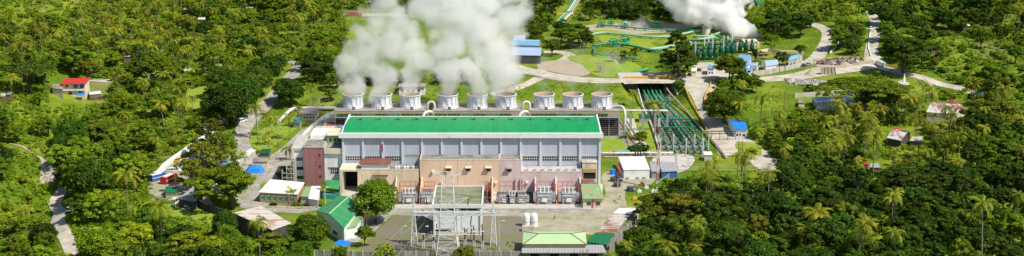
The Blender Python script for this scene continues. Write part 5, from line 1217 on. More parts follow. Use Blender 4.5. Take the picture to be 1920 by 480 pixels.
# separators
for j, (px, py, l) in enumerate(((1320, 112, 'front bank of dark green separator vessels'), (1352, 104, 'middle bank of dark green separator vessels'), (1388, 99, 'rear bank of dark green separator vessels next to the concrete stack'))):
    p = G(px, py); o = thing('separator_bank', l, 'separator', tuple(p), 'green separator banks')
    for k in range(5):
        for r_ in range(2):
            q = p+Vector((-7+k*3.4+r_*.6, r_*3.2, 0)); b = MB()
            b.lathe(q, [(1.25, 1), (1.25, 4.4), (1.0, 5.2), (.5, 5.6), (.5, 6.6), (.75, 6.7), (.75, 7.2), (.1, 7.4)], 'pipe_green_dark', 12); b.build('vessel', o, smooth=True)
    b = MB()
    for z_ in (1, 3.6): b.box(p.x-9, p.x+9, p.y-1.8, p.y-1.5, z_+p.z, z_+.4+p.z, 'pipe_green_dark')
    for k in range(7): b.bar(p+Vector((-9+k*3, -1.7, 0)), p+Vector((-9+k*3, -1.7, 5)), .22, 'pipe_green_dark')
    b.build('frame', o)
    for k in range(3): b = MB(); q = p+Vector((-9.5+k*2.4, 3, 0)); b.tube([q, q+Vector((0, 0, 9.5))], .4, 'galvanised', 8); b.build('silencer_pipe', o)
# concrete silencer stacks
for px, py, r_, hh, l in ((1378, 92, 3.2, 5.6, 'squat round concrete stack at the foot of the dense white plume'), (1324, 67, 2.3, 5.5, 'slimmer round concrete stack steaming behind the separators')):
    p = G(px, py); o = thing('silencer_stack', l, 'stack', tuple(p)); b = MB(); b.lathe(p, [(r_*1.05, 0), (r_, hh*.5), (r_*1.02, hh)], 'cream_wall', 24); b.build('shell', o, smooth=True); b = MB(); b.lathe(p, [(r_*.9, hh*.6), (r_*.9, hh+.05), (r_*1.12, hh+.05), (r_*1.12, hh-.5)], 'old_concrete', 24); b.build('rim', o)
X0, X1, Y0, Y1, Z0, Z1 = pxbox(1398, 1425, 90, 82, 78)
o = thing('silencer_basin', 'pinkish block walled basin beneath the right edge of the white plume', 'basin', (X0, Y0, Z0)); b = MB(); b.box(X0, X1, Y0, Y0+.6, Z0-.5, Z1, 'beige_wall'); b.box(X0, X0+.6, Y0+.6, Y0+16, Z0-.5, Z1, 'beige_wall'); b.box(X1-.6, X1, Y0+.6, Y0+16, Z0-.5, Z1, 'beige_wall'); b.box(X0+.6, X1-.6, Y0+8.4, Y0+16, Z0-.5, Z1, 'beige_wall'); b.build('wall', o)
b = MB(); b.box(X0+.6, X1-.6, Y0+.6, Y0+15.4, Z0, Z0+1, 'dark_gap'); b.build('water', o)
wall_line('low_wall', 'low brown wall along the lawn right of the basin', [(1402, 103), (1440, 96), (1462, 99), (1510, 101)], 1.6, .6, 'beige_wall')
# blue roofed cluster
for cp, m_, w_, l, rs in (([(1384, 114), (1406, 117), (1409, 104), (1388, 102)], 'blue_roof', 'white_paint', 'house with a strong blue roof below the separators', 1.6), ([(1384, 126), (1400, 128), (1410, 119), (1392, 118)], 'blue_sheet', 'white_paint', 'lower blue sheet roof at the corner of the cluster', .8), ([(1400, 121), (1420, 124), (1424, 117), (1406, 114)], 'pale_blue_roof', 'white_paint', 'faded pale blue roof in the middle of the cluster', 1.0), ([(1390, 134), (1408, 133), (1412, 128), (1396, 127)], 'blue_sheet', 'pale_concrete', 'narrow blue roof nearest the boundary wall', .6),
                          ([(1436, 124), (1460, 121), (1455, 113), (1431, 114)], 'pale_blue_roof', 'white_paint', 'white walled hall with a violet blue roof behind the boundary wall', 1.6), ([(1478, 114), (1496, 109), (1505, 103), (1486, 105)], 'blue_roof', 'pale_concrete', 'turquoise gabled roof at the far end of the boundary wall', 1.4), ([(1326, 128), (1340, 128), (1342, 122), (1328, 121)], 'blue_sheet', 'white_paint', 'small white hut with a blue sheet roof by the guard yard', .8)):
    gable('blue_roof_house', l, 'house', cp, 4, rs, m_, w_, 'width', group='blue roofed houses below the separators', wins=[('f', .2, .4, 1, 2.2), ('f', .6, .8, 1, 2.2)])
shed('guard_shelter', 'cream guard shelter at the road junction under the trees', 'shelter', [(1296, 133), (1306, 133), (1307, 127), (1297, 127)], 3.2, 'white_roof', 'beige_wall')
wall_line('boundary_wall', 'pale panelled boundary wall before the blue roofed houses', [(1413, 142), (1440, 139), (1470, 133), (1500, 126), (1534, 117)], 2.6, .3, 'pale_concrete', posts=4)
wall_line('kerb_wall', 'white kerb wall along the inside of the right hand road', [(1632, 62), (1629, 78), (1628, 92), (1633, 106)], .8, .5, 'white_paint')
barrier('brown and white kerb barrier along the far right road', [(1660, 123), (1690, 131), (1718, 138), (1730, 140)], hgt)
wall_line('white_curb', 'white wall at the bend of the loop road', [(1556, 101), (1566, 92), (1572, 82)], 1.2, .4, 'white_paint')
# debris piles
def rubble(name, label, pp, n, smin, smax, mats, cat):
    o_ = MB(); poly = pp
    x0, x1, y0, y1 = min(p[0] for p in poly), max(p[0] for p in poly), min(p[1] for p in poly), max(p[1] for p in poly)
    k = 0
    while k < n:
        px, py = random.uniform(x0, x1), random.uniform(y0, y1)
        if not inpoly((px, py), poly): continue
        k += 1; p = G(px, py); s = random.uniform(smin, smax); ax = Vector((random.uniform(-1, 1), random.uniform(-1, 1), random.uniform(-.3, .3))).normalized()
        M3 = Matrix.Rotation(random.uniform(0, 6), 3, ax); vs = [p+Vector((0, 0, s*.3))+M3 @ Vector((a*s*random.uniform(.6, 1), b*s*random.uniform(.5, .9), c*s*random.uniform(.4, .8)))*.6 for a, b, c in ((-1,-1,-1),(1,-1,-1),(1,1,-1),(-1,1,-1),(-1,-1,1),(1,-1,1),(1,1,1),(-1,1,1))]
        o_.add(vs, [(0,3,2,1),(4,5,6,7),(0,1,5,4),(1,2,6,5),(2,3,7,6),(3,0,4,7)], random.choice(mats))
    tag(o_.build(name), label, cat, kind='stuff')
rubble('scrap_metal', 'rusty brown scrap heaps beside the right hand road', [(1530,117),(1560,112),(1600,110),(1622,113),(1600,120),(1560,123),(1532,121)], 260, .8, 2.0, ['rust_roof', 'wood', 'dark_concrete', 'steel_grey'], 'scrap')
rubble('riprap', 'pale grey boulders on the bank below the right hand road', [(1470,148),(1500,152),(1540,153),(1560,160),(1520,163),(1478,157)], 320, .7, 1.7, ['rubble', 'pale_concrete', 'old_concrete'], 'boulders')
rubble('stream_stones', 'pale stones along the stream in the ravine', [(78,310),(92,300),(104,318),(100,345),(82,340),(86,325)], 90, .6, 1.8, ['rubble', 'pale_concrete', 'sand'], 'stones')
rubble('roadside_gravel', 'loose grey gravel strip beside the right hand road', [(1405,135),(1440,132),(1430,139),(1405,142)], 30, .3, .7, ['rubble'], 'gravel')
# grey blue long roof right, rain tree beneath
o, P, Q, zb = shed('long_canopy', 'long canopy with a grey blue roof behind the umbrella tree', 'canopy', [(1530,192),(1602,190),(1590,180),(1522,182)], 4, 'pale_blue_roof', 'pale_concrete', over=.3)
wall_line('canopy_wall', 'pale concrete wall behind the long grey blue canopy', [(1490, 183), (1530, 180), (1580, 177), (1600, 180)], 2.2, .5, 'pale_concrete')
shed('store_hut', 'little sandy hut at the end of the canopy wall', 'hut', [(1497, 192), (1509, 192), (1508, 186), (1498, 186)], 2.6, 'old_concrete', 'beige_wall')
o = gable('blue_roof_cottage', 'tiny white cottage with a bright blue roof beside the sloping road', 'house', [(1377, 241), (1402, 242), (1394, 226), (1365, 225)], 4, 1.0, 'blue_bright', 'white_paint', 'width', wins=[('f', .15, .3, 1, 2), ('f', .4, .5, 1, 2.4), ('f', .65, .85, 1, 2)])
# right side houses
gable('red_white_house', 'house whose roof is half rusty white sheet and half dull red', 'house', [(1737, 210), (1795, 214), (1806, 196), (1752, 192)], 5, 2.4, 'patched_sheet', 'cream_wall', 'width', wins=[('f', .7, .8, 1, 2.2)])
o = gable('red_wing', 'dull red hipped wing of the rusty roofed house', 'house', [(1784, 212), (1816, 208), (1800, 196), (1772, 192)], 5.2, 2.2, 'dull_red_roof', 'cream_wall', 'depth', wins=[('r', .3, .5, 1, 2.2)])
gable('white_sheet_house', 'house with a streaky white and green sheet roof among palms', 'house', [(1662, 258), (1690, 264), (1708, 246), (1682, 242)], 4, 1.4, 'patched_sheet', 'dark_concrete', 'width')
shed('palm_shack', 'brown roofed shack beside the white sheeted house', 'shack', [(1706, 264), (1732, 265), (1730, 256), (1710, 256)], 3.2, 'rusty_sheet_x', 'wood')
shed('red_shack', 'small red roofed shack peeping above the white sheeted house', 'shack', [(1672, 248), (1690, 248), (1688, 240), (1676, 239)], 4, 'red_roof', 'wood')
shed('grey_shack', 'small grey roofed open shack deep in the palms', 'shack', [(1630, 314), (1650, 314), (1648, 306), (1632, 306)], 3.2, 'grey_sheet', 'wood')
shed('red_tarp_shack', 'tiny shack with a bright red tarpaulin roof in the palms', 'shack', [(1620, 308), (1628, 308), (1627, 303), (1621, 303)], 3.2, 'red_roof', 'wood')
shed('brown_shack', 'tan roofed shack right of the grey shack in the palms', 'shack', [(1652, 324), (1670, 325), (1672, 317), (1656, 316)], 2.6, 'sand', 'wood')
shed('grey_roof_right', 'small grey roof in the clearing of the right hillside', 'shack', [(1746, 92), (1762, 92), (1760, 87), (1748, 87)], 3, 'white_sheet', 'wood')
shed('blue_roof_right', 'small turquoise roof behind the big crown by the right road', 'shack', [(1722, 70), (1736, 70), (1734, 65), (1724, 65)], 4, 'blue_sheet', 'wood')
shed('white_plinth', 'pale stepped plinth below the far right road', 'plinth', [(1672, 160), (1700, 162), (1706, 156), (1690, 150)], 1.6, 'pale_concrete', 'pale_concrete')
p = G(1695, 158); b = MB(); b.box(p.x-.6, p.x+.6, p.y-.6, p.y+.6, p.z, p.z+2.5, 'white_paint'); b.add([(p.x-.6, p.y-.6, p.z+2.5), (p.x+.6, p.y-.6, p.z+2.5), (p.x+.6, p.y+.6, p.z+2.5), (p.x-.6, p.y+.6, p.z+2.5), (p.x, p.y, p.z+6)], [(0, 1, 4), (1, 2, 4), (2, 3, 4), (3, 0, 4)], 'white_paint'); tag(b.build('white_marker', None, tuple(p)), 'white pointed marker on the pale plinth', 'monument')
# crate/frame on the gravel by the right road
p = G(1552, 140); o = thing('timber_frame', 'tan netted timber frame standing beside the right hand road', 'frame', tuple(p)); b = MB(); b.slab([p+Vector((-3.5, 0, 4.2)), p+Vector((3.5, 0, 4.2)), p+Vector((4, 2, 5)), p+Vector((-3, 2, 5))], .1, 'sand'); b.add([p+Vector((-4, -.6, 0)), p+Vector((4.6, -.6, 0)), p+Vector((3.5, 0, 4.2)), p+Vector((-3.5, 0, 4.2))], [(0, 1, 2, 3)], 'sand'); b.build('net', o)
b = MB(); [b.bar(p+Vector((-4+k*2.1, -.75, 0)), p+Vector((-3.5+k*1.75, -.1, 4.3)), .2, 'wood') for k in range(5)]; b.build('strut', o)
# left hill house with red roof
x0, x1, y0, y1, z0, z1 = pxbox(117, 159, 181, 157, 148)
x0, x1 = (117-960)/scale_at(y0, z1), (159-960)/scale_at(y0, z1)
o = thing('red_roof_house', 'two storey cream house with a bright red roof and blue windows on the left hillside', 'house', (x0, y0, z0))
b = MB(); b.box(x0, x1, y0, y0+8, z0-3, z1, 'cream_wall'); b.build('wall', o)
b = MB(); b.slab([(x0-1, y0-1.2, z1), (x1+.6, y0-1.2, z1+.3), (x1+.6, y0+8.5, z1+1.3), (x0-1, y0+8.5, z1+1.0)], .2, 'red_roof'); b.add([(x0, y0+8, z1), (x0, y0, z1), (x0, y0+8, z1+.8)], [(0, 1, 2)], 'cream_wall'); b.add([(x1, y0, z1), (x1, y0+8, z1), (x1, y0+8, z1+1.0)], [(0, 1, 2)], 'cream_wall'); b.build('roof', o)
W_ = x1-x0
for u in (.5, .78): window(o, x0+W_*u, x0+W_*u+1.9, z0+4.4, z0+6.2, y0, 'blue_glass', 'blue_bright', 2, 1, .2)
for u in (.12,): window(o, x0+W_*u, x0+W_*u+1.5, z0+4.6, z0+6, y0, 'glass', 'cream_wall', 1, 1)
for u in (.25, .7): window(o, x0+W_*u, x0+W_*u+1.6, z0+1, z0+2.6, y0, 'glass', 'wood', 2, 1)
b = MB(); b.slab([(x0-.5, y0-.9, z0+3.3), (x1+.2, y0-.9, z0+3.3), (x1+.2, y0-.01, z0+3.6), (x0-.5, y0-.01, z0+3.6)], .12, 'pale_concrete'); b.build('ledge', o)
b = MB(); b.slab([(x1-3.5, y0-3, z0+1.4), (x1, y0-3, z0+1.4), (x1, y0-.95, z0+2.0), (x1-3.5, y0-.95, z0+2.0)], .1, 'blue_bright'); b.build('awning', o)
shed('grey_outhouse', 'small outhouse with a light grey sheet roof right of the red roofed house', 'outhouse', [(168, 177), (190, 175), (188, 170), (166, 172)], 3.2, 'white_sheet', 'wood', opening=[(.1, .4, .8, 2), (.6, .9, .8, 2)])
shed('flat_side_house', 'low concrete house joined to the left of the red roofed house', 'house', [(97, 165), (118, 167), (117, 158), (98, 157)], 3.4, 'old_concrete', 'cream_wall')
shed('shack_edge', 'low shack with a whitish sheet roof at the left picture edge', 'shack', [(-12, 180), (10, 180), (9, 173), (-12, 173)], 3, 'white_sheet', 'wood')
shed('shack_edge', 'darker low shack beside the whitish roof at the left edge', 'shack', [(8, 177), (20, 177), (21, 172), (9, 172)], 3, 'grey_sheet', 'wood')
for i, (px, py, m_, l) in enumerate(((351, 16, 'white_sheet', 'small pale green white roof high on the left hill'), (378, 34, 'white_paint', 'small white roof high on the left hill above the trees'), (422, 36, 'rust_roof', 'small brown roof right of the white one on the hill'), (468, 14, 'sand', 'thatched tan roof at the top of the hill'), (258, 88, 'blue_bright', 'small blue tarpaulin roof among the hill palms'), (240, 104, 'grey_sheet', 'grey shack roof below the blue tarpaulin'), (332, 0, 'rust_roof', 'brown roof at the very top of the left hill'), (1812, 46, 'white_paint', 'tiny white roof high in the right hillside trees'))):
    shed('hill_shack', l, 'shack', [(px-7, py+2), (px+7, py+2), (px+7, py-2), (px-6, py-2)], 4.5, m_, 'wood', group='shacks on the hillsides')
# structures half seen in the steam
X0, X1, Y0, Y1, Z0, Z1 = pxbox(650, 678, 31, 27, 25)
o = thing('red_container', 'low dark red container at the left edge of the steam', 'container', (X0, Y0, Z0)); b = MB(); b.box(X0, X1, Y0, Y0+3, Z0, Z0+2.8, 'dull_red_roof'); b.build('body', o); b = MB(); [b.box(X0+k*1.2, X0+k*1.2+.2, Y0-.06, Y0, Z0, Z0+2.8, 'steel_grey') for k in range(int((X1-X0)/1.2))]; b.build('rib', o)
for px, py, l in ((690, 30, 'slim pole pair left of the steam'), (768, 152, 'slender white pole behind the towers')): lamp(px, py, 9, l)
# distribution poles
def pole(px, py, h, label):
    p = G(px, py); o = thing('utility_pole', label, 'utility pole', tuple(p), 'dark utility poles'); b = MB(); b.tube([p, p+Vector((0, 0, h))], [.22, .14], 'wood', 7); b.build('mast', o); b = MB(); b.bar(p+Vector((-1.3, 0, h-1)), p+Vector((1.3, 0, h-1)), .16, 'wood'); b.bar(p+Vector((-.9, 0, h-2)), p+Vector((.9, 0, h-2)), .14, 'wood'); b.build('crossarm', o); return p+Vector((0, 0, h-.9))
a1 = pole(1383, 330, 16, 'tall dark utility pole at the fence below the sloping road'); pole(1391, 296, 8, 'shorter utility pole on the grass island of the road')
a2 = pole(1472, 136, 10, 'utility pole beside the boundary wall'); pole(1470, 206, 9, 'utility pole on the grass slope right of the palms'); pole(1190, 470, 12, 'utility pole at the corner of the lower right forest')
pole(1508, 120, 10, 'utility pole where the boundary wall ends'); pole(1340+33, 148, 10, 'utility pole hidden by the junction trees')
# flower bed bits, pots etc before the office handled with plants
# ------------------------------------------------------------------ vegetation kit
def quads_mesh(name, V, mat, n=4):
    """V: (k,4,3) array of loose leaf quads"""
    k = len(V); me = bpy.data.meshes.new(name)
    me.vertices.add(k*4); me.vertices.foreach_set('co', np.ascontiguousarray(V, dtype=np.float32).ravel())
    me.loops.add(k*4); me.loops.foreach_set('vertex_index', np.arange(k*4, dtype=np.int32))
    me.polygons.add(k); me.polygons.foreach_set('loop_start', np.arange(0, k*4, 4, dtype=np.int32))
    me.update(calc_edges=True); me.materials.append(M[mat]); return me
def unit(a): return a/np.maximum(np.linalg.norm(a, axis=-1, keepdims=True), 1e-9)
def leafs(C, N, size, aspect=.55, fold=.0):
    """rhombic leaves at C with normals N"""
    k = len(C); N = unit(N); r = unit(rng.normal(size=(k, 3))); T = unit(np.cross(N, r)); B = np.cross(N, T)
    s = (size*rng.uniform(.6, 1.35, k))[:, None] if np.isscalar(size) else size[:, None]
    return np.stack([C-T*s, C-B*s*aspect, C+T*s, C+B*s*aspect], 1)
def clump_leaves(centers, radii, n_per, size, flat=.7, upb=.55, lo=-.35):
    C = []; N = []
    for c, r, n in zip(centers, radii, n_per):
        d = unit(rng.normal(size=(n, 3))); d[:, 2] = np.where(d[:, 2] < lo, -d[:, 2], d[:, 2])
        rad = r*(rng.uniform(.55, 1.05, n)**.6)[:, None]
        C.append(np.array(c)+d*rad*np.array([1, 1, flat])); N.append(d+np.array([0, 0, upb*.7])+rng.normal(size=(n, 3))*.55)
    return leafs(np.concatenate(C), np.concatenate(N), size)
def limb_mesh(name, segs, mat='bark'):
    b = MB()
    for pts, r in segs: b.tube(pts, r, mat, 6, cap=True)
    me = bpy.data.meshes.new(name); me.from_pydata(b.v, [], b.f); me.materials.append(M[mat]); me.polygons.foreach_set('use_smooth', [True]*len(b.f)); me.update(); return me
def broad(seed, R_=5.0, Ht=11.0, ncl=52, leaf=.32, nl=8200, squash=.8, open_=.0, flat=.65):
    """crown of leaf clumps spread over an uneven ellipsoid above a forked trunk; returns trunk mesh data and crown quads"""
    r_ = random.Random(seed); cz = Ht-R_*squash; cs = []; rs = []
    lob = [(r_.uniform(0, 2*PI), r_.uniform(.15, .35)) for _ in range(3)]
    for i in range(ncl):
        a = 2*PI*((i*.618) % 1)+r_.uniform(-.3, .3); ph = math.asin(min(1, max(-.75, -.55+1.55*(i+.5)/ncl)))
        k = 1+sum(A*math.cos(a-p) for p, A in lob)
        q = R_*r_.uniform(.55, .98)*k
        cs.append((q*math.cos(ph)*math.cos(a), q*math.cos(ph)*math.sin(a), cz+R_*squash*r_.uniform(.62, .86)*math.sin(ph)+r_.uniform(-.5, .5)))
        rs.append(R_*r_.choice([.13, .17, .21, .26, .33])*r_.uniform(.85, 1.15)*(1-open_*.3))
    tot = sum(x*x for x in rs); npc = [max(20, int(nl*x*x/tot)) for x in rs]
    q = clump_leaves(cs, rs, npc, leaf, flat)
    segs = [([(0, 0, -.6), (r_.uniform(-.2, .2), r_.uniform(-.2, .2), Ht*.25), (r_.uniform(-.4, .4), r_.uniform(-.4, .4), cz*.8)], [R_*.075, R_*.06, R_*.045])]
    for c in cs[::3]: segs.append(([(0, 0, cz*.45), (c[0]*.35, c[1]*.35, cz*.45+(c[2]-cz*.45)*.55), tuple(c)], [R_*.04, R_*.025, R_*.008]))
    return segs, q
def umbrella(seed, R_=9, Ht=10):
    r_ = random.Random(seed); cs, rs = [], []
    for i in range(46):
        a = 2*PI*((i*.618) % 1); q = R_*math.sqrt((i+.5)/46)*r_.uniform(.85, 1.1)
        cs.append((q*math.cos(a), q*math.sin(a)*.8, Ht*(1-.20*(q/R_)**2)+r_.uniform(-.35, .3))); rs.append(r_.uniform(1.0, 2.0))
    qd = clump_leaves(cs, rs, [int(90*x*x) for x in rs], .30, .28, .9, -.1)
    segs = [([(0, 0, -.6), (.1, 0, 2), (0, .1, 3.6)], [.6, .45, .4])]
    for c in cs[2::3]: segs.append(([(0, .1, 3.2), (c[0]*.4, c[1]*.4, 3.2+(c[2]-3.2)*.65), (c[0], c[1], c[2]-.3)], [.24, .14, .05]))
    return segs, qd
def feathery(seed, R_=4.5, Ht=12):
    """loose tree of thin drooping tufts with visible limbs"""
    r_ = random.Random(seed); cs, rs = [], []
    for i in range(34):
        a = 2*PI*((i*.618) % 1); h = r_.uniform(.35, 1); q = R_*math.sin(min(1, (1.12-h)*1.5)*PI*.62)*r_.uniform(.45, 1.05)
        cs.append((q*math.cos(a), q*math.sin(a), Ht*h)); rs.append(r_.uniform(.6, 1.25))
    qd = clump_leaves(cs, rs, [int(95*x*x+25) for x in rs], .30, .8, .35, -.6)
    segs = [([(0, 0, -.6), (.2, .1, Ht*.4), (-.1, 0, Ht*.95)], [.32, .22, .05])]
    for c in cs[::2]: segs.append(([(0, 0, c[2]*.6), (c[0]*.5, c[1]*.5, c[2]*.85), tuple(c)], [.13, .08, .03]))
    return segs, qd
def conifer(seed, R_=6, Ht=16):
    r_ = random.Random(seed); cs, rs = [], []
    for i in range(60):
        h = .22+.76*((i*.618) % 1); a = r_.uniform(0, 2*PI); q = R_*(1.05-h)**.75*r_.uniform(.5, 1.1)
        cs.append((q*math.cos(a), q*math.sin(a), Ht*h+q*.12)); rs.append(r_.uniform(.7, 1.6)*(1.15-h*.6))
    qd = clump_leaves(cs, rs, [int(75*x*x+30) for x in rs], .34, .55, .5, -.4)
    segs = [([(0, 0, -.6), (0, .1, Ht*.5), (.1, 0, Ht*.97)], [.5, .3, .05])]
    for c in cs[::2]: segs.append(([(0, 0, c[2]-.8), tuple(c)], [.12, .03]))
    return segs, qd
def palm(seed, Ht=10.5, nf=20, fl=4.9):
    r_ = random.Random(seed); lean = (r_.uniform(-1.3, 1.3), r_.uniform(-1, 1)); n = 7
    pts = [(lean[0]*(i/n)**1.6, lean[1]*(i/n)**1.6, -.5+(Ht+.5)*i/n) for i in range(n+1)]
    segs = [(pts, [.30]+[.19-.01*i for i in range(n)])]; top = np.array(pts[-1]); Q = []
    for f in range(nf):
        az = 2*PI*((f*.618) % 1)+r_.uniform(-.2, .2); el = R(r_.choice([72, 55, 40, 25, 10, -12])+r_.uniform(-8, 8)); L = fl*r_.uniform(.85, 1.12)
        k = 15; p = top.copy(); e = el; d0 = np.array([math.cos(az), math.sin(az), 0]); side = np.array([-math.sin(az), math.cos(az), 0]); prev = p.copy()
        for i in range(k):
            e -= R(9.0)*(.6+.7*i/k); d = d0*math.cos(e)+np.array([0, 0, math.sin(e)]); prev = p; p = p+d*L/k
            up = np.cross(d, side)*-1
            w = (.95*math.sin(PI*min(1, (i+1.6)/(k+1.2)))**.7+.12)
            Q.append([prev-side*.05, p-side*.045, p+side*.045, prev+side*.05])
            for s in (-1, 1):
                for j in (0, 1):
                    b0 = prev+(p-prev)*j*.5; t = side*s*.86+d*.5-up*0+np.array([0, 0, -.42-.12*r_.random()]); t /= np.linalg.norm(t); tip = b0+t*w*r_.uniform(.85, 1.1)
                    Q.append([b0, b0+t*w*.5+d*.07, tip, b0+t*w*.5-d*.07])
    return segs, np.array(Q)
def banana(seed):
    r_ = random.Random(seed); Q = []; segs = []
    for st_ in range(3):
        ox, oy = r_.uniform(-1, 1), r_.uniform(-1, 1); h = r_.uniform(1.6, 2.6); segs.append(([(ox, oy, -.3), (ox, oy, h)], [.17, .11]))
        for f in range(8):
            az = r_.uniform(0, 2*PI); e = R(r_.uniform(40, 80)); L = r_.uniform(1.9, 2.8); p = np.array([ox, oy, h]); d0 = np.array([math.cos(az), math.sin(az), 0]); side = np.array([-math.sin(az), math.cos(az), 0]); k = 6
            for i in range(k):
                e -= R(17)*(.5+i/k); d = d0*math.cos(e)+np.array([0, 0, math.sin(e)]); q = p+d*L/k; w0, w1 = [.36*math.sin(PI*min(1, (x+.35)/(k+.35)))**.6+.02 for x in (i, i+1)]; dz = np.array([0, 0, .14])
                Q.append([p, q, q+side*w1+dz*w1*2, p+side*w0+dz*w0*2]); Q.append([q, p, p-side*w0+dz*w0*2, q-side*w1+dz*w1*2]); p = q
    return segs, np.array(Q)
def shrub(seed, R_=1.8, H_=1.9, n=900):
    r_ = random.Random(seed); cs, rs = [], []
    for i in range(11): a = r_.uniform(0, 2*PI); q = R_*math.sqrt(r_.random())*.75; cs.append((q*math.cos(a), q*math.sin(a), H_*r_.uniform(.25, .8)*(1-.4*(q/R_)**2))); rs.append(R_*r_.uniform(.3, .5))
    return None, clump_leaves(cs, rs, [n//11]*11, .25, .75)
PR = {}      # kind -> tone -> list of (trunk mesh, crown mesh)
def proto(kind, tone, fn, seeds, barkm='bark'):
    for s in seeds:
        segs, q = fn(s); tm = limb_mesh('trunk', segs, barkm) if segs else None
        for t in (tone if isinstance(tone, (list, tuple)) else [tone]): PR.setdefault((kind, t), []).append((tm, quads_mesh('crown', q, 'leaf_'+t)))
T4 = ['dark', 'mid', 'bright', 'olive']
proto('round', T4, lambda s: broad(s), [1, 2])
proto('round', T4, lambda s: broad(s, 5.6, 12, 70, .30, 10000, .95, .2, .6), [3, 4])
proto('round', T4, lambda s: broad(s, 4.6, 9.5, 40, .34, 6500, .75, .3, .5), [5, 6])
proto('dense', ['dark', 'mid', 'bright'], lambda s: broad(s, 5.0, 9.6, 110, .28, 12500, .92, -.3, .8), [11, 12])
proto('layered', T4, lambda s: broad(s, 5.8, 9.5, 60, .33, 8200, .6, .1, .3), [21, 22])
proto('umbrella', ['dark', 'mid', 'bright'], umbrella, [31, 32])
proto('feathery', ['olive', 'mid', 'dark'], feathery, [41, 42, 43], 'palm_bark')
proto('conifer', ['dark', 'olive'], conifer, [51])
proto('palm', ['palm'], lambda s: palm(s, 9+(s % 4)*1.5), [61, 62, 63, 64, 65], 'palm_bark')
proto('youngpalm', ['palm', 'mid'], lambda s: palm(s, 3.2+(s % 3)*.9, 14, 4.2), [71, 72, 73], 'palm_bark')
proto('banana', ['banana'], banana, [81, 82, 83], 'leaf_mid')
proto('shrub', ['dark', 'mid', 'bright', 'olive'], lambda s: shrub(s), [91, 92, 93])
ENG = {'round': ('broadleaf_tree', 'tree'), 'dense': ('dense_tree', 'tree'), 'layered': ('spreading_tree', 'tree'), 'umbrella': ('umbrella_tree', 'tree'), 'feathery': ('feathery_tree', 'tree'), 'conifer': ('conifer', 'tree'), 'palm': ('coconut_palm', 'palm'), 'youngpalm': ('young_palm', 'palm'), 'banana': ('banana_plant', 'banana plant'), 'shrub': ('shrub', 'shrub')}
BASEH = {'round': 11, 'dense': 9.6, 'layered': 9.5, 'umbrella': 10, 'feathery': 12, 'conifer': 16, 'palm': 11, 'youngpalm': 5.5, 'banana': 3.6, 'shrub': 1.8}
CROWN = {'round': 5.2, 'dense': 5, 'layered': 6, 'umbrella': 9, 'feathery': 4.2, 'conifer': 5, 'palm': 3.8, 'youngpalm': 3.2, 'banana': 2.2, 'shrub': 1.8}
PLACED = []; COUNT = {}
def plant(kind, tone, x, y, h, label, group, wide=1.0, z=None):
    pr = PR[(kind, tone)]; tm, cm = random.choice(pr); nm, cat = ENG[kind]; s = h/BASEH[kind]; zz = H(x, y) if z is None else z
    rz = random.uniform(0, 2*PI); sc3 = (s*wide, s*wide, s)
    COUNT[kind] = COUNT.get(kind, 0)+1
    if tm is None:
        o = bpy.data.objects.new(nm, cm); COL.objects.link(o)
    else:
        o = bpy.data.objects.new(nm, None); COL.objects.link(o)
        for n_, me in (('trunk', tm), ('crown', cm)): c = bpy.data.objects.new(n_, me); COL.objects.link(c); c.parent = o
    o.location = (x, y, zz); o.rotation_euler = (random.gauss(0, .05), random.gauss(0, .05), rz); o.scale = (sc3[0]*random.uniform(.9, 1.12), sc3[1]*random.uniform(.9, 1.12), sc3[2])
    tag(o, label, cat, group); PLACED.append((x, y, CROWN[kind]*s*wide, o)); return o
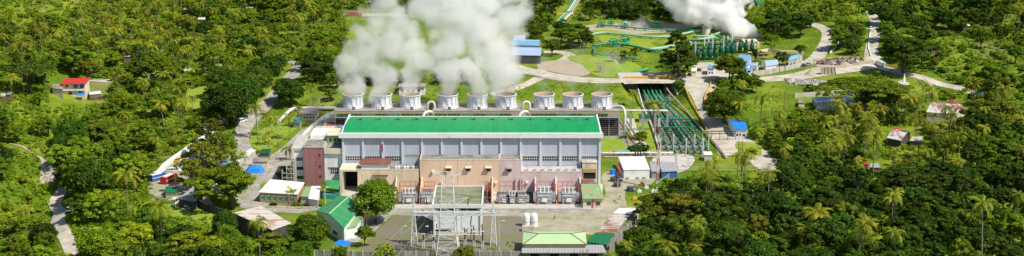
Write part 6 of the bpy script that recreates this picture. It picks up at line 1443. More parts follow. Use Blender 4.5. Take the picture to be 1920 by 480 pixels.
# ------------------------------------------------------------------ prominent plants, each where the photo shows it: kind, tone, base pixel, height, width factor, label
HAND = [
 ('dense','mid',704,418,17,1.0,'full leafy tree between the green gabled house and the transformers'),
 ('palm','palm',688,432,7,.8,'small palm tucked under the full leafy tree'),
 ('round','mid',684,462,8,.8,'small bushy tree at the side of the green gabled house'),
 ('dense','mid',581,470,13.5,.95,'round dense tree standing left of the green gabled house'),
 ('dense','mid',566,492,8,.9,'lower round tree at the picture bottom under the dense one'),
 ('layered','bright',436,392,18,1.1,'bright spreading tree between the workshops and the rusty warehouse'),
 ('feathery','olive',360,366,15,1.15,'tall loose olive tree nearest the vehicle yard'),
 ('feathery','olive',385,352,19,1.2,'tallest loose tree of the clump above the vehicle yard'),
 ('feathery','mid',416,322,17,1.0,'loose grey green tree beside the gate road bend'),
 ('feathery','olive',396,300,18,1.1,'rear loose tree of the clump above the vehicle yard'),
 ('dense','dark',425,240,20,1.0,'dark dense tree at the near end of the roadside grove'),
 ('dense','dark',446,222,20,1.0,'dark tree second from the near end of the roadside grove'),
 ('dense','dark',462,200,18,1.0,'dark tree in the middle of the roadside grove'),
 ('dense','dark',482,180,16,1.0,'dark tree near the far end of the roadside grove'),
 ('dense','dark',500,160,15,1.0,'dark tree at the far end of the roadside grove'),
 ('round','dark',412,215,16,1.0,'dark tree behind the roadside grove above the hill field'),
 ('round','dark',520,140,13,1.0,'dark tree where the left road goes out of sight'),
 ('dense','dark',543,196,13.5,1.1,'single round dark tree on the grass beside the left road'),
 ('layered','dark',590,152,14,1.1,'spreading dark tree above the left road bend'),
 ('round','mid',612,140,14,1.1,'mid green tree between the left road bend and the steam'),
 ('round','mid',632,168,12,1.0,'bushy tree at the foot of the steam cloud, left side'),
 ('round','mid',620,190,8,1.1,'low bushy tree behind the end of the cooling towers'),
 ('palm','palm',588,205,11,1.0,'palm on the bank behind the cream flat hut'),
 ('palm','palm',484,262,13,1.0,'tallest palm of the gate lawn beside the street lamp'),
 ('palm','palm',500,256,11,1.0,'palm second from the street lamp on the gate lawn'),
 ('palm','palm',543,262,11,1.0,'palm on the gate lawn nearest the inner road'),
 ('palm','palm',505,292,12,1.0,'palm standing before the teal roofed shelter'),
 ('palm','palm',522,275,11,1.0,'palm in the middle of the gate lawn'),
 ('palm','palm',560,240,9,1.0,'palm at the end of the white conduit'),
 ('youngpalm','palm',545,300,6,1.0,'young palm beside the inner road bend'),
 ('youngpalm','palm',455,308,6,1.0,'young palm at the gate road verge'),
 ('youngpalm','palm',543,380,6,.9,'small palm before the ochre site office'),
 ('palm','palm',607,372,7,.7,'slim palm at the corner of the green awning'),
 ('shrub','dark',538,322,2.6,1.0,'dark shrub beside the scaffold'),
 ('shrub','mid',527,332,2.4,1.0,'mid green shrub in the bed behind the site office'),
 ('shrub','mid',551,388,1.8,1.0,'clipped shrub in the flower bed by the office windows'),
 ('shrub','bright',600,386,2.0,1.0,'bright yellowish shrub beside the green awning'),
 ('shrub','bright',565,388,1.7,1.0,'bright shrub in the flower bed'),
 ('shrub','dark',512,388,1.7,1.0,'dark shrub in the flower bed under the first teal windows'),
 ('conifer','dark',1274,144,25,1.45,'big dark casuarina beside the road junction above the bridge'),
 ('conifer','olive',1290,136,17,1.1,'second casuarina just right of the biggest one'),
 ('layered','dark',1262,140,11,1.2,'dark low tree at the left foot of the casuarinas'),
 ('layered','mid',1272,172,6,.9,'small thin tree on the bridge wing'),
 ('round','mid',1368,150,13,.9,'mid green tree before the separators at the guard yard'),
 ('round','mid',1372,156,15,1.0,'leafy tree between the guard yard and the blue roofs'),
 ('round','mid',1392,176,14,1.0,'leafy tree below the boundary wall nearest the junction'),
 ('dense','mid',1357,230,15,1.15,'big round bush tree on the inside bend of the sloping road'),
 ('dense','mid',1372,214,11,1.1,'rounded tree beside the big bush tree on the bend'),
 ('round','mid',1410,172,8,1.0,'small tree on the lawn below the boundary wall'),
 ('palm','palm',1424,246,14,1.1,'tall palm with dark crown above the blue roofed cottage'),
 ('palm','palm',1382,238,12,1.0,'palm growing right beside the blue roofed cottage'),
 ('palm','palm',1462,250,11,1.0,'palm with drooping fronds right of the tall dark one'),
 ('palm','palm',1420,285,9,1.0,'palm below the blue roofed cottage'),
 ('round','mid',1438,272,7,.9,'thin small tree by the grass island'),
 ('round','olive',1408,298,5,.8,'sparse small tree on the grass island'),
 ('palm','palm',1228,268,15,1.0,'tall palm rising beside the valves in front of the green pipes'),
 ('palm','palm',1186,204,9,.9,'small palm on the bank above the service path'),
 ('umbrella','mid',1622,216,17,1.25,'wide flat topped umbrella tree before the long canopy'),
 ('umbrella','mid',1650,220,12,.9,'smaller flat topped tree joined to the umbrella tree'),
 ('round','dark',1692,138,21,1.25,'largest dark crown beside the far right road junction'),
 ('round','dark',1728,128,17,1.1,'dark crown right of the largest one'),
 ('round','mid',1578,92,12,1.1,'tree inside the loop road, its near side'),
 ('round','dark',1594,84,13,1.1,'darker tree inside the loop road, its far side'),
 ('feathery','dark',1452,75,17,1.7,'tall loose tree nearest the white plume'),
 ('feathery','mid',1478,62,16,1.7,'tall loose tree behind the lawn of the plume'),
 ('round','dark',1500,70,15,1.1,'dark tree at the head of the round green slope'),
 ('round','mid',1520,50,13,1.1,'tree above the loop road'),
 ('palm','palm',1449,112,9,1.0,'palm on the lawn behind the white walled hall'),
 ('round','dark',1468,122,7,1.1,'small dark tree behind the boundary wall'),
 ('round','dark',1500,108,9,1.0,'small dark tree by the turquoise roof'),
 ('round','dark',1416,118,9,1.0,'dark small tree between the pale blue roofs'),
 ('layered','mid',1420,132,6,.9,'low tree behind the near end of the boundary wall'),
 ('palm','palm',1322,372,12,1.15,'front palm of the pair below the thin post fence'),
 ('palm','palm',1335,345,12,1.15,'rear palm of the pair below the thin post fence'),
 ('palm','palm',1388,362,14,1.2,'palm beneath the tall dark utility pole'),
 ('palm','palm',1398,345,12,1.1,'palm behind the one beneath the utility pole'),
 ('palm','palm',1330,402,11,1.2,'lowest palm in the forest right of the rusty long shed'),
 ('palm','palm',1442,385,11,1.2,'palm at the lower end of the sloping road'),
 ('round','olive',163,150,11,1.3,'rust brown olive tree behind the red roofed house'),
 ('umbrella','dark',58,176,15,1.0,'dark flat topped tree left of the red roofed house'),
 ('palm','palm',360,215,9,1.0,'yellowish palm at the edge of the hill field'),
 ('palm','palm',335,228,11,1.0,'dark palm below the hill field'),
 ('round','mid',1010,90,9,1.0,'tree before the turquoise roof at the steam edge'),
 ('round','mid',1035,106,11,1.1,'tree right of the pale blue shed'),
 ('layered','mid',1068,92,13,1.1,'spreading tree between the shed and the terraces'),
 ('layered','dark',1085,82,12,1.1,'darker spreading tree at the left end of the terraces'),
 ('round','dark',1052,80,13,1.0,'dark tree behind the pale blue shed'),
 ('round','dark',1098,90,9,1.0,'low dark tree at the left end of the lower rack'),
 ('round','dark',1036,30,16,1.2,'big dark tree beside the parallel pipe bundle'),
 ('feathery','mid',1170,118,7,1.2,'small airy tree below the lower rack'),
 ('feathery','mid',1190,112,7,1.2,'small airy tree at the rack corner'),
 ('feathery','olive',1150,116,6,1.2,'small airy tree above the round lawn'),
 ('round','mid',845,112,7,1.0,'small tree seen through the steam'),
 ('shrub','dark',1200,288,4.2,1.2,'dark bush beside the service path pipes'),
 ('shrub','mid',1205,262,3.4,1.2,'bush by the pipe corridor lawn'),
 ('layered','olive',1230,425,13,1.05,'olive spreading tree right beside the rusty long shed'),
 ('layered','olive',1262,430,14,1.1,'olive spreading tree second from the rusty long shed'),
 ('round','bright',1248,372,8,1.0,'bright small tree at the foot of the chain link fence'),
 ('banana','banana',1180,432,5,1.0,'banana clump touching the wall of the rusty long shed'),
 ('round','dark',1830,262,16,1.15,'very round dark tree right of the dull red roof'),
 ('round','dark',1852,272,14,1.1,'dark tree beside the very round one'),
 ('round','olive',1870,238,14,1.2,'brownish olive tree on the right hillside'),
 ('round','olive',1842,225,12,1.2,'brownish tree behind the very round dark one'),
 ('round','bright',874,494,6,1.1,'bright bush tree right of the pylon foot'),
 ('round','bright',722,492,7,1.0,'bright small tree at the yard wall below the gravel yard'),
 ('round','mid',640,492,5.5,1.0,'small tree at the wall near the blue canopy'),
]
for k, t, px, py, h, wd, lb in HAND:
    p = G(px, py); plant(k, t, p.x, p.y, h, lb, None, wd, p.z)
# ------------------------------------------------------------------ the forest
CLR = [  # picture polygons that stay open
 [(560,150),(600,160),(640,160),(1000,160),(1160,160),(1165,150),(1000,120),(1000,90),(1040,40),(1340,36),(1400,40),(1440,88),(1555,92),(1560,120),(1420,145),(1330,150),(1345,210),(1440,280),(1460,325),(1272,330),(1222,372),(1205,400),(1146,486),(600,486),(548,440),(446,424),(440,384),(480,340),(455,306),(438,300),(452,250),(470,236),(500,200),(545,150)],
 [(282,345),(296,312),(345,278),(400,244),(416,255),(372,292),(348,330),(398,372),(408,410),(330,408),(288,380)],
 [(350,168),(415,160),(412,206),(372,214),(346,196)],
 [(92,142),(200,142),(204,196),(92,198)],
 [(440,250),(445,225),(492,170),(535,128),(550,112),(575,115),(560,148),(522,186),(482,228),(470,300),(448,292)],
 [(92,355),(128,348),(126,400),(150,480),(112,480),(90,400)],
 [(640,20),(720,18),(860,24),(1000,60),(1000,130),(640,130),(655,60)],
 [(1510,40),(1570,42),(1570,90),(1610,110),(1625,60),(1615,28),(1655,28),(1650,60),(1656,110),(1720,132),(1810,160),(1800,172),(1720,150),(1745,180),(1700,170),(1655,140),(1560,150),(1500,160),(1520,180),(1610,176),(1610,196),(1480,196),(1480,165),(1400,160),(1400,145)],
 [(1732,188),(1812,188),(1816,212),(1735,214)],[(1655,238),(1732,238),(1735,266),(1655,266)],[(1612,298),(1674,300),(1674,326),(1614,322)],
 [(375,222),(428,222),(425,252),(375,252)],[(1060,-20),(1098,-20),(1070,50),(1035,52)],[(1404,-10),(1430,-10),(1424,16),(1404,10)],
 [(1400,165),(1500,165),(1500,200),(1440,230),(1400,225)],
 [(75,295),(100,300),(108,350),(76,345)],
 [(940,95),(1100,92),(1330,60),(1345,165),(940,172)],
]
GRASS = [  # open grassy slopes with only shrubs
 [(1740,50),(1920,90),(1920,220),(1800,180),(1710,135),(1720,80)],[(1680,70),(1760,60),(1740,100),(1700,110)],[(1540,0),(1700,0),(1690,30),(1640,40),(1560,40)],
 [(1440,150),(1560,150),(1560,210),(1470,230),(1440,200)],[(0,190),(200,205),(150,260),(110,290),(80,420),(0,430)],[(80,0),(150,0),(140,60),(60,60),(0,70),(0,0)],[(500,145),(660,145),(650,200),(520,215),(490,200)],
 [(300,378),(345,384),(430,404),(420,430),(310,405)],[(1272,325),(1450,325),(1400,360),(1290,350),(1240,380)],
]
def clear(px, py): return any(inpoly((px, py), c) for c in CLR)
def grassy(px, py): return any(inpoly((px, py), c) for c in GRASS)
LAND = [('red roofed house', 138, 165), ('hill field', 380, 190), ('valley road', 120, 420), ('ravine stream', 85, 320), ('vehicle yard', 320, 350), ('long white wall', 350, 285), ('rusty warehouse', 490, 410), ('left edge of the scene', 10, 260), ('far left hilltop', 30, 30), ('palm covered hill', 220, 60), ('white hill roof', 378, 40), ('left road end', 560, 110), ('wooded slope left of the steam', 600, 20), ('blue hill roof', 258, 100),
        ('roadside dark grove', 460, 180), ('bottom left corner', 30, 470), ('bottom edge near the warehouse', 400, 470), ('parallel pipe bundle', 1060, 20), ('gravel heaps', 1200, 30), ('white plume', 1400, 20), ('loop road', 1550, 60), ('right hand road top', 1640, 20), ('far right road', 1760, 150), ('upper right corner', 1880, 20), ('dull red roof', 1800, 220), ('right edge of the scene', 1900, 280), ('white sheeted house', 1690, 260), ('grey palm shack', 1640, 315), ('umbrella tree', 1600, 200), ('blue roofed cottage', 1400, 250), ('sloping road end', 1460, 330), ('thin post fence', 1350, 350), ('rusty long shed', 1190, 450), ('bottom edge right of centre', 1350, 470), ('bottom edge of the dark forest', 1600, 460), ('bottom right corner', 1880, 460), ('dark forest heart', 1560, 380), ('right forest slope', 1760, 370)]
TONEW = {'dark': 'dark green', 'mid': 'mid green', 'bright': 'bright green', 'olive': 'olive tinted', 'palm': 'yellow green', 'banana': 'fresh green'}
def where(px, py):
    n, x, y = min(LAND, key=lambda l: (l[1]-px)**2+((l[2]-py)*1.6)**2)
    dx, dy = px-x, (py-y)*1.6
    if abs(dx) < 14 and abs(dy) < 14: r = 'right at'
    elif abs(dx) > abs(dy): r = 'right of' if dx > 0 else 'left of'
    else: r = 'below' if dy > 0 else 'above'
    d = math.hypot(dx, dy); return ('close ' if d < 45 else 'farther ' if d > 90 else '')+r, n
def zone(px, py):
    """cell of the wood -> list of (kind, tone, weight) and crown scale"""
    if py < 125 and px < 420:
        w = .85 if 120 < px < 330 else .5
        return [('palm', 'palm', w*.8), ('youngpalm', 'palm', w*.35), ('round', 'mid', .22), ('round', 'bright', .16), ('layered', 'bright', .08), ('shrub', 'bright', .26), ('feathery', 'mid', .08), ('banana', 'banana', .08), ('round', 'dark', .07)], .72
    if px < 110 and py > 180: return [('shrub', 'bright', .4), ('round', 'bright', .2), ('round', 'mid', .1), ('layered', 'bright', .2), ('banana', 'banana', .15), ('palm', 'palm', .08)], .75
    if px < 345 and py <= 270: return [('round', 'mid', .35), ('round', 'dark', .2), ('round', 'bright', .25), ('layered', 'mid', .2), ('palm', 'palm', .10), ('feathery', 'mid', .1), ('banana', 'banana', .05), ('round', 'olive', .05)], .95
    if px < 620 and py > 270: return [('round', 'mid', .4), ('round', 'bright', .3), ('layered', 'mid', .4), ('layered', 'bright', .3), ('round', 'dark', .15), ('dense', 'mid', .1), ('palm', 'palm', .05), ('banana', 'banana', .06)], 1.3
    if px < 700 and py < 160: return [('round', 'mid', .4), ('round', 'bright', .2), ('round', 'dark', .22), ('palm', 'palm', .07), ('layered', 'mid', .15), ('shrub', 'bright', .12), ('feathery', 'mid', .08)], .8
    if px < 1340 and py < 60: return [('round', 'dark', .4), ('dense', 'dark', .3), ('round', 'mid', .3), ('feathery', 'dark', .1)], .95
    if px >= 1400 and py < 200: return [('round', 'dark', .35), ('round', 'mid', .3), ('round', 'bright', .08), ('layered', 'mid', .15), ('shrub', 'mid', .3), ('feathery', 'mid', .1), ('palm', 'palm', .03)], .85
    if 1540 < px < 1800 and 225 < py < 345: return [('palm', 'palm', .8), ('youngpalm', 'palm', .2), ('round', 'dark', .2), ('round', 'mid', .12), ('banana', 'banana', .22), ('layered', 'dark', .1)], .85
    if px >= 1430 and py < 260: return [('round', 'dark', .3), ('round', 'mid', .3), ('banana', 'banana', .15), ('palm', 'palm', .15), ('layered', 'mid', .2), ('round', 'olive', .08)], .8
    if px > 1180 and py > 330: return [('round', 'dark', .7), ('layered', 'dark', .4), ('round', 'mid', .10), ('round', 'olive', .05), ('banana', 'banana', .06), ('youngpalm', 'mid', .15), ('palm', 'palm', .06), ('feathery', 'dark', .08), ('dense', 'dark', .1)], 1.0  # mostly dark leaf tones here, standing in for cloud shade over this wood
    return [('round', 'dark', .3), ('round', 'mid', .4), ('layered', 'mid', .2), ('palm', 'palm', .12), ('banana', 'banana', .08)], .9
CAPK = {'round': 298, 'palm': 298, 'layered': 290, 'shrub': 220}
cell = {}
def near(x, y, r):
    cx, cy_ = int(x//8), int(y//8)
    for i in range(cx-2, cx+3):
        for j in range(cy_-2, cy_+3):
            for (a, b, q) in cell.get((i, j), ()):
                if (a-x)**2+(b-y)**2 < ((q+r)*.80)**2: return True
    return False
def put(x, y, r): cell.setdefault((int(x//8), int(y//8)), []).append((x, y, r))
for x, y, r, o in PLACED: put(x, y, r)
def Gv(px, py):
    """many picture points onto the ground at once"""
    out = []; ts = np.linspace(350, 3300, 420)
    for i in range(0, len(px), 3000):
        a = np.asarray(px[i:i+3000], float)[:, None]; b = np.asarray(py[i:i+3000], float)[:, None]
        rx, ry, rz = (a-960)/F, ct-(b-240)/F*st, -st-(b-240)/F*ct
        g = hgt(rx*ts, ry*ts)-(CH+rz*ts); k = np.maximum(1, np.argmax(g > 0, axis=1)); j = np.arange(len(a))
        g0, g1 = g[j, k-1], g[j, k]; t = ts[k-1]+(ts[k]-ts[k-1])*np.clip(-g0/(g1-g0+1e-9), 0, 1)
        x, y = rx[:, 0]*t, ry[:, 0]*t; out.append(np.stack([x, y, hgt(x, y)], 1))
    return np.concatenate(out)
cand = []
while len(cand) < 27000:
    px = random.uniform(-60, 1980); py = random.uniform(-45, 640)
    # candidates are thinned so that they are even over the ground, not over the picture
    if random.random() > ((480+130)/(py+480+60))**2*.9 or clear(px, py): continue
    cand.append((px, py))
nforest = 0
GW = Gv([c[0] for c in cand], [c[1] for c in cand])
filler = []; WOOD = []
for (px, py), gw in zip(cand, GW):
    g_ = grassy(px, py)
    if g_ and random.random() < .8: continue
    zs, zsc = zone(px, py)
    if g_: zs = [('shrub', 'bright' if px < 1200 else 'mid', 1), ('round', 'mid', .12)]
    k, t, _ = random.choices(zs, [z[2] for z in zs])[0]
    nv = mnoise.noise(Vector((gw[0]/32, gw[1]/60, 5.5))) + .5*mnoise.noise(Vector((gw[0]/13, gw[1]/24, 1.5)))
    hv_ = 1.0
    if not g_ and (px < 700 or py < 220):        # stands of dark wood alternate with low bright regrowth
        if nv > .16:
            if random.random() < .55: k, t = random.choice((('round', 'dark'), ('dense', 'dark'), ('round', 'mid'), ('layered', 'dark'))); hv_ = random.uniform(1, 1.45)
        elif nv < -.06 and k in ('round', 'dense', 'layered', 'feathery'):
            if random.random() < .6: k, t = random.choice((('shrub', 'bright'), ('shrub', 'mid'), ('banana', 'banana'), ('youngpalm', 'palm'), ('round', 'bright'))); hv_ = .8
            if random.random() < .35: continue
    h = hv_*BASEH[k]*zsc*random.uniform(.62, 1.35)*(1.3 if k == 'palm' else 1); wd = random.uniform(.78, 1.25); 
    if k == 'shrub': h *= random.uniform(1, 2.0); wd = random.uniform(.8, 1.3)
    p = Vector(gw); r = CROWN[k]*h/BASEH[k]*wd
    if k in ('palm',): r *= .8
    if near(p.x, p.y, r): continue
    s = scale_at(p.y, p.z+h); tx, ty = proj(p.x, p.y, p.z+h*(.98 if k != 'palm' else .85)); mx, my = proj(p.x, p.y, p.z+h*.6)
    rp = r*s*.85
    if clear(tx, ty) or clear(mx-rp, my) or clear(mx+rp, my) or clear(mx, my): continue
    put(p.x, p.y, r); nforest += 1
    rel, nm_ = where(px, py)
    nmk, cat = ENG[k]; size = 'tall' if h > BASEH[k]*zsc*1.05 else 'low' if h < BASEH[k]*zsc*.85 else 'middle sized'
    shape = {'round': 'broadleaf tree', 'dense': 'dense tree', 'layered': 'spreading tree', 'umbrella': 'umbrella tree', 'feathery': 'feathery tree', 'palm': 'coconut palm', 'youngpalm': 'young palm', 'banana': 'banana clump', 'shrub': 'leafy shrub', 'conifer': 'conifer'}[k]
    lb = f'{size} {TONEW[t]} {shape} {rel} the {nm_}'
    inview = -15 < px < 1935 and ty < 478 and my > 2
    WOOD.append(((h*s if inview else 0), k, t, p.x, p.y, p.z, h, wd, lb, f'{shape}s round the {nm_}'))
WOOD.sort(key=lambda w: -w[0])
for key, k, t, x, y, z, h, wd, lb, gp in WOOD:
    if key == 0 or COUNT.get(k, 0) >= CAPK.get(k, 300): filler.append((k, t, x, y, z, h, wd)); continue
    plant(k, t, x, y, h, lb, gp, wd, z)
print('FOREST', nforest, COUNT, 'filler', len(filler))
# what is past the limits of one kind: one mass of far canopy
# (built as loose leaf quads of the same shapes, thinned)
CR = {}
def quads_of(me):
    if me.name not in CR:
        a = np.empty(len(me.vertices)*3, np.float32); me.vertices.foreach_get('co', a); CR[me.name] = a.reshape(-1, 4, 3)
    return CR[me.name]
big = []
for k, t, x, y, z, h, wd in filler:
    tm, cm = random.choice(PR[(k, t)]); q = quads_of(cm); q = q[rng.random(len(q)) < .4]; s = h/BASEH[k]; a = random.uniform(0, 6.28); c, s_ = math.cos(a), math.sin(a)
    Rm = np.array([[c, -s_, 0], [s_, c, 0], [0, 0, 1]], np.float32); ctr = q.mean(1, keepdims=True); q = ctr+(q-ctr)*1.35
    big.append((q*np.array([s*wd, s*wd, s], np.float32)) @ Rm.T + np.array([x, y, z], np.float32))
if big:
    o = bpy.data.objects.new('distant_canopy', quads_mesh('distant_canopy', np.concatenate(big), 'leaf_mid')); COL.objects.link(o); tag(o, 'leafy canopy filling the wood between the nearer trees', 'tree canopy', kind='stuff')
# ------------------------------------------------------------------ undergrowth: low plants covering the ground between the trees
pts = []
n_try = 80000
for i in range(n_try):
    px = random.uniform(-40, 1960); py = random.uniform(-40, 500)
    if random.random() > ((480+40)/(py+480+60))**1.5: continue
    if clear(px, py): continue
    g_ = grassy(px, py)
    if g_ and random.random() < .45: continue
    pts.append((px, py, g_))
U = np.array([[p[0], p[1]] for p in pts]); UG = Gv(U[:, 0], U[:, 1]); n = len(UG); NL = 26
ctr = UG + np.array([0, 0, .35]); rad = rng.uniform(.7, 1.9, n)
d = unit(rng.normal(size=(n, NL, 3))); d[..., 2] = np.abs(d[..., 2])*.8
C = (ctr[:, None, :] + d*rad[:, None, None]*rng.uniform(.4, 1, (n, NL, 1))).reshape(-1, 3)
Nn = (d+np.array([0, 0, .6])+rng.normal(size=d.shape)*.35).reshape(-1, 3)
q = leafs(C, Nn, .40, .6)
o = bpy.data.objects.new('undergrowth', quads_mesh('undergrowth', q, 'leaf_under')); COL.objects.link(o); tag(o, 'dense low undergrowth of bright green leaves covering the slopes', 'undergrowth', kind='stuff')
# grass tufts and weeds inside the open areas
OPEN = [[(1000,152),(1160,158),(1180,200),(1165,200),(1000,172),(1000,160)], [(560,165),(650,160),(640,200),(560,205)], [(640,160),(1000,162),(1160,160),(1165,175),(1000,185),(640,178)], [(1250,170),(1282,168),(1330,255),(1350,290),(1330,280),(1300,235)], [(1275,300),(1450,325),(1270,325)],
        [(1200,345),(1250,350),(1220,400),(1205,400)], [(1400,165),(1500,165),(1500,200),(1440,230),(1400,225)], [(1420,92),(1555,96),(1550,100),(1430,112)], [(1385,215),(1440,225),(1450,280),(1400,250)], [(1100,100),(1200,108),(1230,128),(1200,140),(1196,122),(1150,108)], [(1100,76),(1200,92),(1280,96),(1290,120),(1240,130),(1200,118),(1110,100)],
        [(1150,345),(1168,352),(1160,392),(1150,392)], [(1140,480),(1200,420),(1196,480)], [(860,450),(980,455),(980,478),(860,478)], [(1180,205),(1200,200),(1232,290),(1215,285)], [(500,205),(560,205),(520,280),(480,270)], [(1530,150),(1600,150),(1600,176),(1500,176)],
        [(1660,130),(1690,145),(1720,170),(1680,165)], [(1040,100),(1100,80),(1104,100),(1060,110)], [(1340,40),(1400,38),(1400,60),(1340,60)], [(640,30),(860,36),(1000,62),(1000,120),(640,150),(650,60)], [(1660,108),(1655,60),(1625,60),(1575,92),(1620,108)], [(1430,90),(1500,70),(1556,90),(1540,98),(1430,98)]]
TT = []
for poly in OPEN:
    x0, x1, y0, y1 = min(p[0] for p in poly), max(p[0] for p in poly), min(p[1] for p in poly), max(p[1] for p in poly)
    for _ in range(int((x1-x0)*(y1-y0)*.055)):
        px, py = random.uniform(x0, x1), random.uniform(y0, y1)
        if inpoly((px, py), poly):
            if random.random() < .75*(0.5+0.5*math.sin(px*.11)*math.cos(py*.2)): TT.append((px, py))
TT = np.array(TT); TT = Gv(TT[:, 0], TT[:, 1]); n = len(TT); NL = 16; d = unit(rng.normal(size=(n, NL, 3))); d[..., 2] = np.abs(d[..., 2])*.9
rad = rng.uniform(.4, 1.15, n); C = (TT[:, None, :]+d*rad[:, None, None]*rng.uniform(.4, 1, (n, NL, 1))).reshape(-1, 3)
q = leafs(C, (d+np.array([0, 0, .5])+rng.normal(size=d.shape)*.35).reshape(-1, 3), .26, .5)
o = bpy.data.objects.new('weeds', quads_mesh('weeds', q, 'leaf_under')); COL.objects.link(o); tag(o, 'tufts of weeds and tall grass on banks and verges', 'weeds', kind='stuff')
# ------------------------------------------------------------------ steam
def steam(name, label, blobs, Yf, dens, col=(.985, .985, .98), warp=(9, 3.2), edge=.30, erode=.42, aniso=.25, nscale=(.05, .16), step=.18, det=.11):
    """one closed cloud body: a rounded hull filled with an uneven scattering volume that thins towards its edge"""
    bm = bmesh.new(); S = []
    for px, py, rp in blobs:
        Y_ = Yf(px, py); c = atY(px, py, Y_); r = rp/scale_at(Y_, c.z); S.append((c, r))
        bmesh.ops.create_icosphere(bm, subdivisions=2, radius=r*.97+warp[0]*.30, matrix=Matrix.Translation(c))
    me = bpy.data.meshes.new(name); bm.to_mesh(me); bm.free(); o = bpy.data.objects.new(name, me); COL.objects.link(o)
    md = o.modifiers.new('hull', 'REMESH'); md.mode = 'VOXEL'; md.voxel_size = 1.6
    m = bpy.data.materials.new(name); m.use_nodes = True; nt = m.node_tree; nt.nodes.remove(nt.nodes['Principled BSDF']); out = nt.nodes['Material Output']
    g = nn(nt, 'ShaderNodeNewGeometry'); P = g.outputs['Position']
    def vnoise(scale, detail):
        n = nn(nt, 'ShaderNodeTexNoise'); n.inputs['Scale'].default_value = scale; n.inputs['Detail'].default_value = detail; n.inputs['Roughness'].default_value = .6; nt.links.new(P0, n.inputs['Vector'])
        s = nn(nt, 'ShaderNodeVectorMath', operation='SUBTRACT'); nt.links.new(n.outputs['Color'], s.inputs[0]); s.inputs[1].default_value = (.5, .5, .5); return s.outputs[0]
    P0 = P
    for k in (0, 1):
        q = nn(nt, 'ShaderNodeVectorMath', operation='MULTIPLY_ADD'); nt.links.new(vnoise(nscale[k], 1), q.inputs[0]); q.inputs[1].default_value = (warp[k]*2.2,)*3; nt.links.new(P, q.inputs[2]); P = q.outputs[0]
    acc = None
    for c, r in S:
        d = nn(nt, 'ShaderNodeVectorMath', operation='DISTANCE'); nt.links.new(P, d.inputs[0]); d.inputs[1].default_value = c
        a = nn(nt, 'ShaderNodeMath', operation='MULTIPLY_ADD'); nt.links.new(d.outputs['Value'], a.inputs[0]); a.inputs[1].default_value = -1/r; a.inputs[2].default_value = 1
        if acc is None: acc = a.outputs[0]
        else:
            mx = nn(nt, 'ShaderNodeMath', operation='SMOOTH_MAX'); nt.links.new(acc, mx.inputs[0]); nt.links.new(a.outputs[0], mx.inputs[1]); mx.inputs[2].default_value = .12; acc = mx.outputs[0]
    n = nn(nt, 'ShaderNodeTexNoise'); n.inputs['Scale'].default_value = det; n.inputs['Detail'].default_value = 4; n.inputs['Roughness'].default_value = .62; nt.links.new(P0, n.inputs['Vector'])
    e = nn(nt, 'ShaderNodeMath', operation='MULTIPLY_ADD'); nt.links.new(n.outputs['Fac'], e.inputs[0]); e.inputs[1].default_value = -erode*2; nt.links.new(acc, e.inputs[2])
    f = nn(nt, 'ShaderNodeMath', operation='ADD'); nt.links.new(e.outputs[0], f.inputs[0]); f.inputs[1].default_value = erode*.80
    mr = nn(nt, 'ShaderNodeMapRange', interpolation_type='SMOOTHSTEP'); nt.links.new(f.outputs[0], mr.inputs['Value']); mr.inputs['From Max'].default_value = edge; mr.inputs['To Max'].default_value = dens
    pv = nn(nt, 'ShaderNodeVolumeScatter'); pv.inputs['Color'].default_value = (*col, 1); pv.inputs['Anisotropy'].default_value = aniso
    nt.links.new(mr.outputs[0], pv.inputs['Density']); nt.links.new(pv.outputs[0], out.inputs['Volume'])
    m.cycles.volume_step_rate = step; me.materials.append(m)
    tag(o, label, 'steam', kind='stuff'); return o
Yc = lambda px, py: T0 + 346.5 + max(0, 165-py)*.12
base = []
for px, w in ((662, 1), (716, 1), (770, .8), (840, .95), (895, 1.05), (949, 1.05)):
    base += [(px, 176, 29*w), (px, 166, 29*w), (px+1, 154, 29*w), (px+3, 138, 34*w)]
steam('steam_cloud', 'large drifting steam cloud rising from the six stacks on the left and middle towers', base+[
    (662, 122, 32), (690, 100, 42), (735, 85, 42), (700, 128, 32), (760, 62, 34), (742, 30, 34), (722, 0, 36), (705, 12, 26), (650, 115, 22), (680, 80, 34), (775, 92, 36), (700, 45, 34), (775, 130, 24),
    (800, 108, 30), (835, 78, 48), (862, 30, 58), (905, 62, 58), (942, 105, 44), (952, 40, 46), (972, 18, 32), (835, 135, 34), (890, 130, 38), (945, 135, 32), (905, -8, 62), (850, -40, 60), (955, -40, 55), (800, 25, 40), (810, -20, 50)],
    Yc, .145, edge=.46, erode=.34, warp=(9, 4.2), aniso=.2, det=.14, nscale=(.05, .17))
for px, lb in ((1020, 'first'), (1074, 'second'), (1128, 'third')):
    steam('thin_steam', f'faint veil of steam over the {lb} stack of the tower block nearest the cutting', [(px, 175, 17), (px-2, 158, 16), (px-6+(px-1020)*.12, 138, 18), (px+(px-1020)*.2, 116, 20)], Yc, .045, edge=.6, erode=.5, warp=(4, 2), nscale=(.08, .2), step=.4)
steam('drifting_steam', 'faint veil of steam drifting low over the round lawn', [(1120, 118, 26), (1160, 122, 30), (1140, 105, 24), (1085, 100, 22)], lambda a, b: YY(418), .016, edge=.6, erode=.5, warp=(5, 2), step=.4)
Yr = lambda px, py: YY(462) + (80-py)*.3
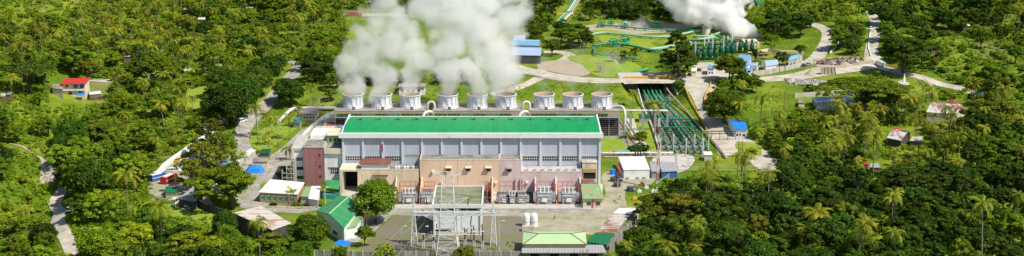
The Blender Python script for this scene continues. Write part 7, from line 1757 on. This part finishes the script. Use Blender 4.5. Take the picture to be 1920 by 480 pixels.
steam('dense_plume', 'dense bright white plume billowing from the concrete stack and basin', [(1420, 78, 10), (1408, 74, 14), (1392, 68, 18), (1378, 76, 10), (1378, 52, 26), (1400, 58, 15), (1362, 34, 32), (1382, 18, 28), (1340, 16, 34), (1312, 8, 30), (1350, -12, 40), (1392, -8, 26), (1290, -14, 38), (1325, 28, 18)],
      Yr, .45, col=(.997, .997, .997), edge=.18, erode=.34, warp=(7, 4), nscale=(.05, .14), step=.12, det=.14, aniso=.1)
steam('light_plume', 'looser paler plume trailing from the slim stack towards the picture top', [(1324, 58, 9), (1318, 46, 16), (1300, 30, 22), (1280, 16, 24), (1262, 2, 24), (1250, -12, 24), (1300, 8, 26), (1335, 48, 14)], Yr, .2, col=(.995, .995, .995), edge=.35, erode=.45, warp=(6, 3), step=.25)
# ------------------------------------------------------------------ light
w = bpy.data.worlds.new("World"); sc.world = w; w.use_nodes = True
nt = w.node_tree; bg = nt.nodes['Background']; sky = nt.nodes.new('ShaderNodeTexSky'); sky.sky_type = 'NISHITA'
sky.sun_disc = False; SE = 53; 
sd = Vector((.85, -.53, math.tan(R(SE)))).normalized()     # towards the sun
sky.sun_elevation = R(SE); sky.sun_rotation = math.atan2(sd.x, sd.y)
nt.links.new(sky.outputs[0], bg.inputs[0]); bg.inputs[1].default_value = .095
sl = bpy.data.lights.new('sun', 'SUN'); so = bpy.data.objects.new('sun', sl); COL.objects.link(so)
sl.energy = 4.9; sl.angle = R(.53); sl.color = (1, .94, .82)
so.rotation_euler = (-sd).to_track_quat('-Z', 'Y').to_euler(); so.location = (100, 0, 300)
sc.view_settings.view_transform = 'Standard'; sc.view_settings.look = 'None'; sc.view_settings.exposure = .2; sc.view_settings.gamma = 1
sc.view_settings.use_curve_mapping = False
cy = sc.cycles
cy.max_bounces = 12; cy.diffuse_bounces = 3; cy.glossy_bounces = 2; cy.transmission_bounces = 3; cy.volume_bounces = 12; cy.transparent_max_bounces = 8
cy.use_denoising = True
for o in bpy.data.objects:
    if '_o' in o: del o['_o']
